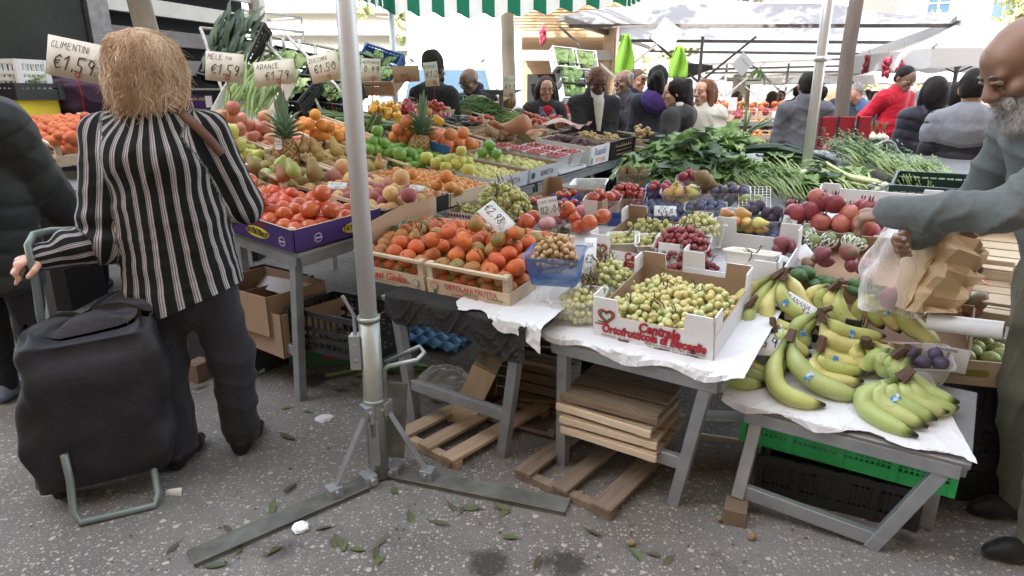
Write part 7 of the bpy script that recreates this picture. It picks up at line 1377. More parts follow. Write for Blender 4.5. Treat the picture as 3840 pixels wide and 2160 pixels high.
t=crate('card','shallow tray of white garlic bulbs wrapped in paper','A2',-.62,-.22,2.88,3.2,.03,WCARD,CARD,grp=G_CR,lift=-.03);fill(t,'garlic',.05,.05,.035,'white garlic bulb in the shallow tray','garlic bulbs',rot=UPR)
PNK=thin_mat('pink_film',S((232,190,180)),.55,.5);t=crate('rail','slatted crate of orange tomatoes under pink paper','A2',-1.1,-.55,3.32,3.75,.10,grp=G_CR);pix('tomato','A2',[(2005,452,20,.16),(2025,458,22,.15),(2015,440,18,.17),(2035,448,20,.15),(1995,462,18,.13),(2045,462,18,.12)],'orange red tomato in pink paper','tomatoes in pink paper')
P=t.matrix_basis@Vector((.08,-.02,.11));m=MB();m.grid(lambda u,v:P+E1*((u-.5)*.55)+E2*((v-.5)*.4)+UP*(.02*math.sin(u*9+v*5)+.015*math.sin(v*13)+.03*math.sin(u*3)),16,12);tag(m.build('pink_paper',PNK,None,False,loc=P),'pink translucent paper spread over the tomato crate','paper')
t=crate('rail','slatted crate of red long peppers in front of the one with the red top','A2',-1.35,-.95,3.80,4.2,.10,grp=G_CR);pix('tomato','A2',[(1960,432,18,.13),(1975,425,18,.13),(1990,430,18,.13),(2005,432,16,.12),(2070,440,22,.15),(2090,450,22,.14),(2110,455,20,.13),(2080,435,18,.16),(2125,462,18,.11),(2100,440,18,.15)],'small red tomato below the scarf','red tomatoes below the scarf')
for i,(a,b,c,d)in enumerate(((-.6,-.15,3.65,4.0),(-.12,.3,3.68,4.0),(-.5,0,3.28,3.6))):
 t=crate('rail',('empty slatted crate in front of the black jacket','empty slatted crate behind the leafy heap','slatted crate of pale ginger roots')[i],'A1',a,b,c,d,.10,grp=G_CR,lift=.02)
 if i==2:
  for k in range(22):
   m=MB();q=t.matrix_basis@Vector((rnd(-.2,.2),rnd(-.12,.12),.09+rnd(0,.04)));
   for j in range(4):m.ball((rnd(-.03,.03),rnd(-.02,.02),rnd(-.01,.015)),(rnd(.012,.022),.012,.012),6,5)
   o=m.build('ginger_root',mat('ginger_skin',S((204,176,136)),S((184,154,116)),scale=40,rough=.8),None,True);o.location=q;tag(o,'knobbly pale ginger root in the slatted crate','ginger','ginger roots')
PINE=D.materials.new('pineapple_rind');PINE.use_nodes=True;nt=PINE.node_tree;b_=nt.nodes["Principled BSDF"];a_=node(nt,"ShaderNodeAttribute");a_.attribute_name='run';cr=node(nt,"ShaderNodeValToRGB");e=cr.color_ramp.elements;e[0].color=(*S((92,72,46)),1);e[1].color=(*S((190,152,96)),1);e[1].position=.7;q=cr.color_ramp.elements.new(.92);q.color=(*S((120,92,60)),1);nt.links.new(a_.outputs['Fac'],cr.inputs[0]);nt.links.new(cr.outputs[0],b_.inputs['Base Color']);b_.inputs['Roughness'].default_value=.7
PLF=lmat('pineapple_leaf',(86,112,88),(124,146,118))
def pineapple(label,px,py,blk,h,r=.068,H_=.17,lean=(0,0),seal=False):
 P=onp(px,py,blk,h);t=thing('pineapple',label,'pineapple',T(P)@RX(lean[0])@RY(lean[1]),'pineapples');m=MB();NU,NV=66,54;val=[]
 def fn(u,v):
  z=H_*v;R0=r*(math.sin(math.pi*(.10+.80*v)))**.42;a=u*6.28318;s1=math.sin(u*6.28318*6+v*18);s2=math.sin(u*6.28318*6-v*18);k=(1-abs(s1)**3)*(1-abs(s2)**3);k2=min(abs(math.sin(3*a+v*9)),abs(math.sin(3*a-v*9)));return Vector((R0*(1+.10*min(1,k2*2.2))*math.cos(a),R0*(1+.10*min(1,k2*2.2))*math.sin(a),z))
 m.grid(fn,NU,NV);o=m.build('fruit',PINE,t,True);at_=o.data.attributes.new('run','FLOAT','POINT');at_.data.foreach_set('value',[min(1,1.15*min(abs(math.sin(3*(i%(NU+1))/NU*6.28318+(i//(NU+1))/NV*9)),abs(math.sin(3*(i%(NU+1))/NU*6.28318-(i//(NU+1))/NV*9))))for i in range(len(o.data.vertices))])
 m=MB();rg=random.Random(px)
 for ring in range(8):
  for k in range(8):
   a=k*.785+ring*.41;tl=.95-ring*.115;d=Vector((math.cos(a)*tl*.75,math.sin(a)*tl*.75,.45+ring*.11));L_=.10+.016*ring+rg.uniform(-.015,.02);leaf(m,(r*.28*math.cos(a)*(1-ring*.09),r*.28*math.sin(a)*(1-ring*.09),H_*.97+ring*.010),d,Vector((-math.cos(a),-math.sin(a),.5)),L_,.030,-.10 if ring>4 else.30,0,6,fold=.6)
 m.build('crown_leaves',PLF,t,True)
 if seal:
  Mp=M4((1,0,0),(0,.12,1),(0,-1,.12),(-.012,-r*1.13,H_*.86));b=MB();P_=[(-.021,-.026),(-.014,-.033),(.014,-.033),(.021,-.026),(.021,.02),(.012,.033),(-.012,.033),(-.021,.02)];b.add([(x,y,0)for x,y in P_]+[(x,y,-.001)for x,y in P_],[tuple(range(8)),tuple(range(15,7,-1))]);b.build('paper_seal',PAPER,t).matrix_basis=Mp;text(t,'Dole',Mp@T(0,.014,.001),.016,RED);text(t,'GOLDEN',Mp@T(0,-.004,.001),.010,GREYP)
pineapple('pineapple with a white paper seal standing between the apples and the oranges',1080,640,'A2',.02,.073,.19,(0,0),True)
pineapple('pineapple without a seal standing in front of the grapefruit',1572,598,'A2',.02,.070,.17,(-.05,.10))
RWIRE=mat('red_wire',S((150,24,40)),rough=.4)
def sign(label,px,py,Y,w,h,roll,lines,foot,m=CREAM,yaw=0,tilt=.12,clip=True):
 P=aty(px,py,Y);M=M4((1,0,0),(0,math.sin(tilt),math.cos(tilt)),(0,-math.cos(tilt),math.sin(tilt)),P)@RZ(roll);M=T(P)@RZ(yaw)@T(-P)@M;t=card(label,M,w,h,lines,m);
 if clip:
  F_=M.inverted()@aty(foot[0],foot[1],Y+.02);a=Vector((.02,-h*.42,.006));b=MB();b.tube([F_,F_.lerp(a,.5)+Vector((.006,0,0)),a],.0028,5);b.tube([a+Vector((.012*math.cos(q),.012+.012*math.sin(q),0))for q in[i*.5236-1.57 for i in range(13)]],.0028,5);b.build('wire_clip',RWIRE,t,True)
 return t
sign('big cream card reading CLIMENTINI 1.59 on a red wire clip',283,225,3.5,.30,.20,-.20,[('CLIMENTINI',.06,.72,.16),('SENZA SEMI',.55,.52,.08),('€1.59',.12,.2,.36),('AL',.80,.40,.10),('KG',.78,.18,.10)],(319,440))
sign('cream card reading MELE 1.59 above the pink apples',842,252,3.95,.225,.165,-.10,[('MELE',.05,.74,.17),('FUJI',.52,.76,.12),('€1.59',.14,.24,.34),('AL KG',.76,.22,.10)],(868,400))
sign('cream card reading ARANCE 1.79 above the celery box',1031,273,4.4,.27,.155,.10,[('ARANCE',.06,.68,.2),('€1.79',.25,.22,.34),('KG',.82,.25,.12)],(1075,420))
sign('cream card reading ZUCCHINI 1.50 hanging left of the pale pole',1216,252,5.0,.23,.20,.22,[('ZUCCHINI',.05,.74,.14),('€1.50',.15,.34,.28),('AL KG',.65,.5,.08)],(1245,420))
sign('cream card reading PEPERONI 0.99 right of the pale pole',1391,262,5.2,.15,.17,-.03,[('PEPERONI',.05,.75,.14),('0.99',.12,.38,.28),('KG',.7,.1,.1)],(1392,400))
sign('brown blank cardboard sign beside the slim pale pole',1523,277,5.6,.22,.13,.05,[('PEP',.3,.3,.2)],(1510,400),CARD)
sign('small cream card in front of the knitted hat',1617,278,5.5,.115,.19,.10,[('POMOD',.05,.74,.13),('€1.29',.1,.38,.24)],(1623,392))
sign('small cream card standing by the weighing pan',1911,325,6.0,.105,.19,-.08,[('ZUCCA',.05,.74,.13),('€1.50',.1,.35,.24)],(1915,400))
for lb,px,py,Y,r,ln in(('small white card lying on the peaches',1262,695,3.05,.05,'PESCHE'),('small white card lying on the small orange fruit',1560,705,3.5,-.1,'PERA'),('small white card beside the yellow apples at her elbow',890,622,3.2,-.1,'PERE')):
 P=aty(px,py,Y);card(lb,T(P)@RZ(-.35+r)@RX(.55),.10,.05,[(ln,.1,.55,.3),('€2',.5,.1,.3)])
t=thing('plastic_bag','thin white plastic bag hanging from the hand with ginger','bag',HG);m=MB();m.grid(lambda u,v:HG+Vector((math.cos(u*6.283)*(.012+.05*v),math.sin(u*6.283)*(.01+.03*v),-.02-.24*v))*(1+.05*math.sin(u*31)),20,8);m.build('film',thin_mat('white_bag_film',(.8,.8,.82),.6,.4),t,True,world=True)
t=thing('ginger_bunch','bunch of pale ginger roots held up in one hand','ginger',HG);m=MB();rg=random.Random(9)
for i in range(26):m.ball(Vector((rg.uniform(-.11,.05),rg.uniform(-.05,.04),rg.uniform(-.01,.10))),rg.uniform(.016,.026),7,5)
m.build('roots',mat('ginger_skin',S((204,176,136)),S((184,154,116)),scale=40,rough=.8),t,True)
# BACKGROUND
# - lorry on the left: dark tarpaulin front part, slatted white side behind
DTARP=mat('dark_green_tarpaulin',S((44,48,42)),S((30,32,28)),scale=3,rough=.8,bump=.4,bscale=14);LW=mat('white_painted_slat',S((206,204,196)),S((182,180,172)),scale=4,rough=.6,var=.05);DKI=mat('shade_and_stand_black',(.012,.012,.013),rough=.9)  # DKI: near-black that paints shade inside lorry and kiosk, plain dark on stands
a,b=Vector((-4.55,3.1,0)),Vector((-2.87,8.0,0));dx=(b-a).normalized();nx_=Vector((dx.y,-dx.x,0));k=(Vector((-3.60,5.87,0))-a).length;LL=(b-a).length
M=M4(dx,-nx_,UP,a);t=thing('lorry','dark green covered lorry with white slatted side boards beside the stall','lorry',M)
m=MB();m.box((k/2,1.2,1.95),(k,2.3,2.5));m.build('tarpaulin_body',DTARP,t,bevel=.03);m=MB();m.box((k+(LL-k)/2,1.3,1.95),(LL-k-.04,2.0,2.46));m.build('load_bay',DKI,t)
m=MB();m.box((k+.10,.10,1.9),(.20,.18,2.7));m.build('bay_post',DKSTEEL,t);m=MB();m.box((LL-.03,.08,1.9),(.10,.16,2.8));m.build('end_post',LW,t)
for i in range(9):m=MB();z=3.02-.27*i;m.box((k+.2+(LL-k-.3)/2,.12+.0*i,z),(LL-k-.28,.05,.145));m.build('side_slat',LW if i<4 else mat('shaded_white_slat',S((120,116,112)),S((96,92,90)),scale=4,rough=.7),t,bevel=.004)  # lower slats take a darker copy of the white, painting in their shade
for x in(.8,2.0,LL-.9):
 m=MB();m.tube([(x,.3,.45),(x,.6,.45)],.45,20);m.build('wheel',MATS.get('black_rubber')or BLACKP,t,True)
m=MB();m.box((LL/2,1.2,.75),(LL,2.0,.16));m.build('chassis',DKSTEEL,t)
# - price card strings, yellow printed carton and crates beside the purple jacket
YB=mat('yellow_printed_box',S((226,204,52)),rough=.6)
t=crate('card','yellow printed carton with purple script beside the purple jacket','A1',0,.26,0,.3,.17,YB,CARD,M=T(aty(100,468,4.3))@RZ(-.2),grp='boxes beside the lorry');text(t,'Selezione',FM(t,.02,.06),.05,PURP,shear=.3,fat=.001)
crate('plastic','dark crate on top of the yellow carton','A1',0,.26,0,.3,.10,BLACKP,M=T(aty(100,374,4.3))@RZ(-.3),grp='boxes beside the lorry');t=crate('plastic','white plastic crate of greens at the far left','A1',0,.15,0,.22,.18,WCARD,M=T(aty(100,335,4.3))@RZ(-.2),grp='boxes beside the lorry')
greens('light greens inside the white crate at the far left',aty(100,325,4.3),(.05,.06,.1),14,.10,.05,[GR_L,GR_M],seed=91);q=aty(110,468,4.3);m=MB();m.box((q.x,q.y,q.z/2-.01),(.34,.4,q.z-.02));tag(m.build('plinth',DKI,None,loc=Vector((q.x,q.y,0))),'dark stand carrying the yellow carton','stand')
# - slanted display rack with crates of greens
RK=mat('pale_rack_tube',S((196,194,188)),S((160,158,152)),scale=9,rough=.45,metal=.2)
def rackline(pts,Y):return[aty(x,y,Y+d)for x,y,d in pts]
q=aty(980,430,5.5);t=thing('display_rack','slanted pale tube rack holding crates of greens in front of the lorry','rack',Vector((q.x,q.y,0)));m=MB()
for pts in(((752,105,0),(830,330,-.3),(870,430,-.4)),((960,125,.1),(1160,330,-.3),(1210,430,-.4)),((1075,135,.2),(1260,320,-.2),(1330,420,-.3)),((752,105,0),(960,125,.1),(1300,195,.4)),((770,170,-.05),(1000,190,.05),(1290,240,.3)),((1010,130,.1),(1020,190,0)),((1120,150,.2),(1130,215,.1)),((1180,165,.3),(1190,230,.2)),((1060,138,.1),(1070,205,.1))):m.tube(rackline(pts,5.6),.014,6)
m.build('frame',RK,t,True,world=True);m=MB()
for x,y in((870,430),(1210,430)):p=aty(x,y,5.2);m.bar(p,Vector((p.x,p.y,0)),.03,.03)
m.build('legs',RK,t,world=True)
def tiltcrate(label,px,py,Y,L,W,h,col,tilt,yaw,roll=0):P=aty(px,py,Y);return crate('plastic',label,'A1',0,L,0,W,h,col,M=T(P)@RZ(yaw)@RY(roll)@RX(tilt),grp='crates on the display rack')
def packed(label,t,n,L,W,mats,axis=(0,1,.15),seed=0,h=.1):
 l,w_,hh=t['dims'];rg=random.Random(seed);bs=[MB()for _ in mats]
 for i in range(n):leaf(bs[rg.randrange(len(bs))],Vector((rg.uniform(-l/2+.04,l/2-.04),rg.uniform(-w_/2+.02,w_/2-.10),h+rg.uniform(0,.05))),Vector(axis)+Vector((rg.uniform(-.4,.4),rg.uniform(-.3,.3),rg.uniform(0,.5))),Vector((0,-.3,1)),L*rg.uniform(.6,1.1),W,rg.uniform(.2,.6),.10,6,ph=i)
 r_=thing('leaf_bunch',label,'vegetables',t.matrix_basis.copy(),'greens on the display rack')
 for b_,m_ in zip(bs,mats):b_.build('leaves',m_,r_,True)
for lb,lb2,px,py,Y,L,W,h,col,tl,yw,ro,n,fl,fw,ms in(('black crate tipped up with dark kale at the top of the rack','long dark kale leaves packed in the tipped black crate',895,215,5.6,.36,.56,.14,BLACKP,1.05,-.25,.25,90,.26,.045,[KALE,GR_B]),('black crate of lettuce behind the third price sign','fresh lettuce in the black crate behind the third price sign',1095,285,5.7,.40,.34,.13,BLACKP,.8,-.3,.2,70,.12,.07,[GR_M,GR_L]),('black crate of pale cabbage behind the left pineapple','pale cabbage leaves behind the left pineapple',1085,375,5.3,.44,.34,.13,BLACKP,.6,-.3,.1,60,.12,.10,[GR_L,RIB]),('black crate of dark greens left of the pale pole','dark green leaves left of the pale pole',1225,340,5.8,.42,.36,.13,BLACKP,.7,-.3,.2,60,.12,.07,[GR_D,GR_M]),('black crate of dark spinach under the fourth price sign','dark spinach under the fourth price sign',1245,395,5.5,.44,.34,.13,BLACKP,.5,-.3,.1,60,.12,.07,[GR_D]),('blue crate of parsley right of the pale pole','bright parsley in the blue crate',1425,265,6.2,.36,.30,.13,mat('blue_plastic',S((62,110,176)),rough=.4),.9,-.2,.3,60,.08,.04,[GR_M,GR_D]),('brown crate of green herbs below the parsley','green herbs in the brown crate below the parsley',1420,330,5.9,.40,.32,.12,CARD,.4,-.2,0,60,.10,.05,[GR_M,GR_L]),('dark crate of greens at the foot of the slim pole','mixed dark greens at the foot of the slim pole',1330,290,6.1,.40,.34,.14,BLACKP,.8,-.2,.3,50,.12,.06,[GR_D,GR_M])):
 c_=tiltcrate(lb,px,py,Y,L,W,h,col,tl,yw,ro);packed(lb2,c_,n,fl,fw,ms,seed=px)
FM2=mat('white_polystyrene',(.80,.80,.79),(.74,.74,.73),scale=60,rough=.8,bump=.1);P=aty(965,390,5.0)
t=crate('card','white polystyrene box tipped towards the viewer full of celery','A1',0,.42,0,.46,.14,FM2,FM2,M=T(P)@RZ(-.25)@RY(.25)@RX(.95),grp='crates on the display rack');packed('green celery stalks in the white polystyrene box',t,80,.30,.02,[GR_M,lmat('celery_green',(130,156,84),(150,172,110))],seed=5,h=.08)
t=crate('card','black crate with purple printed labels below the lorry slats','A1',0,.46,0,.3,.22,BLACKP,BLACKP,M=T(aty(800,440,5.6))@RZ(-.2),grp='boxes beside the lorry');patch(t,FM(t,0,.13),.26,.10,PURP,'purple_label');text(t,'THE REAL DEAL',FM(t,-.03,.15,.006),.03,YEL);patch(t,FM(t,.09,.13,.006),.06,.09,PAPER,'white_label')
q=aty(800,440,5.6);m=MB();m.box((q.x,q.y+.05,q.z/2-.01),(.6,.4,q.z-.02));tag(m.build('plinth',DKI,None,loc=Vector((q.x,q.y,0))),'dark stand under the crate with purple labels','stand')
# - trees
BARK=mat('plane_tree_bark',S((150,142,124)),S((104,98,86)),scale=7,rough=.85,bump=.5,bscale=30,stretch=(1,1,.4));BARKD=mat('dark_tree_bark',S((116,104,98)),S((84,74,70)),scale=9,rough=.9,bump=.6,bscale=40,stretch=(1,1,.3))
TL=[lmat('yellow_plane_leaf',(176,178,120),(196,192,140),scale=3),lmat('green_plane_leaf',(122,138,84),(146,158,102),scale=3)]  # pale yellow and green leaf colours, mixed at random in the crowns
def tree(label,base,top_z,r0,r1,crown_c,crown_r,n,bark=BARK,lean=(0,0),seed=1,lsize=.16,limbs=7,grp='street trees',twigs=()):
 rg=random.Random(seed);t=thing('tree',label,'tree',Vector(base),grp);m=MB();top=Vector((lean[0],lean[1],top_z));m.tube([(0,0,-.02),top*.3+Vector((.02,0,0)),top*.65-Vector((.02,0,0)),top],[r0*1.15,r0,(r0+r1)/2,r1],12)
 cc=Vector(crown_c)-Vector(base);ends=[]
 for i in range(limbs):a=rg.uniform(0,6.28);e=cc+Vector((crown_r[0]*.7*math.cos(a),crown_r[1]*.7*math.sin(a),crown_r[2]*rg.uniform(-.4,.6)));m.tube([top*rg.uniform(.75,1),top.lerp(e,.5)+Vector((0,0,.15)),e],[r1*.6,r1*.4,r1*.12],6);ends.append(e)
 for p,q in twigs:m.tube([Vector(p),(Vector(p)+Vector(q))/2,Vector(q)],[r1*.5,r1*.35,r1*.15],6)
 m.build('trunk',bark,t,True);bs=[MB(),MB()];cl=[cc+Vector((crown_r[0]*rg.gauss(0,.45),crown_r[1]*rg.gauss(0,.45),crown_r[2]*rg.gauss(0,.45)))for _ in range(max(6,n//45))]
 for i in range(n):
  c=rg.choice(cl);p=c+Vector((rg.gauss(0,.32),rg.gauss(0,.32),rg.gauss(0,.26)))*max(.5,min(crown_r)/2.2);s=lsize*rg.uniform(.6,1.3);u=Vector((rg.uniform(-1,1),rg.uniform(-1,1),rg.uniform(-1,.4))).normalized();v=u.cross(Vector((rg.uniform(-1,1),rg.uniform(-1,1),rg.uniform(-1,1)))).normalized();b=bs[rg.random()<.45]
  b.add([p-u*s*.5,p-v*s*.42+u*s*.1,p+u*s*.6,p+v*s*.42+u*s*.1],[(0,1,2,3)])
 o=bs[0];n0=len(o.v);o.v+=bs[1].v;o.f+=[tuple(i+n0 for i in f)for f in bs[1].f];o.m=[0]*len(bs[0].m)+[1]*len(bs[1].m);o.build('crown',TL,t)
 return t
q=aty(1905,330,8.3);tree('slim pale tree trunk rising beside the white van',(q.x,q.y,0),4.2,.085,.07,(q.x,q.y,5.6),(1.6,1.5,1.1),900,seed=2)
q=aty(3150,450,6.6);tree('dark tree trunk forking above the red board',(q.x,q.y,0),2.75,.07,.064,(q.x+.3,q.y+.4,5.2),(1.8,1.8,1.2),900,BARKD,lean=(.0,.0),seed=3,twigs=(((.0,0,2.45),(.35,0,3.2)),((.0,0,2.6),(-.2,.1,3.3))))
q=aty(548,100,5.0);tree('leaning grey trunk in front of the lorry',(q.x+.16,q.y,0),3.6,.085,.07,(q.x-.3,q.y+.4,5.0),(1.5,1.5,1.0),700,lean=(-.30,.0),seed=4)
q=aty(1555,100,24);tree('sparse yellow green tree far behind the white van',(q.x,q.y,0),3.6,.2,.12,(q.x,q.y,4.4),(1.9,1.6,1.2),900,seed=5,lsize=.22)
q=aty(3760,120,24);tree('pale sunlit tree in front of the brick house',(q.x+2.2,q.y,0),4.0,.25,.18,(q.x+1.9,q.y,5.0),(2.2,2,3.4),5000,seed=6,lsize=.26,limbs=14)
q=aty(2800,20,22);tree('yellow green tree top above the large tarpaulin',(q.x,q.y,0),4.2,.22,.15,(q.x,q.y,5.6),(3.0,2.4,1.4),2600,seed=7,lsize=.22,limbs=10)
q=aty(2560,150,26);tree('yellow green tree seen through the gap between the tarpaulins',(q.x,q.y,0),3.0,.2,.12,(q.x,q.y,3.6),(3.4,2.4,1.2),2000,seed=8,lsize=.2)
q=aty(3390,330,30);tree('pale yellow tree low behind the red top',(q.x,q.y,0),2.2,.2,.12,(q.x,q.y,2.9),(1.7,2.4,1.9),1800,seed=9,lsize=.22)
q=aty(2990,330,27);tree('bare branched little tree behind the far fruit stall',(q.x-2,q.y,0),2.4,.12,.09,(q.x-2,q.y,2.8),(2.2,1.6,1.0),600,seed=10,lsize=.16,limbs=12)
# - white van and box lorry
VW=mat('white_van_paint',(.80,.80,.79),(.76,.76,.75),scale=1,rough=.3,coat=.4);VG=mat('van_window_glass',(.028,.055,.085),(.05,.085,.12),scale=1.2,rough=.12,spec=.3);VR=MATS.get('black_rubber')or BLACKP
q=aty(1690,420,10.8);t=thing('van','white van facing the stall with a blue tinted windscreen and black roof rails','van',T(q.x-.02,q.y,0)@RZ(.10))
def loft(secs,name,m_,smooth=True):
 b=MB();R_=[]
 for y,wb,wt,z0,z1 in secs:
  for x,z in((-wb,z0),(-wb*1.02,z0+(z1-z0)*.35),(-wt,z1-.06),(-wt*.88,z1),(wt*.88,z1),(wt,z1-.06),(wb*1.02,z0+(z1-z0)*.35),(wb,z0)):R_.append((x,y,z))
 n=len(secs);b.add(R_,[(i*8+k,i*8+(k+1)%8,(i+1)*8+(k+1)%8,(i+1)*8+k)for i in range(n-1)for k in range(8)]+[tuple(range(8))[::-1],tuple((n-1)*8+k for k in range(8))]);return b.build(name,m_,t,smooth=False,bevel=.03)
loft(((-.95,.82,.78,.35,.86),(-.85,.88,.82,.3,1.02),(-.25,.90,.84,.25,1.16),(.1,.90,.82,.25,1.2),(.62,.90,.72,.25,1.86),(.9,.90,.72,.25,1.93),(3.3,.90,.74,.25,1.93),(3.4,.88,.70,.35,1.85)),'body',VW)
m=MB();m.add([(-.74,.085,1.215),(.74,.085,1.215),(.63,.565,1.80),(-.63,.565,1.80)],[(0,1,2,3)]);m.build('windscreen',VG,t,solid=.012)
for k in(-1,1):
 m=MB();m.add([(k*.912,.32,1.22),(k*.912,1.25,1.22),(k*.80,1.25,1.72),(k*.80,.66,1.72)],[(0,1,2,3)]);m.build('side_window',VG,t,solid=.012);m=MB();m.tube([(k*.62,.7,1.97),(k*.62,2.9,1.97)],.022,6);m.build('roof_rail',VR,t,True);m=MB();m.box((k*1.02,.30,1.25),(.16,.10,.22));m.build('wing_mirror',VW,t,bevel=.03)
 m=MB();m.box((k*.66,-.93,.72),(.26,.06,.20));m.build('headlight',thin_mat('lamp_glass',(.8,.82,.85),.8,.1),t,bevel=.02)
 for y in(-.1,2.6):m=MB();m.tube([(k*.80,y,.32),(k*.92,y,.32)],.32,20);m.build('wheel',VR,t,True)
m=MB();m.box((0,-.96,.42),(1.6,.10,.2));m.build('bumper',DKSTEEL,t,bevel=.02);m=MB();m.tube([(.1,.10,1.23),(-.5,.22,1.38)],.008,4);m.tube([(.6,.10,1.23),(.0,.22,1.38)],.008,4);m.build('wiper',VR,t)
q=aty(1810,300,14);t=thing('box_lorry','tall plain white box lorry parked behind the van','lorry',Vector((q.x-.25,14,0)));m=MB();m.box((0,2.4,2.25),(2.5,5.2,2.9));m.build('box_body',mat('white_panel',(.80,.80,.80),(.72,.73,.75),scale=1.5,rough=.45),t,bevel=.03);m=MB();m.box((0,2.4,.7),(2.2,5,.2));m.build('chassis',DKSTEEL,t)
for k in(-1,1):
 for y in(.6,4):m=MB();m.tube([(k*.9,y,.42),(k*1.15,y,.42)],.42,18);m.build('wheel',VR,t,True)
 m=MB();m.box((k*1.235,-.215,2.25),(.06,.03,2.9));m.build('corner_trim',GALV,t)
q=aty(1090,170,9.0);t=thing('van','white delivery van with a roof rack behind the slatted lorry','van',T(q.x+.1,q.y+.2,0)@RZ(1.0));loft(((-.9,.85,.8,.4,.9),(-.3,.95,.85,.3,1.25),(.3,.95,.8,.3,2.0),(.8,.95,.75,.3,2.15),(3.2,.95,.8,.3,2.15)),'body',VW)
for k in(-1,1):m=MB();m.add([(k*.965,.5,1.3),(k*.965,1.4,1.3),(k*.86,1.4,1.85),(k*.86,.75,1.85)],[(0,1,2,3)]);m.build('side_window',VG,t,solid=.02);[(m:=MB()).tube([(k*.75,y,.33),(k*.95,y,.33)],.33,16).build('wheel',VR,t,True)for y in(.0,2.5)]
m=MB();m.add([(-.72,-.27,1.28),(.72,-.27,1.28),(.62,.27,1.93),(-.62,.27,1.93)],[(0,1,2,3)]);m.build('windscreen',VG,t,solid=.02)
m=MB();[m.tube([(x,.8,z),(x,3.0,z)],.018,5)for x in(-.7,.7)for z in(2.3,2.5)];[m.tube([(-.7,y,z),(.7,y,z)],.018,5)for y in(.8,1.5,2.2,3.0)for z in(2.3,2.5)];[m.tube([(x,y,2.1),(x,y,2.5)],.018,5)for x in(-.7,.7)for y in(.8,1.9,3.0)];m.build('roof_rack',DKSTEEL,t,True)
# - pale colonnaded house far left, fence
CRH=mat('pale_stone',S((176,174,166)),S((160,158,150)),scale=1,rough=.9)
q=aty(1240,200,30);t=thing('stone_house','pale stone house with a heavy cornice far behind the vans','building',Vector((q.x,30,0)));m=MB();m.box((0,3,2.4),(9,5,4.8));m.build('wall',CRH,t);m=MB();m.box((0,.3,4.0),(9.6,.8,.25));m.box((0,.35,3.3),(9.4,.5,.12));m.build('cornice',CRH,t);m=MB();m.box((0,3,7.6),(9.8,6,5.6));m.build('upper_storey',CRH,t)
for i in range(6):m=MB();m.box((-3.7+1.5*i,.46,2.1),(.7,.1,1.7));m.build('window',VG,t)
q=aty(1220,160,20);t=thing('railing','dark iron railing in front of the stone house','fence',Vector((q.x,20,0)));m=MB();m.box((0,0,1.0),(5,.06,.06));m.box((0,0,2.3),(5,.05,.05));[m.tube([(-2.5+.14*i,0,0),(-2.5+.14*i,0,2.5)],.02,4)for i in range(36)];m.build('bars',DKSTEEL,t)
# - brick house at the right
BRK=D.materials.new('pink_brick');BRK.use_nodes=True;nt=BRK.node_tree;b_=nt.nodes["Principled BSDF"];br=node(nt,"ShaderNodeTexBrick");br.inputs['Scale'].default_value=3.2;br.inputs['Color1'].default_value=(*S((150,104,92)),1);br.inputs['Color2'].default_value=(*S((138,92,80)),1);br.inputs['Mortar'].default_value=(*S((158,132,122)),1);br.inputs['Mortar Size'].default_value=.02;tc=node(nt,"ShaderNodeTexCoord");mp=node(nt,"ShaderNodeMapping");mp.inputs['Rotation'].default_value=(math.pi/2,0,0);nt.links.new(tc.outputs['Object'],mp.inputs[0]);nt.links.new(mp.outputs[0],br.inputs['Vector']);nt.links.new(br.outputs['Color'],b_.inputs['Base Color']);b_.inputs['Roughness'].default_value=.9
STN=mat('pale_window_surround',S((186,180,174)),rough=.85);c0=aty(3345,150,38);t=thing('brick_house','pink brick house with pale framed windows and a balcony at the far right','building',T(c0.x,38,0)@RZ(-.25));m=MB();m.box((8.5,5,8),(17,10,16));m.build('wall',BRK,t);m=MB();m.box((8.5,4.8,16.2),(18,11,.5));m.build('roof',STN,t)
for i in range(5):
 for j in range(4):
  x,z=2.0+3.1*i,2.6+3.3*j;f=None;m=MB();
  for d in(((x-.62),-.06,z,.16,.14,2.0),(x+.62,-.06,z,.16,.14,2.0),(x,-.06,z+1.05,1.5,.16,.18),(x,-.09,z-1.05,1.5,.2,.14)):m.box(d[:3],d[3:])
  w_=m.build('window',STN,t);m=MB();m.box((x,.02,z),(1.1,.06,1.95));m.build('pane',VG,w_);m=MB();m.box((x,-.03,z),(.06,.05,1.95));m.box((x,-.03,z+.2),(1.1,.05,.06));m.build('frame',WCARD,w_)
m=MB();m.box((2.0,-.55,4.6),(2.0,1.0,.12));[m.tube([(1.05+.1*i,-1.0,4.65),(1.05+.1*i,-1.0,5.5)],.018,4)for i in range(20)];m.tube([(1.0,-1.0,5.5),(3.0,-1.0,5.5)],.03,4);m.build('balcony',DKSTEEL,t)
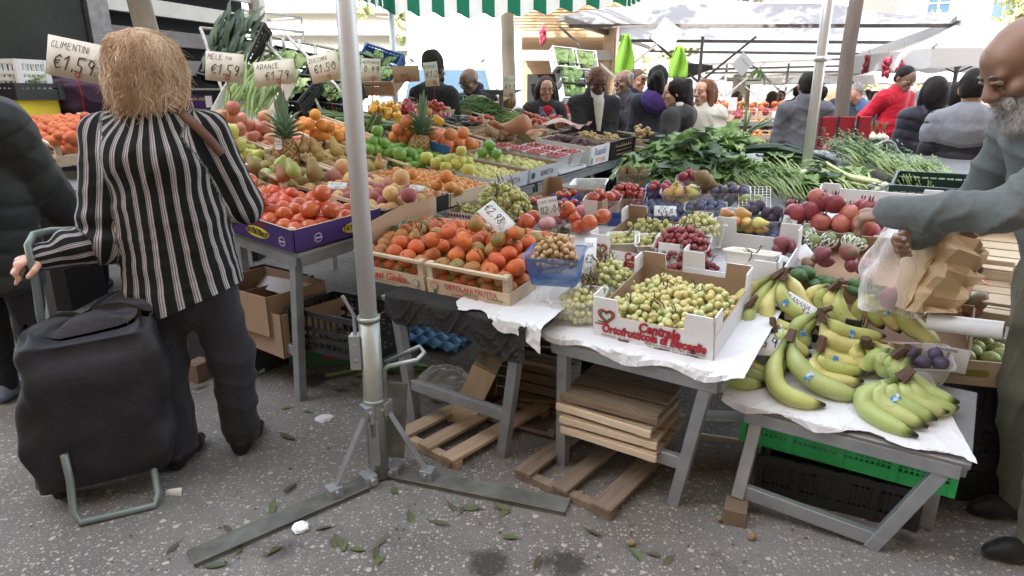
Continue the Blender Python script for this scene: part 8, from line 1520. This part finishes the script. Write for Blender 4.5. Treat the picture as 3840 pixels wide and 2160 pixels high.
# - tarpaulin roofs on steel frames
TARP=cloth_mat('grey_white_tarpaulin',(.50,.50,.52),.34,.8,(.44,.44,.46));TARP2=cloth_mat('cream_tarpaulin',(.5,.49,.48),.25,.8,(.42,.41,.40));RUST=mat('grey_frame_steel',S((112,108,106)),S((86,80,78)),scale=14,rough=.6,metal=.2)
def tarp(label,nl,nr,fl,fr,sag,peak,m_,bars,lowb=True):
 c=(nl+nr+fl+fr)/4;t=thing('market_awning',label,'awning',Vector((c.x,c.y,0)),'tarpaulin awnings');m=MB()
 def fn(u,v):p=(nl.lerp(nr,u)).lerp(fl.lerp(fr,u),v);return p+UP*(peak*(1-abs(2*v-1)**1.3)*0+peak*math.sin(math.pi*min(1,u*1.15))*(1-v)**2-sag*math.sin(u*math.pi)*math.sin(v*math.pi)+.02*math.sin(u*21+v*5)+.015*math.sin(v*17+u*9))
 m.grid(fn,30,14);m.build('tarpaulin',m_,t,True,world=True);m=MB();m.bar(nl-UP*.02,fl-UP*.02,.09,.07);m.bar(nr-UP*.02,fr-UP*.02,.09,.07);m.build('edge_beam',mat('pale_beam',S((170,168,164)),S((140,138,134)),scale=6,rough=.5),t,world=True);m=MB()
 for v in(.06,.5,.94):m.bar((nl.lerp(fl,v))-UP*.10,(nr.lerp(fr,v))-UP*.10,.05,.05)
 m.build('cross_bar',RUST,t,world=True)
 for u,v in bars:
  p=nl.lerp(nr,u).lerp(fl.lerp(fr,u),v)-UP*.1;m=MB();m.tube([Vector((p.x,p.y,0)),p],.028,8);m.build('post',RUST,t,True,world=True);m=MB();d=(nr-nl).normalized()
  for k in(-1,1):m.bar(Vector((p.x,p.y,p.z-.75)),p+d*k*.9,.035,.035)
  m.build('strut',RUST,t,world=True)
 return t
NL,NR,FL_,FR=aty(2105,62,10.2),aty(3605,58,10.0),aty(2450,178,14.3),aty(3440,192,14.6)
tarp('large grey white tarpaulin awning spanning the centre right',NL,NR,FL_,FR,.10,.22,TARP,((.13,.06),(.30,.35)))
tarp('second tarpaulin awning further back behind the first',aty(2560,225,15.5),aty(3300,195,15.5),aty(2650,262,20),aty(3180,258,20),.1,.35,TARP,((.22,.1),(.55,.2)))
tarp('cream tarpaulin awning in the middle distance',aty(2700,282,21),aty(3260,262,21),aty(2750,300,26),aty(3210,300,26),.1,.3,TARP2,((.3,.1),))
def umbrella(label,px,py,Y,r,z,hgt,val,m_):
 q=aty(px,py,Y);t=thing('market_umbrella',label,'umbrella',Vector((q.x,q.y,0)),'square market umbrellas');c=[Vector((sx*r,sy*r,z))for sx,sy in((-1,-1),(1,-1),(1,1),(-1,1))];m=MB();pk_=Vector((0,0,z+hgt))
 for i in range(4):a_,b2=c[i],c[(i+1)%4];m.grid(lambda u,v:a_.lerp(b2,u).lerp(pk_,v)-UP*(.12*math.sin(u*math.pi)*(1-v)*v*4*.3),10,6);m.grid(lambda u,v:a_.lerp(b2,u)-UP*(val*v+.02*math.sin(u*22)*v),20,2)
 m.build('canopy',m_,t,True);m=MB();m.tube([(0,0,0),(0,0,z+hgt)],.03,8);[m.tube([pk_-UP*.1,p],.015,5)for p in c];[m.tube([Vector((0,0,z-.3)),p.lerp(pk_,.4)],.012,5)for p in c];m.build('pole',RUST,t,True);return t
UMB=cloth_mat('white_umbrella_cloth',(.6,.6,.6),.25)
umbrella('white square umbrella at the right behind the dark haired heads',3590,250,10.5,1.15,2.02,.55,.25,UMB);umbrella('grey green striped umbrella low at the right distance',3560,320,16,1.6,1.85,.4,.2,TARP2);umbrella('white umbrella far behind the tree trunk',3080,330,24,2.4,2.0,.5,.25,UMB);umbrella('white umbrella far at the left of the grey tunic',2780,330,28,2.4,2.2,.5,.25,UMB)
# - tan stall with shelves, hanging things
q=aty(2140,250,11.2);TAN=mat('tan_boards',S((176,150,118)),S((150,124,94)),scale=3,rough=.8,stretch=(1,1,12));t=thing('market_kiosk','tan boarded kiosk with a white shelf and dark crates inside','kiosk',Vector((q.x,q.y,0)))
m=MB();m.box((0,1.2,1.5),(1.6,.08,3.0));m.build('back_wall',TAN,t);m=MB();m.box((.72,.5,1.5),(.08,1.4,3));m.build('side_wall',TAN,t);m=MB();m.box((-.1,.1,2.02),(1.6,.3,.16));m.build('shelf',LW,t,bevel=.01);m=MB();[m.box((-.1,-.3+.16*i,2.75-.03*i),(1.9,.11,.03))for i in range(9)];m.build('slatted_roof',TAN,t);m=MB();m.box((0,.7,.8),(1.5,.8,.1));m.build('counter',LW,t);m=MB();m.box((-.35,.9,1.3),(.7,.3,.9));m.build('painted_shade_block',DKI,t)  # last box: near-black block painting the shade inside the kiosk
for i in range(3):crate('plastic',('lowest','middle','top')[i]+' dark crate stacked inside the tan kiosk','A1',0,.5,0,.34,.24,BLACKP,M=T(q.x+.3,q.y+.5,.86+.25*i),grp='crates inside the kiosk')
def hang(label,px,py,Y,n,kind='pepper',d=.06,grp='bunches hanging from the awnings'):
 P=aty(px,py,Y);t=thing('pepper_bunch',label,'peppers',P,grp);m=MB();rg=random.Random(px)
 for i in range(n):a_=rg.uniform(0,6.28);z=-rg.uniform(.02,.26);m.lathe([(.004,-.05),(.022,-.03),(.026,.01),(.012,.04)],7,c=(.055*math.cos(a_)*rg.random(),.055*math.sin(a_),z))
 m.build('peppers',FM_['pepper'][1]if n!=15 else TL[1],t,True);m=MB();m.tube([(0,0,-.05),(0,0,.25)],.004,4);m.build('string',DKSTEEL,t)
hang('red pepper bunch hanging from the edge of the second awning',3258,205,11,22);hang('big dark red pepper bunch hanging left of the umbrella',3328,215,10,30);hang('red pepper bunch hanging beside the inclined post',3382,225,10,18);hang('red peppers hanging at the top of the tan kiosk',2035,95,10.8,34)
greens('bundle of green herbs hanging from the awning frame',aty(2838,285,12),(.12,.12,.2),60,.12,.03,[GR_M,GR_D],seed=95,up=-.6)
LIME=cloth_mat('lime_cloth',S((150,200,80)),.3)
for lb,px,py,Y,w_,h in(('long lime green smock hanging by the kiosk',2345,205,9.6,.26,.55),('short lime green apron hanging from the frame',2545,232,9.8,.26,.44)):
 P=aty(px,py,Y);m=MB();m.grid(lambda u,v:P+Vector(((u-.5)*w_*(.35+.65*min(1,v*1.6)),.05*math.sin(u*9+v*3),h*.5-h*v)),14,12);tag(m.build('hanging_apron',LIME,None,True,loc=P,solid=.01),lb,'apron')
for lb,px,py,Y,r_ in(('white paper notice turned on the awning post',2500,130,10.1,.6),('white square notice on the further awning post',2785,240,14,.75)):P=aty(px,py,Y);m=MB();m.box((0,0,0),(.34,.01,.34));o=m.build('paper_notice',PAPER,None);o.matrix_basis=T(P)@RY(r_);tag(o,lb,'notice');text(o,'TITOLARE',M4((1,0,0),(0,0,1),(0,-1,0),(0,-.008,.05)),.05,GREYP)
P=aty(2600,260,12);m=MB();m.grid(lambda u,v:P+Vector(((u-.5)*.7,.05*math.sin(u*9),-.35*v*(1-u*.8)+.12-.05*u)),10,6);tag(m.build('dark_cloth',mat('dark_grey_cloth',S((74,74,74)),rough=.9),None,True,loc=P,solid=.01),'dark grey folded cloth behind the lime apron','cloth')
WIRE=mat('white_wire',S((214,214,212)),rough=.4)
for i,(px,py,Y,yw,lb)in enumerate(((2105,240,9.2,.3,'upper left white wire crate of greens in the leaning stack'),(2180,250,9.3,.2,'upper right white wire crate of greens in the leaning stack'),(2130,300,9.1,.25,'middle dark crate of greens in the leaning stack'),(2140,355,9.0,.2,'lower white wire crate in the leaning stack'))):
 c_=crate('plastic',lb,'A1',0,.34,0,.30,.16,WIRE if i!=2 else BLACKP,M=T(aty(px,py,Y))@RZ(yw)@RX(1.0)@RY(.12),grp='leaning stack of crates');packed(('pale greens in the upper left wire crate','pale greens in the upper right wire crate','dark greens in the middle crate of the leaning stack','few greens in the lower wire crate')[i],c_,(40,40,60,20)[i],.14,.07,[GR_L,GR_M]if i<2 else[GR_M,GR_D],seed=120+i)
t=crate('card','white and red carton behind the red tomatoes','A1',0,.3,0,.25,.22,mat('red_carton',S((214,70,80)),rough=.6),CARD,M=T(aty(2140,470,7.0)),grp='boxes on the stall')
# - red folding board, hand cart, banana crate and cabbage box
RB=mat('red_lacquered_board',S((150,26,38)),S((134,20,32)),scale=2,rough=.4);P=aty(3160,520,5.2);t=thing('folding_board','red three panelled board with black edge strips below the tree','board',T(P)@RZ(.1))
for i,x in enumerate((-.145,.02,.165)):m=MB();m.box((x,.0+.02*(i==1),0),(.145 if i<2 else.11,.018,.34));m.build('panel',RB,t,bevel=.006)
for x in(-.205,-.063,.10):m=MB();m.box((x,-.012,0),(.014,.012,.35));m.build('edge_strip',BLACKP,t)
m=MB();m.box((0,.05,-.17-(P.z-.17)/2),(.05,.05,P.z-.17));m.build('stand',DKSTEEL,t)
P=aty(3315,600,5.0);t=thing('hand_cart','grey tube hand cart with a dark folded bag beside the cabbages','cart',Vector((P.x,P.y,0)));hz=P.z;m=MB();m.tube([(-.085,0,.05),(-.085,0,hz+.02)]+[(-.085*math.cos(a_),0,hz+.06+.085*math.sin(a_))for a_ in[i*.3927 for i in range(9)]]+[(.085,0,hz+.02),(.085,0,.05)],.011,8);m.build('frame',GALV,t,True);m=MB();m.box((0,.0,hz-.22),(.19,.10,.28));m.build('bag',mat('grey_cart_bag',S((96,104,116)),rough=.7),t,bevel=.02)
for k in(-1,1):m=MB();m.tube([(k*.11,0,.06),(k*.14,0,.06)],.06,12);m.build('wheel',VR,t,True)
t=crate('card','white box of pale cabbages behind the hand cart','A1',0,.24,0,.22,.12,WCARD,CARD,M=T(aty(3350,600,5.6))@RZ(.1),grp='boxes behind the greens')
for i in range(5):P=t.matrix_basis@Vector((rnd(-.1,.1),rnd(-.08,.08),.13+rnd(0,.08)));m=MB();m.ball((0,0,0),.065,10,7);[leaf(m,(0,0,-.04),Vector((math.cos(a_),math.sin(a_),.7)),Vector((-math.cos(a_),-math.sin(a_),.5)),.11,.10,-.3,.08,5,ph=a_*3)for a_ in[k*.9 for k in range(7)]];tag(m.build('cabbage',GR_L if i%2 else RIB,None,True,loc=P),'pale cabbage in the white box behind the hand cart','cabbage','pale cabbages');COL.objects[-1].location=P
t=crate('plastic','dark green crate of white vegetables and bananas left of the hand cart','A1',0,.24,0,.2,.12,MATS['dark_green_plastic'],M=T(aty(3262,575,5.6)),grp='boxes behind the greens');fill(t,'onionwhite',.055,.12,.02,'white bulb in the dark green crate','white bulbs in the dark green crate',rot=UPR)
P=aty(3280,590,5.35);t=thing('banana_bunch','distant yellow banana bunch left of the hand cart','bananas',P,'distant bananas');[banana(t,P+Vector((-.10,0,.06)),P+Vector((-.06+.02*i,-.05,-.07+.02*i)),P+Vector((.12,-.02,-.02+.03*i)),.02,BANY[0])for i in range(3)]
q=aty(3300,640,5.5);m=MB();m.box((q.x,q.y,q.z/2),(.6,.5,q.z-.01));tag(m.build('plinth',LW,None,loc=Vector((q.x,q.y,0))),'pale stand carrying the cabbages and the distant bananas','stand')
P=aty(3130,565,5.0);crumple('pink net bag hanging from the red board',T(P),.07,thin_mat('pink_net',S((214,160,160)),.5,.5),16,'net_bag','bag',9,1.1)
P=aty(3530,660,4.4);crumple('thin white plastic bag carried by the quilted navy jacket',T(P),.13,MATS['white_bag_film'],20,'plastic_bag','bag',10,1.2)
m=MB();m.box((0,0,0),(.26,.12,.34),None,None,.92);o=m.build('paper_bag',KR,None,bevel=.01);o.matrix_basis=T(BP+Vector((.0,-.05,.10)))@RZ(.2);tag(o,'printed brown paper bag held by the pale blue glove','bag')
# - far fruit stall
q=aty(2830,440,8.6);t=thing('market_table','long far table of orange and red fruit beyond the leek','table',Vector((q.x,q.y,0)),'folding tables under the stall');m=MB();m.box((0,0,.95),(1.6,2.4,.05),Matrix.Rotation(-.12,3,'X'));m.build('tabletop',TABTOP,t);[(m:=MB()).box((x,y,.45),(.05,.05,.9)).build('leg',GALV,t)for x in(-.7,.7)for y in(-1,1)]
rg=random.Random(4)
for lb,kind,px,py,Y,w_,d_,n,dd in(('orange fruit on the far table beyond the leek','clementine',2830,400,9.2,.65,.35,60,.075),('orange red tomato on the far table','tomato',2900,425,8.8,.4,.3,34,.075),('yellow fruit on the far table','orange',2780,470,8.2,.5,.25,30,.075),('red pepper on the far table beside the leek','pepper',2740,430,8.4,.35,.3,20,.08),('pale orange fruit on the near end of the far table','orange',2890,505,7.4,.36,.25,26,.07),('yellow fruit at the near end of the far table','yellowpear',2930,500,7.5,.22,.25,16,.07),('red fruit far left of the far table','tomato',2680,395,9.6,.35,.3,20,.08),('purple red apple on the far table','redplum',2720,500,7.4,.3,.22,16,.07)):
 P=aty(px,py,Y)
 for i in range(n):fruit(kind,P+Vector((rg.uniform(-w_,w_),rg.uniform(-d_,d_),0))+UP*(rg.uniform(-.05,.05)),dd*rg.uniform(.9,1.1),lb,lb.replace(' on ','s on ',1),v=1 if kind=='pepper' else None)
for i,(px,py,Y)in enumerate(((2790,520,7.3),(2900,535,7.4),(2800,445,8.6),(2880,450,9.0),(2700,440,9.0))):crate('slat',('near left','near right','middle','far right','far left')[i]+' slatted crate on the far fruit table','A1',0,.5,0,.36,.1,M=T(aty(px,py,Y))@RZ(.2),grp='crates on the far table')
for i,(px,py)in enumerate(((2745,420),(2840,390),(2905,470))):P=aty(px,py,8.2);m=MB();m.box((0,0,.1),(.10,.006,.15));m.tube([(0,0,-.25),(0,0,.03)],.004,4);o=m.build('price_tag',PAPER,None);o.location=P;tag(o,'small white price tag stuck in the far fruit','price card','far price tags')
# - the crowd in the distance
CL=[fabric('crowd_black',(36,36,40)),fabric('crowd_navy',(44,50,68)),fabric('crowd_olive',(92,86,62)),fabric('crowd_grey',(120,122,128)),fabric('crowd_blue',(84,110,150)),fabric('crowd_teal',(52,66,72)),fabric('crowd_white',(200,200,202)),fabric('crowd_purple',(92,66,100)),fabric('crowd_brown',(80,62,54))]
for lb,px,py,Y,yw,c,hr,ln in(('person in an olive jacket facing the far fruit table',2930,342,12,-40,2,('short','black'),0),('person with dark curly hair bending over the far fruit',2885,342,11.5,120,0,('bob','dark'),.2),('person in dark clothes at the far left of the far table',2760,345,12.5,30,8,('bob','dark'),.1),('person in dark clothes behind the pale awning post',2995,325,11.5,150,0,('short','black'),0),('person in a black and red jacket behind the grey tunic',3080,325,8.6,160,0,('short','black'),0),('person in a beige headscarf behind the tree trunk',3115,342,9.0,40,5,('hijab','black',fabric('beige_scarf',(196,172,136))),.15),('person in sunglasses and light hair in the far crowd',3178,340,14,0,8,('long','brown'),0),('person bending in a dark green top beside the trunk',3195,362,8.4,175,5,('short','black'),.35),('person in a white collar in the far crowd',3215,348,12.5,10,5,('short','black'),0),('person in a grey headscarf looking down',3240,352,11,-150,3,('hijab','black',fabric('grey_scarf',(150,150,152))),.15),('person in a blue quilted jacket bending forward',3262,385,8.6,-60,4,('short','grey'),.55),('person in a blue jacket seen from behind in the crowd',3255,338,14,180,1,('short','black'),0),('person with dark hair in a white top in the crowd',3280,366,11,0,6,('bob','black'),0),('person with a white cap behind the red top',3395,328,9.5,90,1,('beanie','black',CL[6]),.1),('person in a grey jacket stooping behind the red top',3420,380,8.8,110,3,('short','black'),.6),('person in a white hood near the long black hair',3450,350,12,60,6,('hijab','black',CL[6]),0),('person in a purple coat in the crowd',3440,342,16,150,7,('short','dark'),0),('person in a black jacket far behind the aprons',2690,345,16,0,0,('short','black'),0),('person at the far right beyond the sunglasses',3545,345,15,180,8,('short','black'),0),('person in a grey coat far down the lane',3300,345,19,170,3,('short','black'),0),('person in a navy coat far down the lane',3330,345,18,20,1,('short','dark'),0),('person in a teal jacket far beyond the board',3160,345,19,160,5,('short','black'),0)):
 x,y,z=at_px(px,py,Y);person(lb,x,y,yw,max(1.45,z)if ln<.3 else 1.62,lean=ln,skin=random.choice(('olive','brown','light')),hair=hr,top=dict(mat=CL[c],bulk=.03),face=abs(yw)<100,vox=.014,cvox=.018,seed=px,legs=dict(mat=CL[(c+1)%2]))
 # UNDER THE TABLES AND ON THE GROUND
def gM(px,py,yaw=0,z=0):p=atz(px,py,z);return T(p)@RZ(yaw)
YW=YAW
def pallet(label,M,L,W,n=4,wood=PALW,th=.016,bw=.075,feet=True,name='slatted_pallet',grp='wooden slats under the tables'):
 t=thing(name,label,'pallet',M,grp)
 for k in(-1,1):m=MB();m.box((k*(L/2-.03),0,.015),(.04,W,.030));m.build('bearer',wood,t,bevel=.002)
 for i in range(n):m=MB();m.box((0,-W/2+bw/2+i*(W-bw)/(n-1),.031+th/2),(L,bw*rnd(.9,1.05),th));o=m.build('slat',wood,t,bevel=.002);o.rotation_euler=(0,0,rnd(-.01,.01))
 return t
pallet('light wooden slatted pallet lying behind the clementine trestle',gM(1785,1600,YW+1.45),.62,.36,3)
pallet('dark weathered pallet on the ground below the stacked slats',gM(2235,1755,YW+1.5),.52,.42,3,OLDW)
b0=atz(2330,1640,0);b0.z=.0
for i in range(4):
 z=.165+.043*i;M=T(aty(2330+rnd(-12,12),1640-i*32,2.22).x,2.20+.01*i,z)@RZ(YW+rnd(-.07,.07));t=pallet(('lowest','second','third','top')[i]+' slatted board of the stack resting on the trestle bar',M,.38,.30,3,OLDW if i==3 else PALW,.010,.085,grp='stacked slatted boards')
 for k in range(1):m=MB();m.box((0,-.152,.022),(.385,.014,.026));m.build('front_board',POPL if i<3 else OLDW,t,bevel=.002)
crate('board','pale wooden box leaning on its side between the trestle legs','B',0,.36,0,.26,.11,POPL,POPL,M=T(atz(1830,1470,.10))@RZ(YW+.25)@RY(-1.15)@RX(.15),grp='boxes under the tables')
for i,(x,y,yw,sc,lb)in enumerate(((2010,1440,.1,.42,'dark slatted crate lying behind the leaning box'),(2270,1440,.0,.45,'dark slatted crate standing behind the stacked slats'),(2080,1380,.4,.4,'dark slatted crate tipped up in the shade under the grape boxes'))):
 crate('rail',lb,'B',0,sc,0,.3,.22,OLDW,M=gM(x,y,YW+yw,.12)@RX((1.35,0,1.2)[i])if i!=1 else gM(x,y,YW,.0),grp='boxes under the tables')
GRNB=mat('green_printed_box',S((62,112,84)),S((52,98,74)),rough=.6)
t=crate('card','green cardboard box with red script standing under the persimmons','A1',0,.42,0,.30,.13,GRNB,CARD,M=gM(1255,1330,YW+.62),grp='boxes under the tables');text(t,'Arazan',FM(t,.08,.06),.075,RED,shear=.35,fat=.001);text(t,'f',FM(t,-.14,.06),.07,RED,shear=.35)
lv=MB();[leaf(lv,t.matrix_basis@Vector((rnd(-.15,.15),rnd(-.1,.1),.12)),Vector((rnd(-1,1),rnd(-1,1),rnd(0,.4))),UP,rnd(.14,.24),.06,.4,.08,6,ph=i)for i in range(22)];tag(lv.build('discarded_leaves',GR_D,None,True,loc=t.matrix_basis.translation),'discarded dark green leaves lying on the green box','leaves')
t=crate('card','large open cardboard carton under the persimmon table','A1',0,.50,0,.38,.22,CARD,CARD,M=gM(1080,1260,YW-.05,.20),grp='boxes under the tables');
m=MB();m.box((-.1,.1,.235),(.5,.006,.12),Matrix.Rotation(-.9,3,'X'));m.build('flap',WCARD,t)
crate('plastic','black plastic crate carrying the open carton','A1',0,.46,0,.34,.195,BLACKP,M=gM(1080,1260,YW-.05),grp='boxes under the tables');crate('plastic','bottom black plastic crate at the back under the persimmon table','A1',0,.5,0,.35,.29,BLACKP,M=gM(1010,1190,YW,0),grp='boxes under the tables')
t=crate('card','white torn grape box with red lettering behind the trestle leg','A1',0,.40,0,.3,.16,WCARD,CARD,M=gM(1215,1275,YW+.5,.03)@RX(-.2),grp='boxes under the tables');text(t,'di Bisceglie',FM(t,.05,.05),.06,RED,shear=.3,fat=.001);text(t,'Frutta',FM(t,.05,.11),.05,RED,shear=.3)
t=crate('board','black box with red edged letters behind the standing leg','A1',0,.45,0,.35,.20,BLACKP,BLACKP,M=gM(920,1350,YW+.05),grp='boxes under the tables');text(t,'ARO',FM(t,.12,.09),.08,RED,fat=.002);text(t,'ARO',FM(t,.12,.09,.0055),.08,DKP,fat=.0002)
crate('card','brown carton stacked at the back under the persimmon table','A1',0,.5,0,.35,.2,CARD,CARD,M=gM(1010,1190,YW,.30),grp='boxes under the tables')
crate('plastic','upper black plastic crate beside the pole under the tables','A1',0,.45,0,.3,.2,BLACKP,M=gM(1310,1290,YW+.1,.25),grp='boxes under the tables');crate('plastic','lower black plastic crate beside the pole under the tables','A1',0,.5,0,.35,.22,BLACKP,M=gM(1330,1300,YW+.1,0),grp='boxes under the tables')
t=crate('card','white apple box with a round blue emblem hanging under the clementines','A1',0,.34,0,.25,.12,WCARD,CARD,M=gM(1450,1205,YW+.25,0),grp='boxes under the tables');patch(t,FM(t,-.10,.06,.005),.09,.07,BLUEP,'emblem','oval');text(t,'linda',FM(t,-.10,.06,.007),.04,WHT,fat=.001);text(t,'www.malinda.it',FM(t,.08,.09,.005),.012,GREYP)
BT=mat('blue_moulded_tray',S((46,98,150)),S((88,138,180)),scale=12,rough=.4,contrast=.15);M=gM(1600,1250,YW+.15,.02)
def cups(u,v):x,y=(u-.5)*.62,(v-.5)*.4;return Vector((x,y,.035*abs(math.sin(x*36))*abs(math.sin(y*36))+.01*math.sin(u*4)))
m=MB();m.grid(cups,70,46);o=m.build('fruit_tray',BT,None,True,solid=.003);o.matrix_basis=M;tag(o,'blue moulded fruit tray liner on the ground behind the trestle','tray')
BL_=mat('cut_wood_block',S((118,100,80)),S((92,76,60)),scale=6,rough=.85,bump=.2)
for lb,x,y,d in(('cut wooden block under the far leg by the trousers',752,1420,(.09,.10,.10)),('cut wooden block under the banana table leg',2755,1945,(.075,.09,.06)),('small wooden wedge beside the cut block',700,1400,(.06,.09,.04))):
 m=MB();m.box((0,0,d[2]/2),d);o=m.build('wood_block',BL_,None,bevel=.003);o.matrix_basis=gM(x,y,YW+.2);tag(o,lb,'wood block')
GP=mat('green_plastic_crate',S((52,176,98)),S((46,162,90)),scale=4,rough=.35)
def perf(label,M,L,W,h,m_):
 t=thing('plastic_crate',label,'crate',M,'plastic crates under the bananas')
 for sy,nm in((-1,'front_wall'),(1,'back_wall')):
  b=MB();y=sy*W/2;b.box((0,y,.02),(L,.012,.045));b.box((0,y,h-.015),(L,.014,.03));nx=int(L/.0165);x0=-L/2
  for i in range(5):x=-L/2+L*i/4;b.box((x,y-.003*sy*-1,h/2),(.022,.016,h))
  for r_ in range(7):b.box((0,y,.05+(h-.09)*(r_+.5)/7),(L,.006,.0075))
  for i in range(nx):b.box((-L/2+L*(i+.5)/nx,y,h/2),(.0075,.0055,h-.05))
  b.box((0,y+sy*.002,h*.55),(.10,.008,h*.5));b.build(nm,m_,t)
 for sx in(-1,1):b=MB();b.box((sx*L/2,0,.03),(.012,W-.02,.06));b.box((sx*L/2,0,h-.02),(.012,W-.02,.04));[b.box((sx*L/2,-W/2+W*(i+.5)/12,h/2),(.008,.012,h-.02))for i in range(12)];b.build('end_wall',m_,t)
 b=MB();[b.box((0,-W/2+W*(i+.5)/10,.004),(L-.02,.022,.006))for i in range(10)];b.build('bottom',m_,t);return t
Mg=T(1.26,2.13,.165)@RZ(YW+.02)@RX(.0);perf('bright green perforated plastic crate under the banana table',Mg,.66,.40,.17,GP)
perf('black ribbed plastic crate below the green one',T(1.22,2.10,.0)@RZ(YW+.12),.50,.36,.155,BLACKP)
for i in range(3):t=perf(('lowest','middle','uppermost')[i]+' black perforated crate stacked right of the bananas',T(1.57+.01*i,2.17,.005+.158*i)@RZ(-.28),.42,.30,.155,BLACKP)
patch(t,M4((1,0,0),(0,0,1),(0,-1,0),(-.12,-.162,.09)),.08,.05,PAPER,'paper_label')
for lb,M in(('white corrugated sheet leaning behind the banana table leg',gM(2730,1650,YW+.3,.10)@RX(-.6)),('white folded board in the shade behind the trestle',gM(2740,1560,YW+.5,.16)@RX(-.3))):
 m=MB();m.box((0,0,0),(.26,.2,.006));o=m.build('white_board',WCARD,None);o.matrix_basis=M;tag(o,lb,'board')
crumple('crumpled clear plastic bag behind the trestle bar',gM(1665,1430,0,.09),.10,thin_mat('very_clear_film',(.92,.93,.95),.16,.1,.9),30,seed=4)
WP=mat('white_scrap',(.75,.76,.78),rough=.7)
crumple('small white paper scrap beside the long foot plate',gM(1126,1978,0,.012),.024,WP,10,'paper_scrap','paper scrap',5);crumple('tiny white paper scrap at the tip of the right foot plate',gM(2125,1855,0,.012),.013,WP,8,'paper_scrap','paper scrap',6);crumple('flattened clear film scrap near the trouser leg',gM(1215,1570,0,.008),.035,CLB,10,'film_scrap','plastic scrap',7,.25)
m=MB();m.tube([atz(1520,1600,.012)+Vector((-.012,0,0)),atz(1520,1600,.012)+Vector((.012,0,0))],.014,10);tag(m.build('red_cap',mat('red_plastic',S((196,30,30)),rough=.4),None,True,loc=atz(1520,1600)),'small red plastic cap beside the light pallet','cap')
FL=[mat('fallen_green_leaf',S((60,72,42)),S((84,90,54)),scale=10,rough=.6,var=.3),mat('fallen_olive_leaf',S((86,80,52)),S((66,60,40)),scale=10,rough=.7,var=.3)]
spots=[(860,1985),(905,2005),(905,2050),(930,2020),(985,1990),(1010,2070),(1045,2045),(1270,2030),(1290,2050),(1255,2040),(1330,2055),(1405,2080),(1430,2030),(1425,2090),(1480,1845),(1700,1905),(1740,1900),(1775,1905),(1870,1900),(1890,1920),(1540,1940),(1210,1870),(1090,1830),(2230,2000),(2015,2110),(2390,2080),(2470,2080),(2500,2105),(1060,1530),(1140,1540),(700,1480),(760,1450),(330,1850),(1080,1640),(1330,1440),(1270,1460),(1440,1400),(1020,1910),(800,2120),(1650,1960),(1560,1520),(1205,1980),(640,2060),(1900,2010)]
for i,(x,y)in enumerate(spots):
 m=MB();leaf(m,(-.035,0,0),(1,0,0),UP,rnd(.045,.08),rnd(.016,.028),rnd(-.25,.25),.03,6,ph=i,fold=rnd(.05,.3));m.tube([(-.035,0,0),(-.055,.004,.002)],.0012,4)
 o=m.build('fallen_leaf',FL[i%3==0],None,True);o.matrix_basis=gM(x,y,rnd(0,6.28),.006)@RX(rnd(-.3,.3));tag(o,'green brown leaf fallen on the asphalt','leaf','fallen leaves')
for i,(x,y)in enumerate(((1350,1290),(1220,1410),(1340,1405))):
 m=MB();a=atz(x,y,.015);m.tube([a,a+Vector((.14,.05,.01)),a+Vector((.28,.08,0))],[.012,.010,.004],6);[leaf(m,a+Vector((.15+.03*k,.06,.015)),Vector((1,rnd(-.8,.8),.1)),UP,.16,.06,.3,.1,5)for k in range(4)]
 tag(m.build('leaf_stalk',GR_D,None,True,loc=a),'discarded green leaf stalk near the green box','leaf stalk','discarded leaf stalks')
for i,(x,y)in enumerate(((2370,2035),(2700,1945),(2820,2012),(2180,1850),(1697,1742))):
 fruit('kiwi',atz(x,y,.012),.024,'small fallen fruit on the asphalt','fallen fruit bits')
m=MB();m.box((0,0,.35),(.9,1.1,.03));o=m.build('plank',TABTOP,None);o.matrix_basis=T(-2.3,3.72,.70)@RZ(YW);t=thing('trestle','plain trestle carrying the left crate of leafy clementines','table',T(-2.3,3.72,0)@RZ(YW));o.parent=t;o.name='tabletop';o.matrix_basis=T(0,0,.60)
for sx in(-1,1):
 for sy in(-1,1):m=MB();m.bar((sx*.2-.1,sy*.5,0),(sx*.2-.1,sy*.48,.93),.04,.04,up=(0,1,0));m.build('leg',GALV,t)
m=MB();rg=random.Random(12)
for i in range(260):
 x,y=rg.uniform(100,3700),rg.uniform(1450,2150);p=atz(x,y,.003);r=rg.uniform(.002,.008);a=rg.uniform(0,6.28);m.add([p+Vector((r*math.cos(a+k*1.57)*rg.uniform(.5,1.3),r*math.sin(a+k*1.57)*rg.uniform(.4,1),rg.uniform(0,.004)))for k in range(4)],[(0,1,2,3)])
tag(m.build('litter',[mat('dry_crumbs',S((86,72,50)),S((52,46,36)),scale=9,rough=.9)],None),'tiny dry crumbs and leaf bits strewn over the asphalt','litter',None,'stuff')
for o in list(COL.objects):
 p=o.parent
 if p is None or p.type!='EMPTY':continue
 n=o.name.split('.')[0];kids={c.name.split('.')[0]:c for c in p.children if c.type=='MESH'}
 if n in('eye','eyelid','eyebrow','lips')and 'body' in kids:o.parent=kids['body']
 elif n in('handwriting','wire_clip')and 'card' in kids:o.parent=kids['card']
 elif n in('lettering','emblem','star_ring','hand_hole','printed_patch','printed_tree','round_stamp','heart_emblem','diamond_border','white_label','paper_label','purple_label')and 'front_panel' in kids:
  z=o.matrix_basis.col[2].to_3d();c=kids['front_panel']
  if abs(z.x)>.7:c=max((q for q in p.children if q.name.startswith('end_panel')),key=lambda q:q.data.vertices[0].co.x)
  o.parent=c
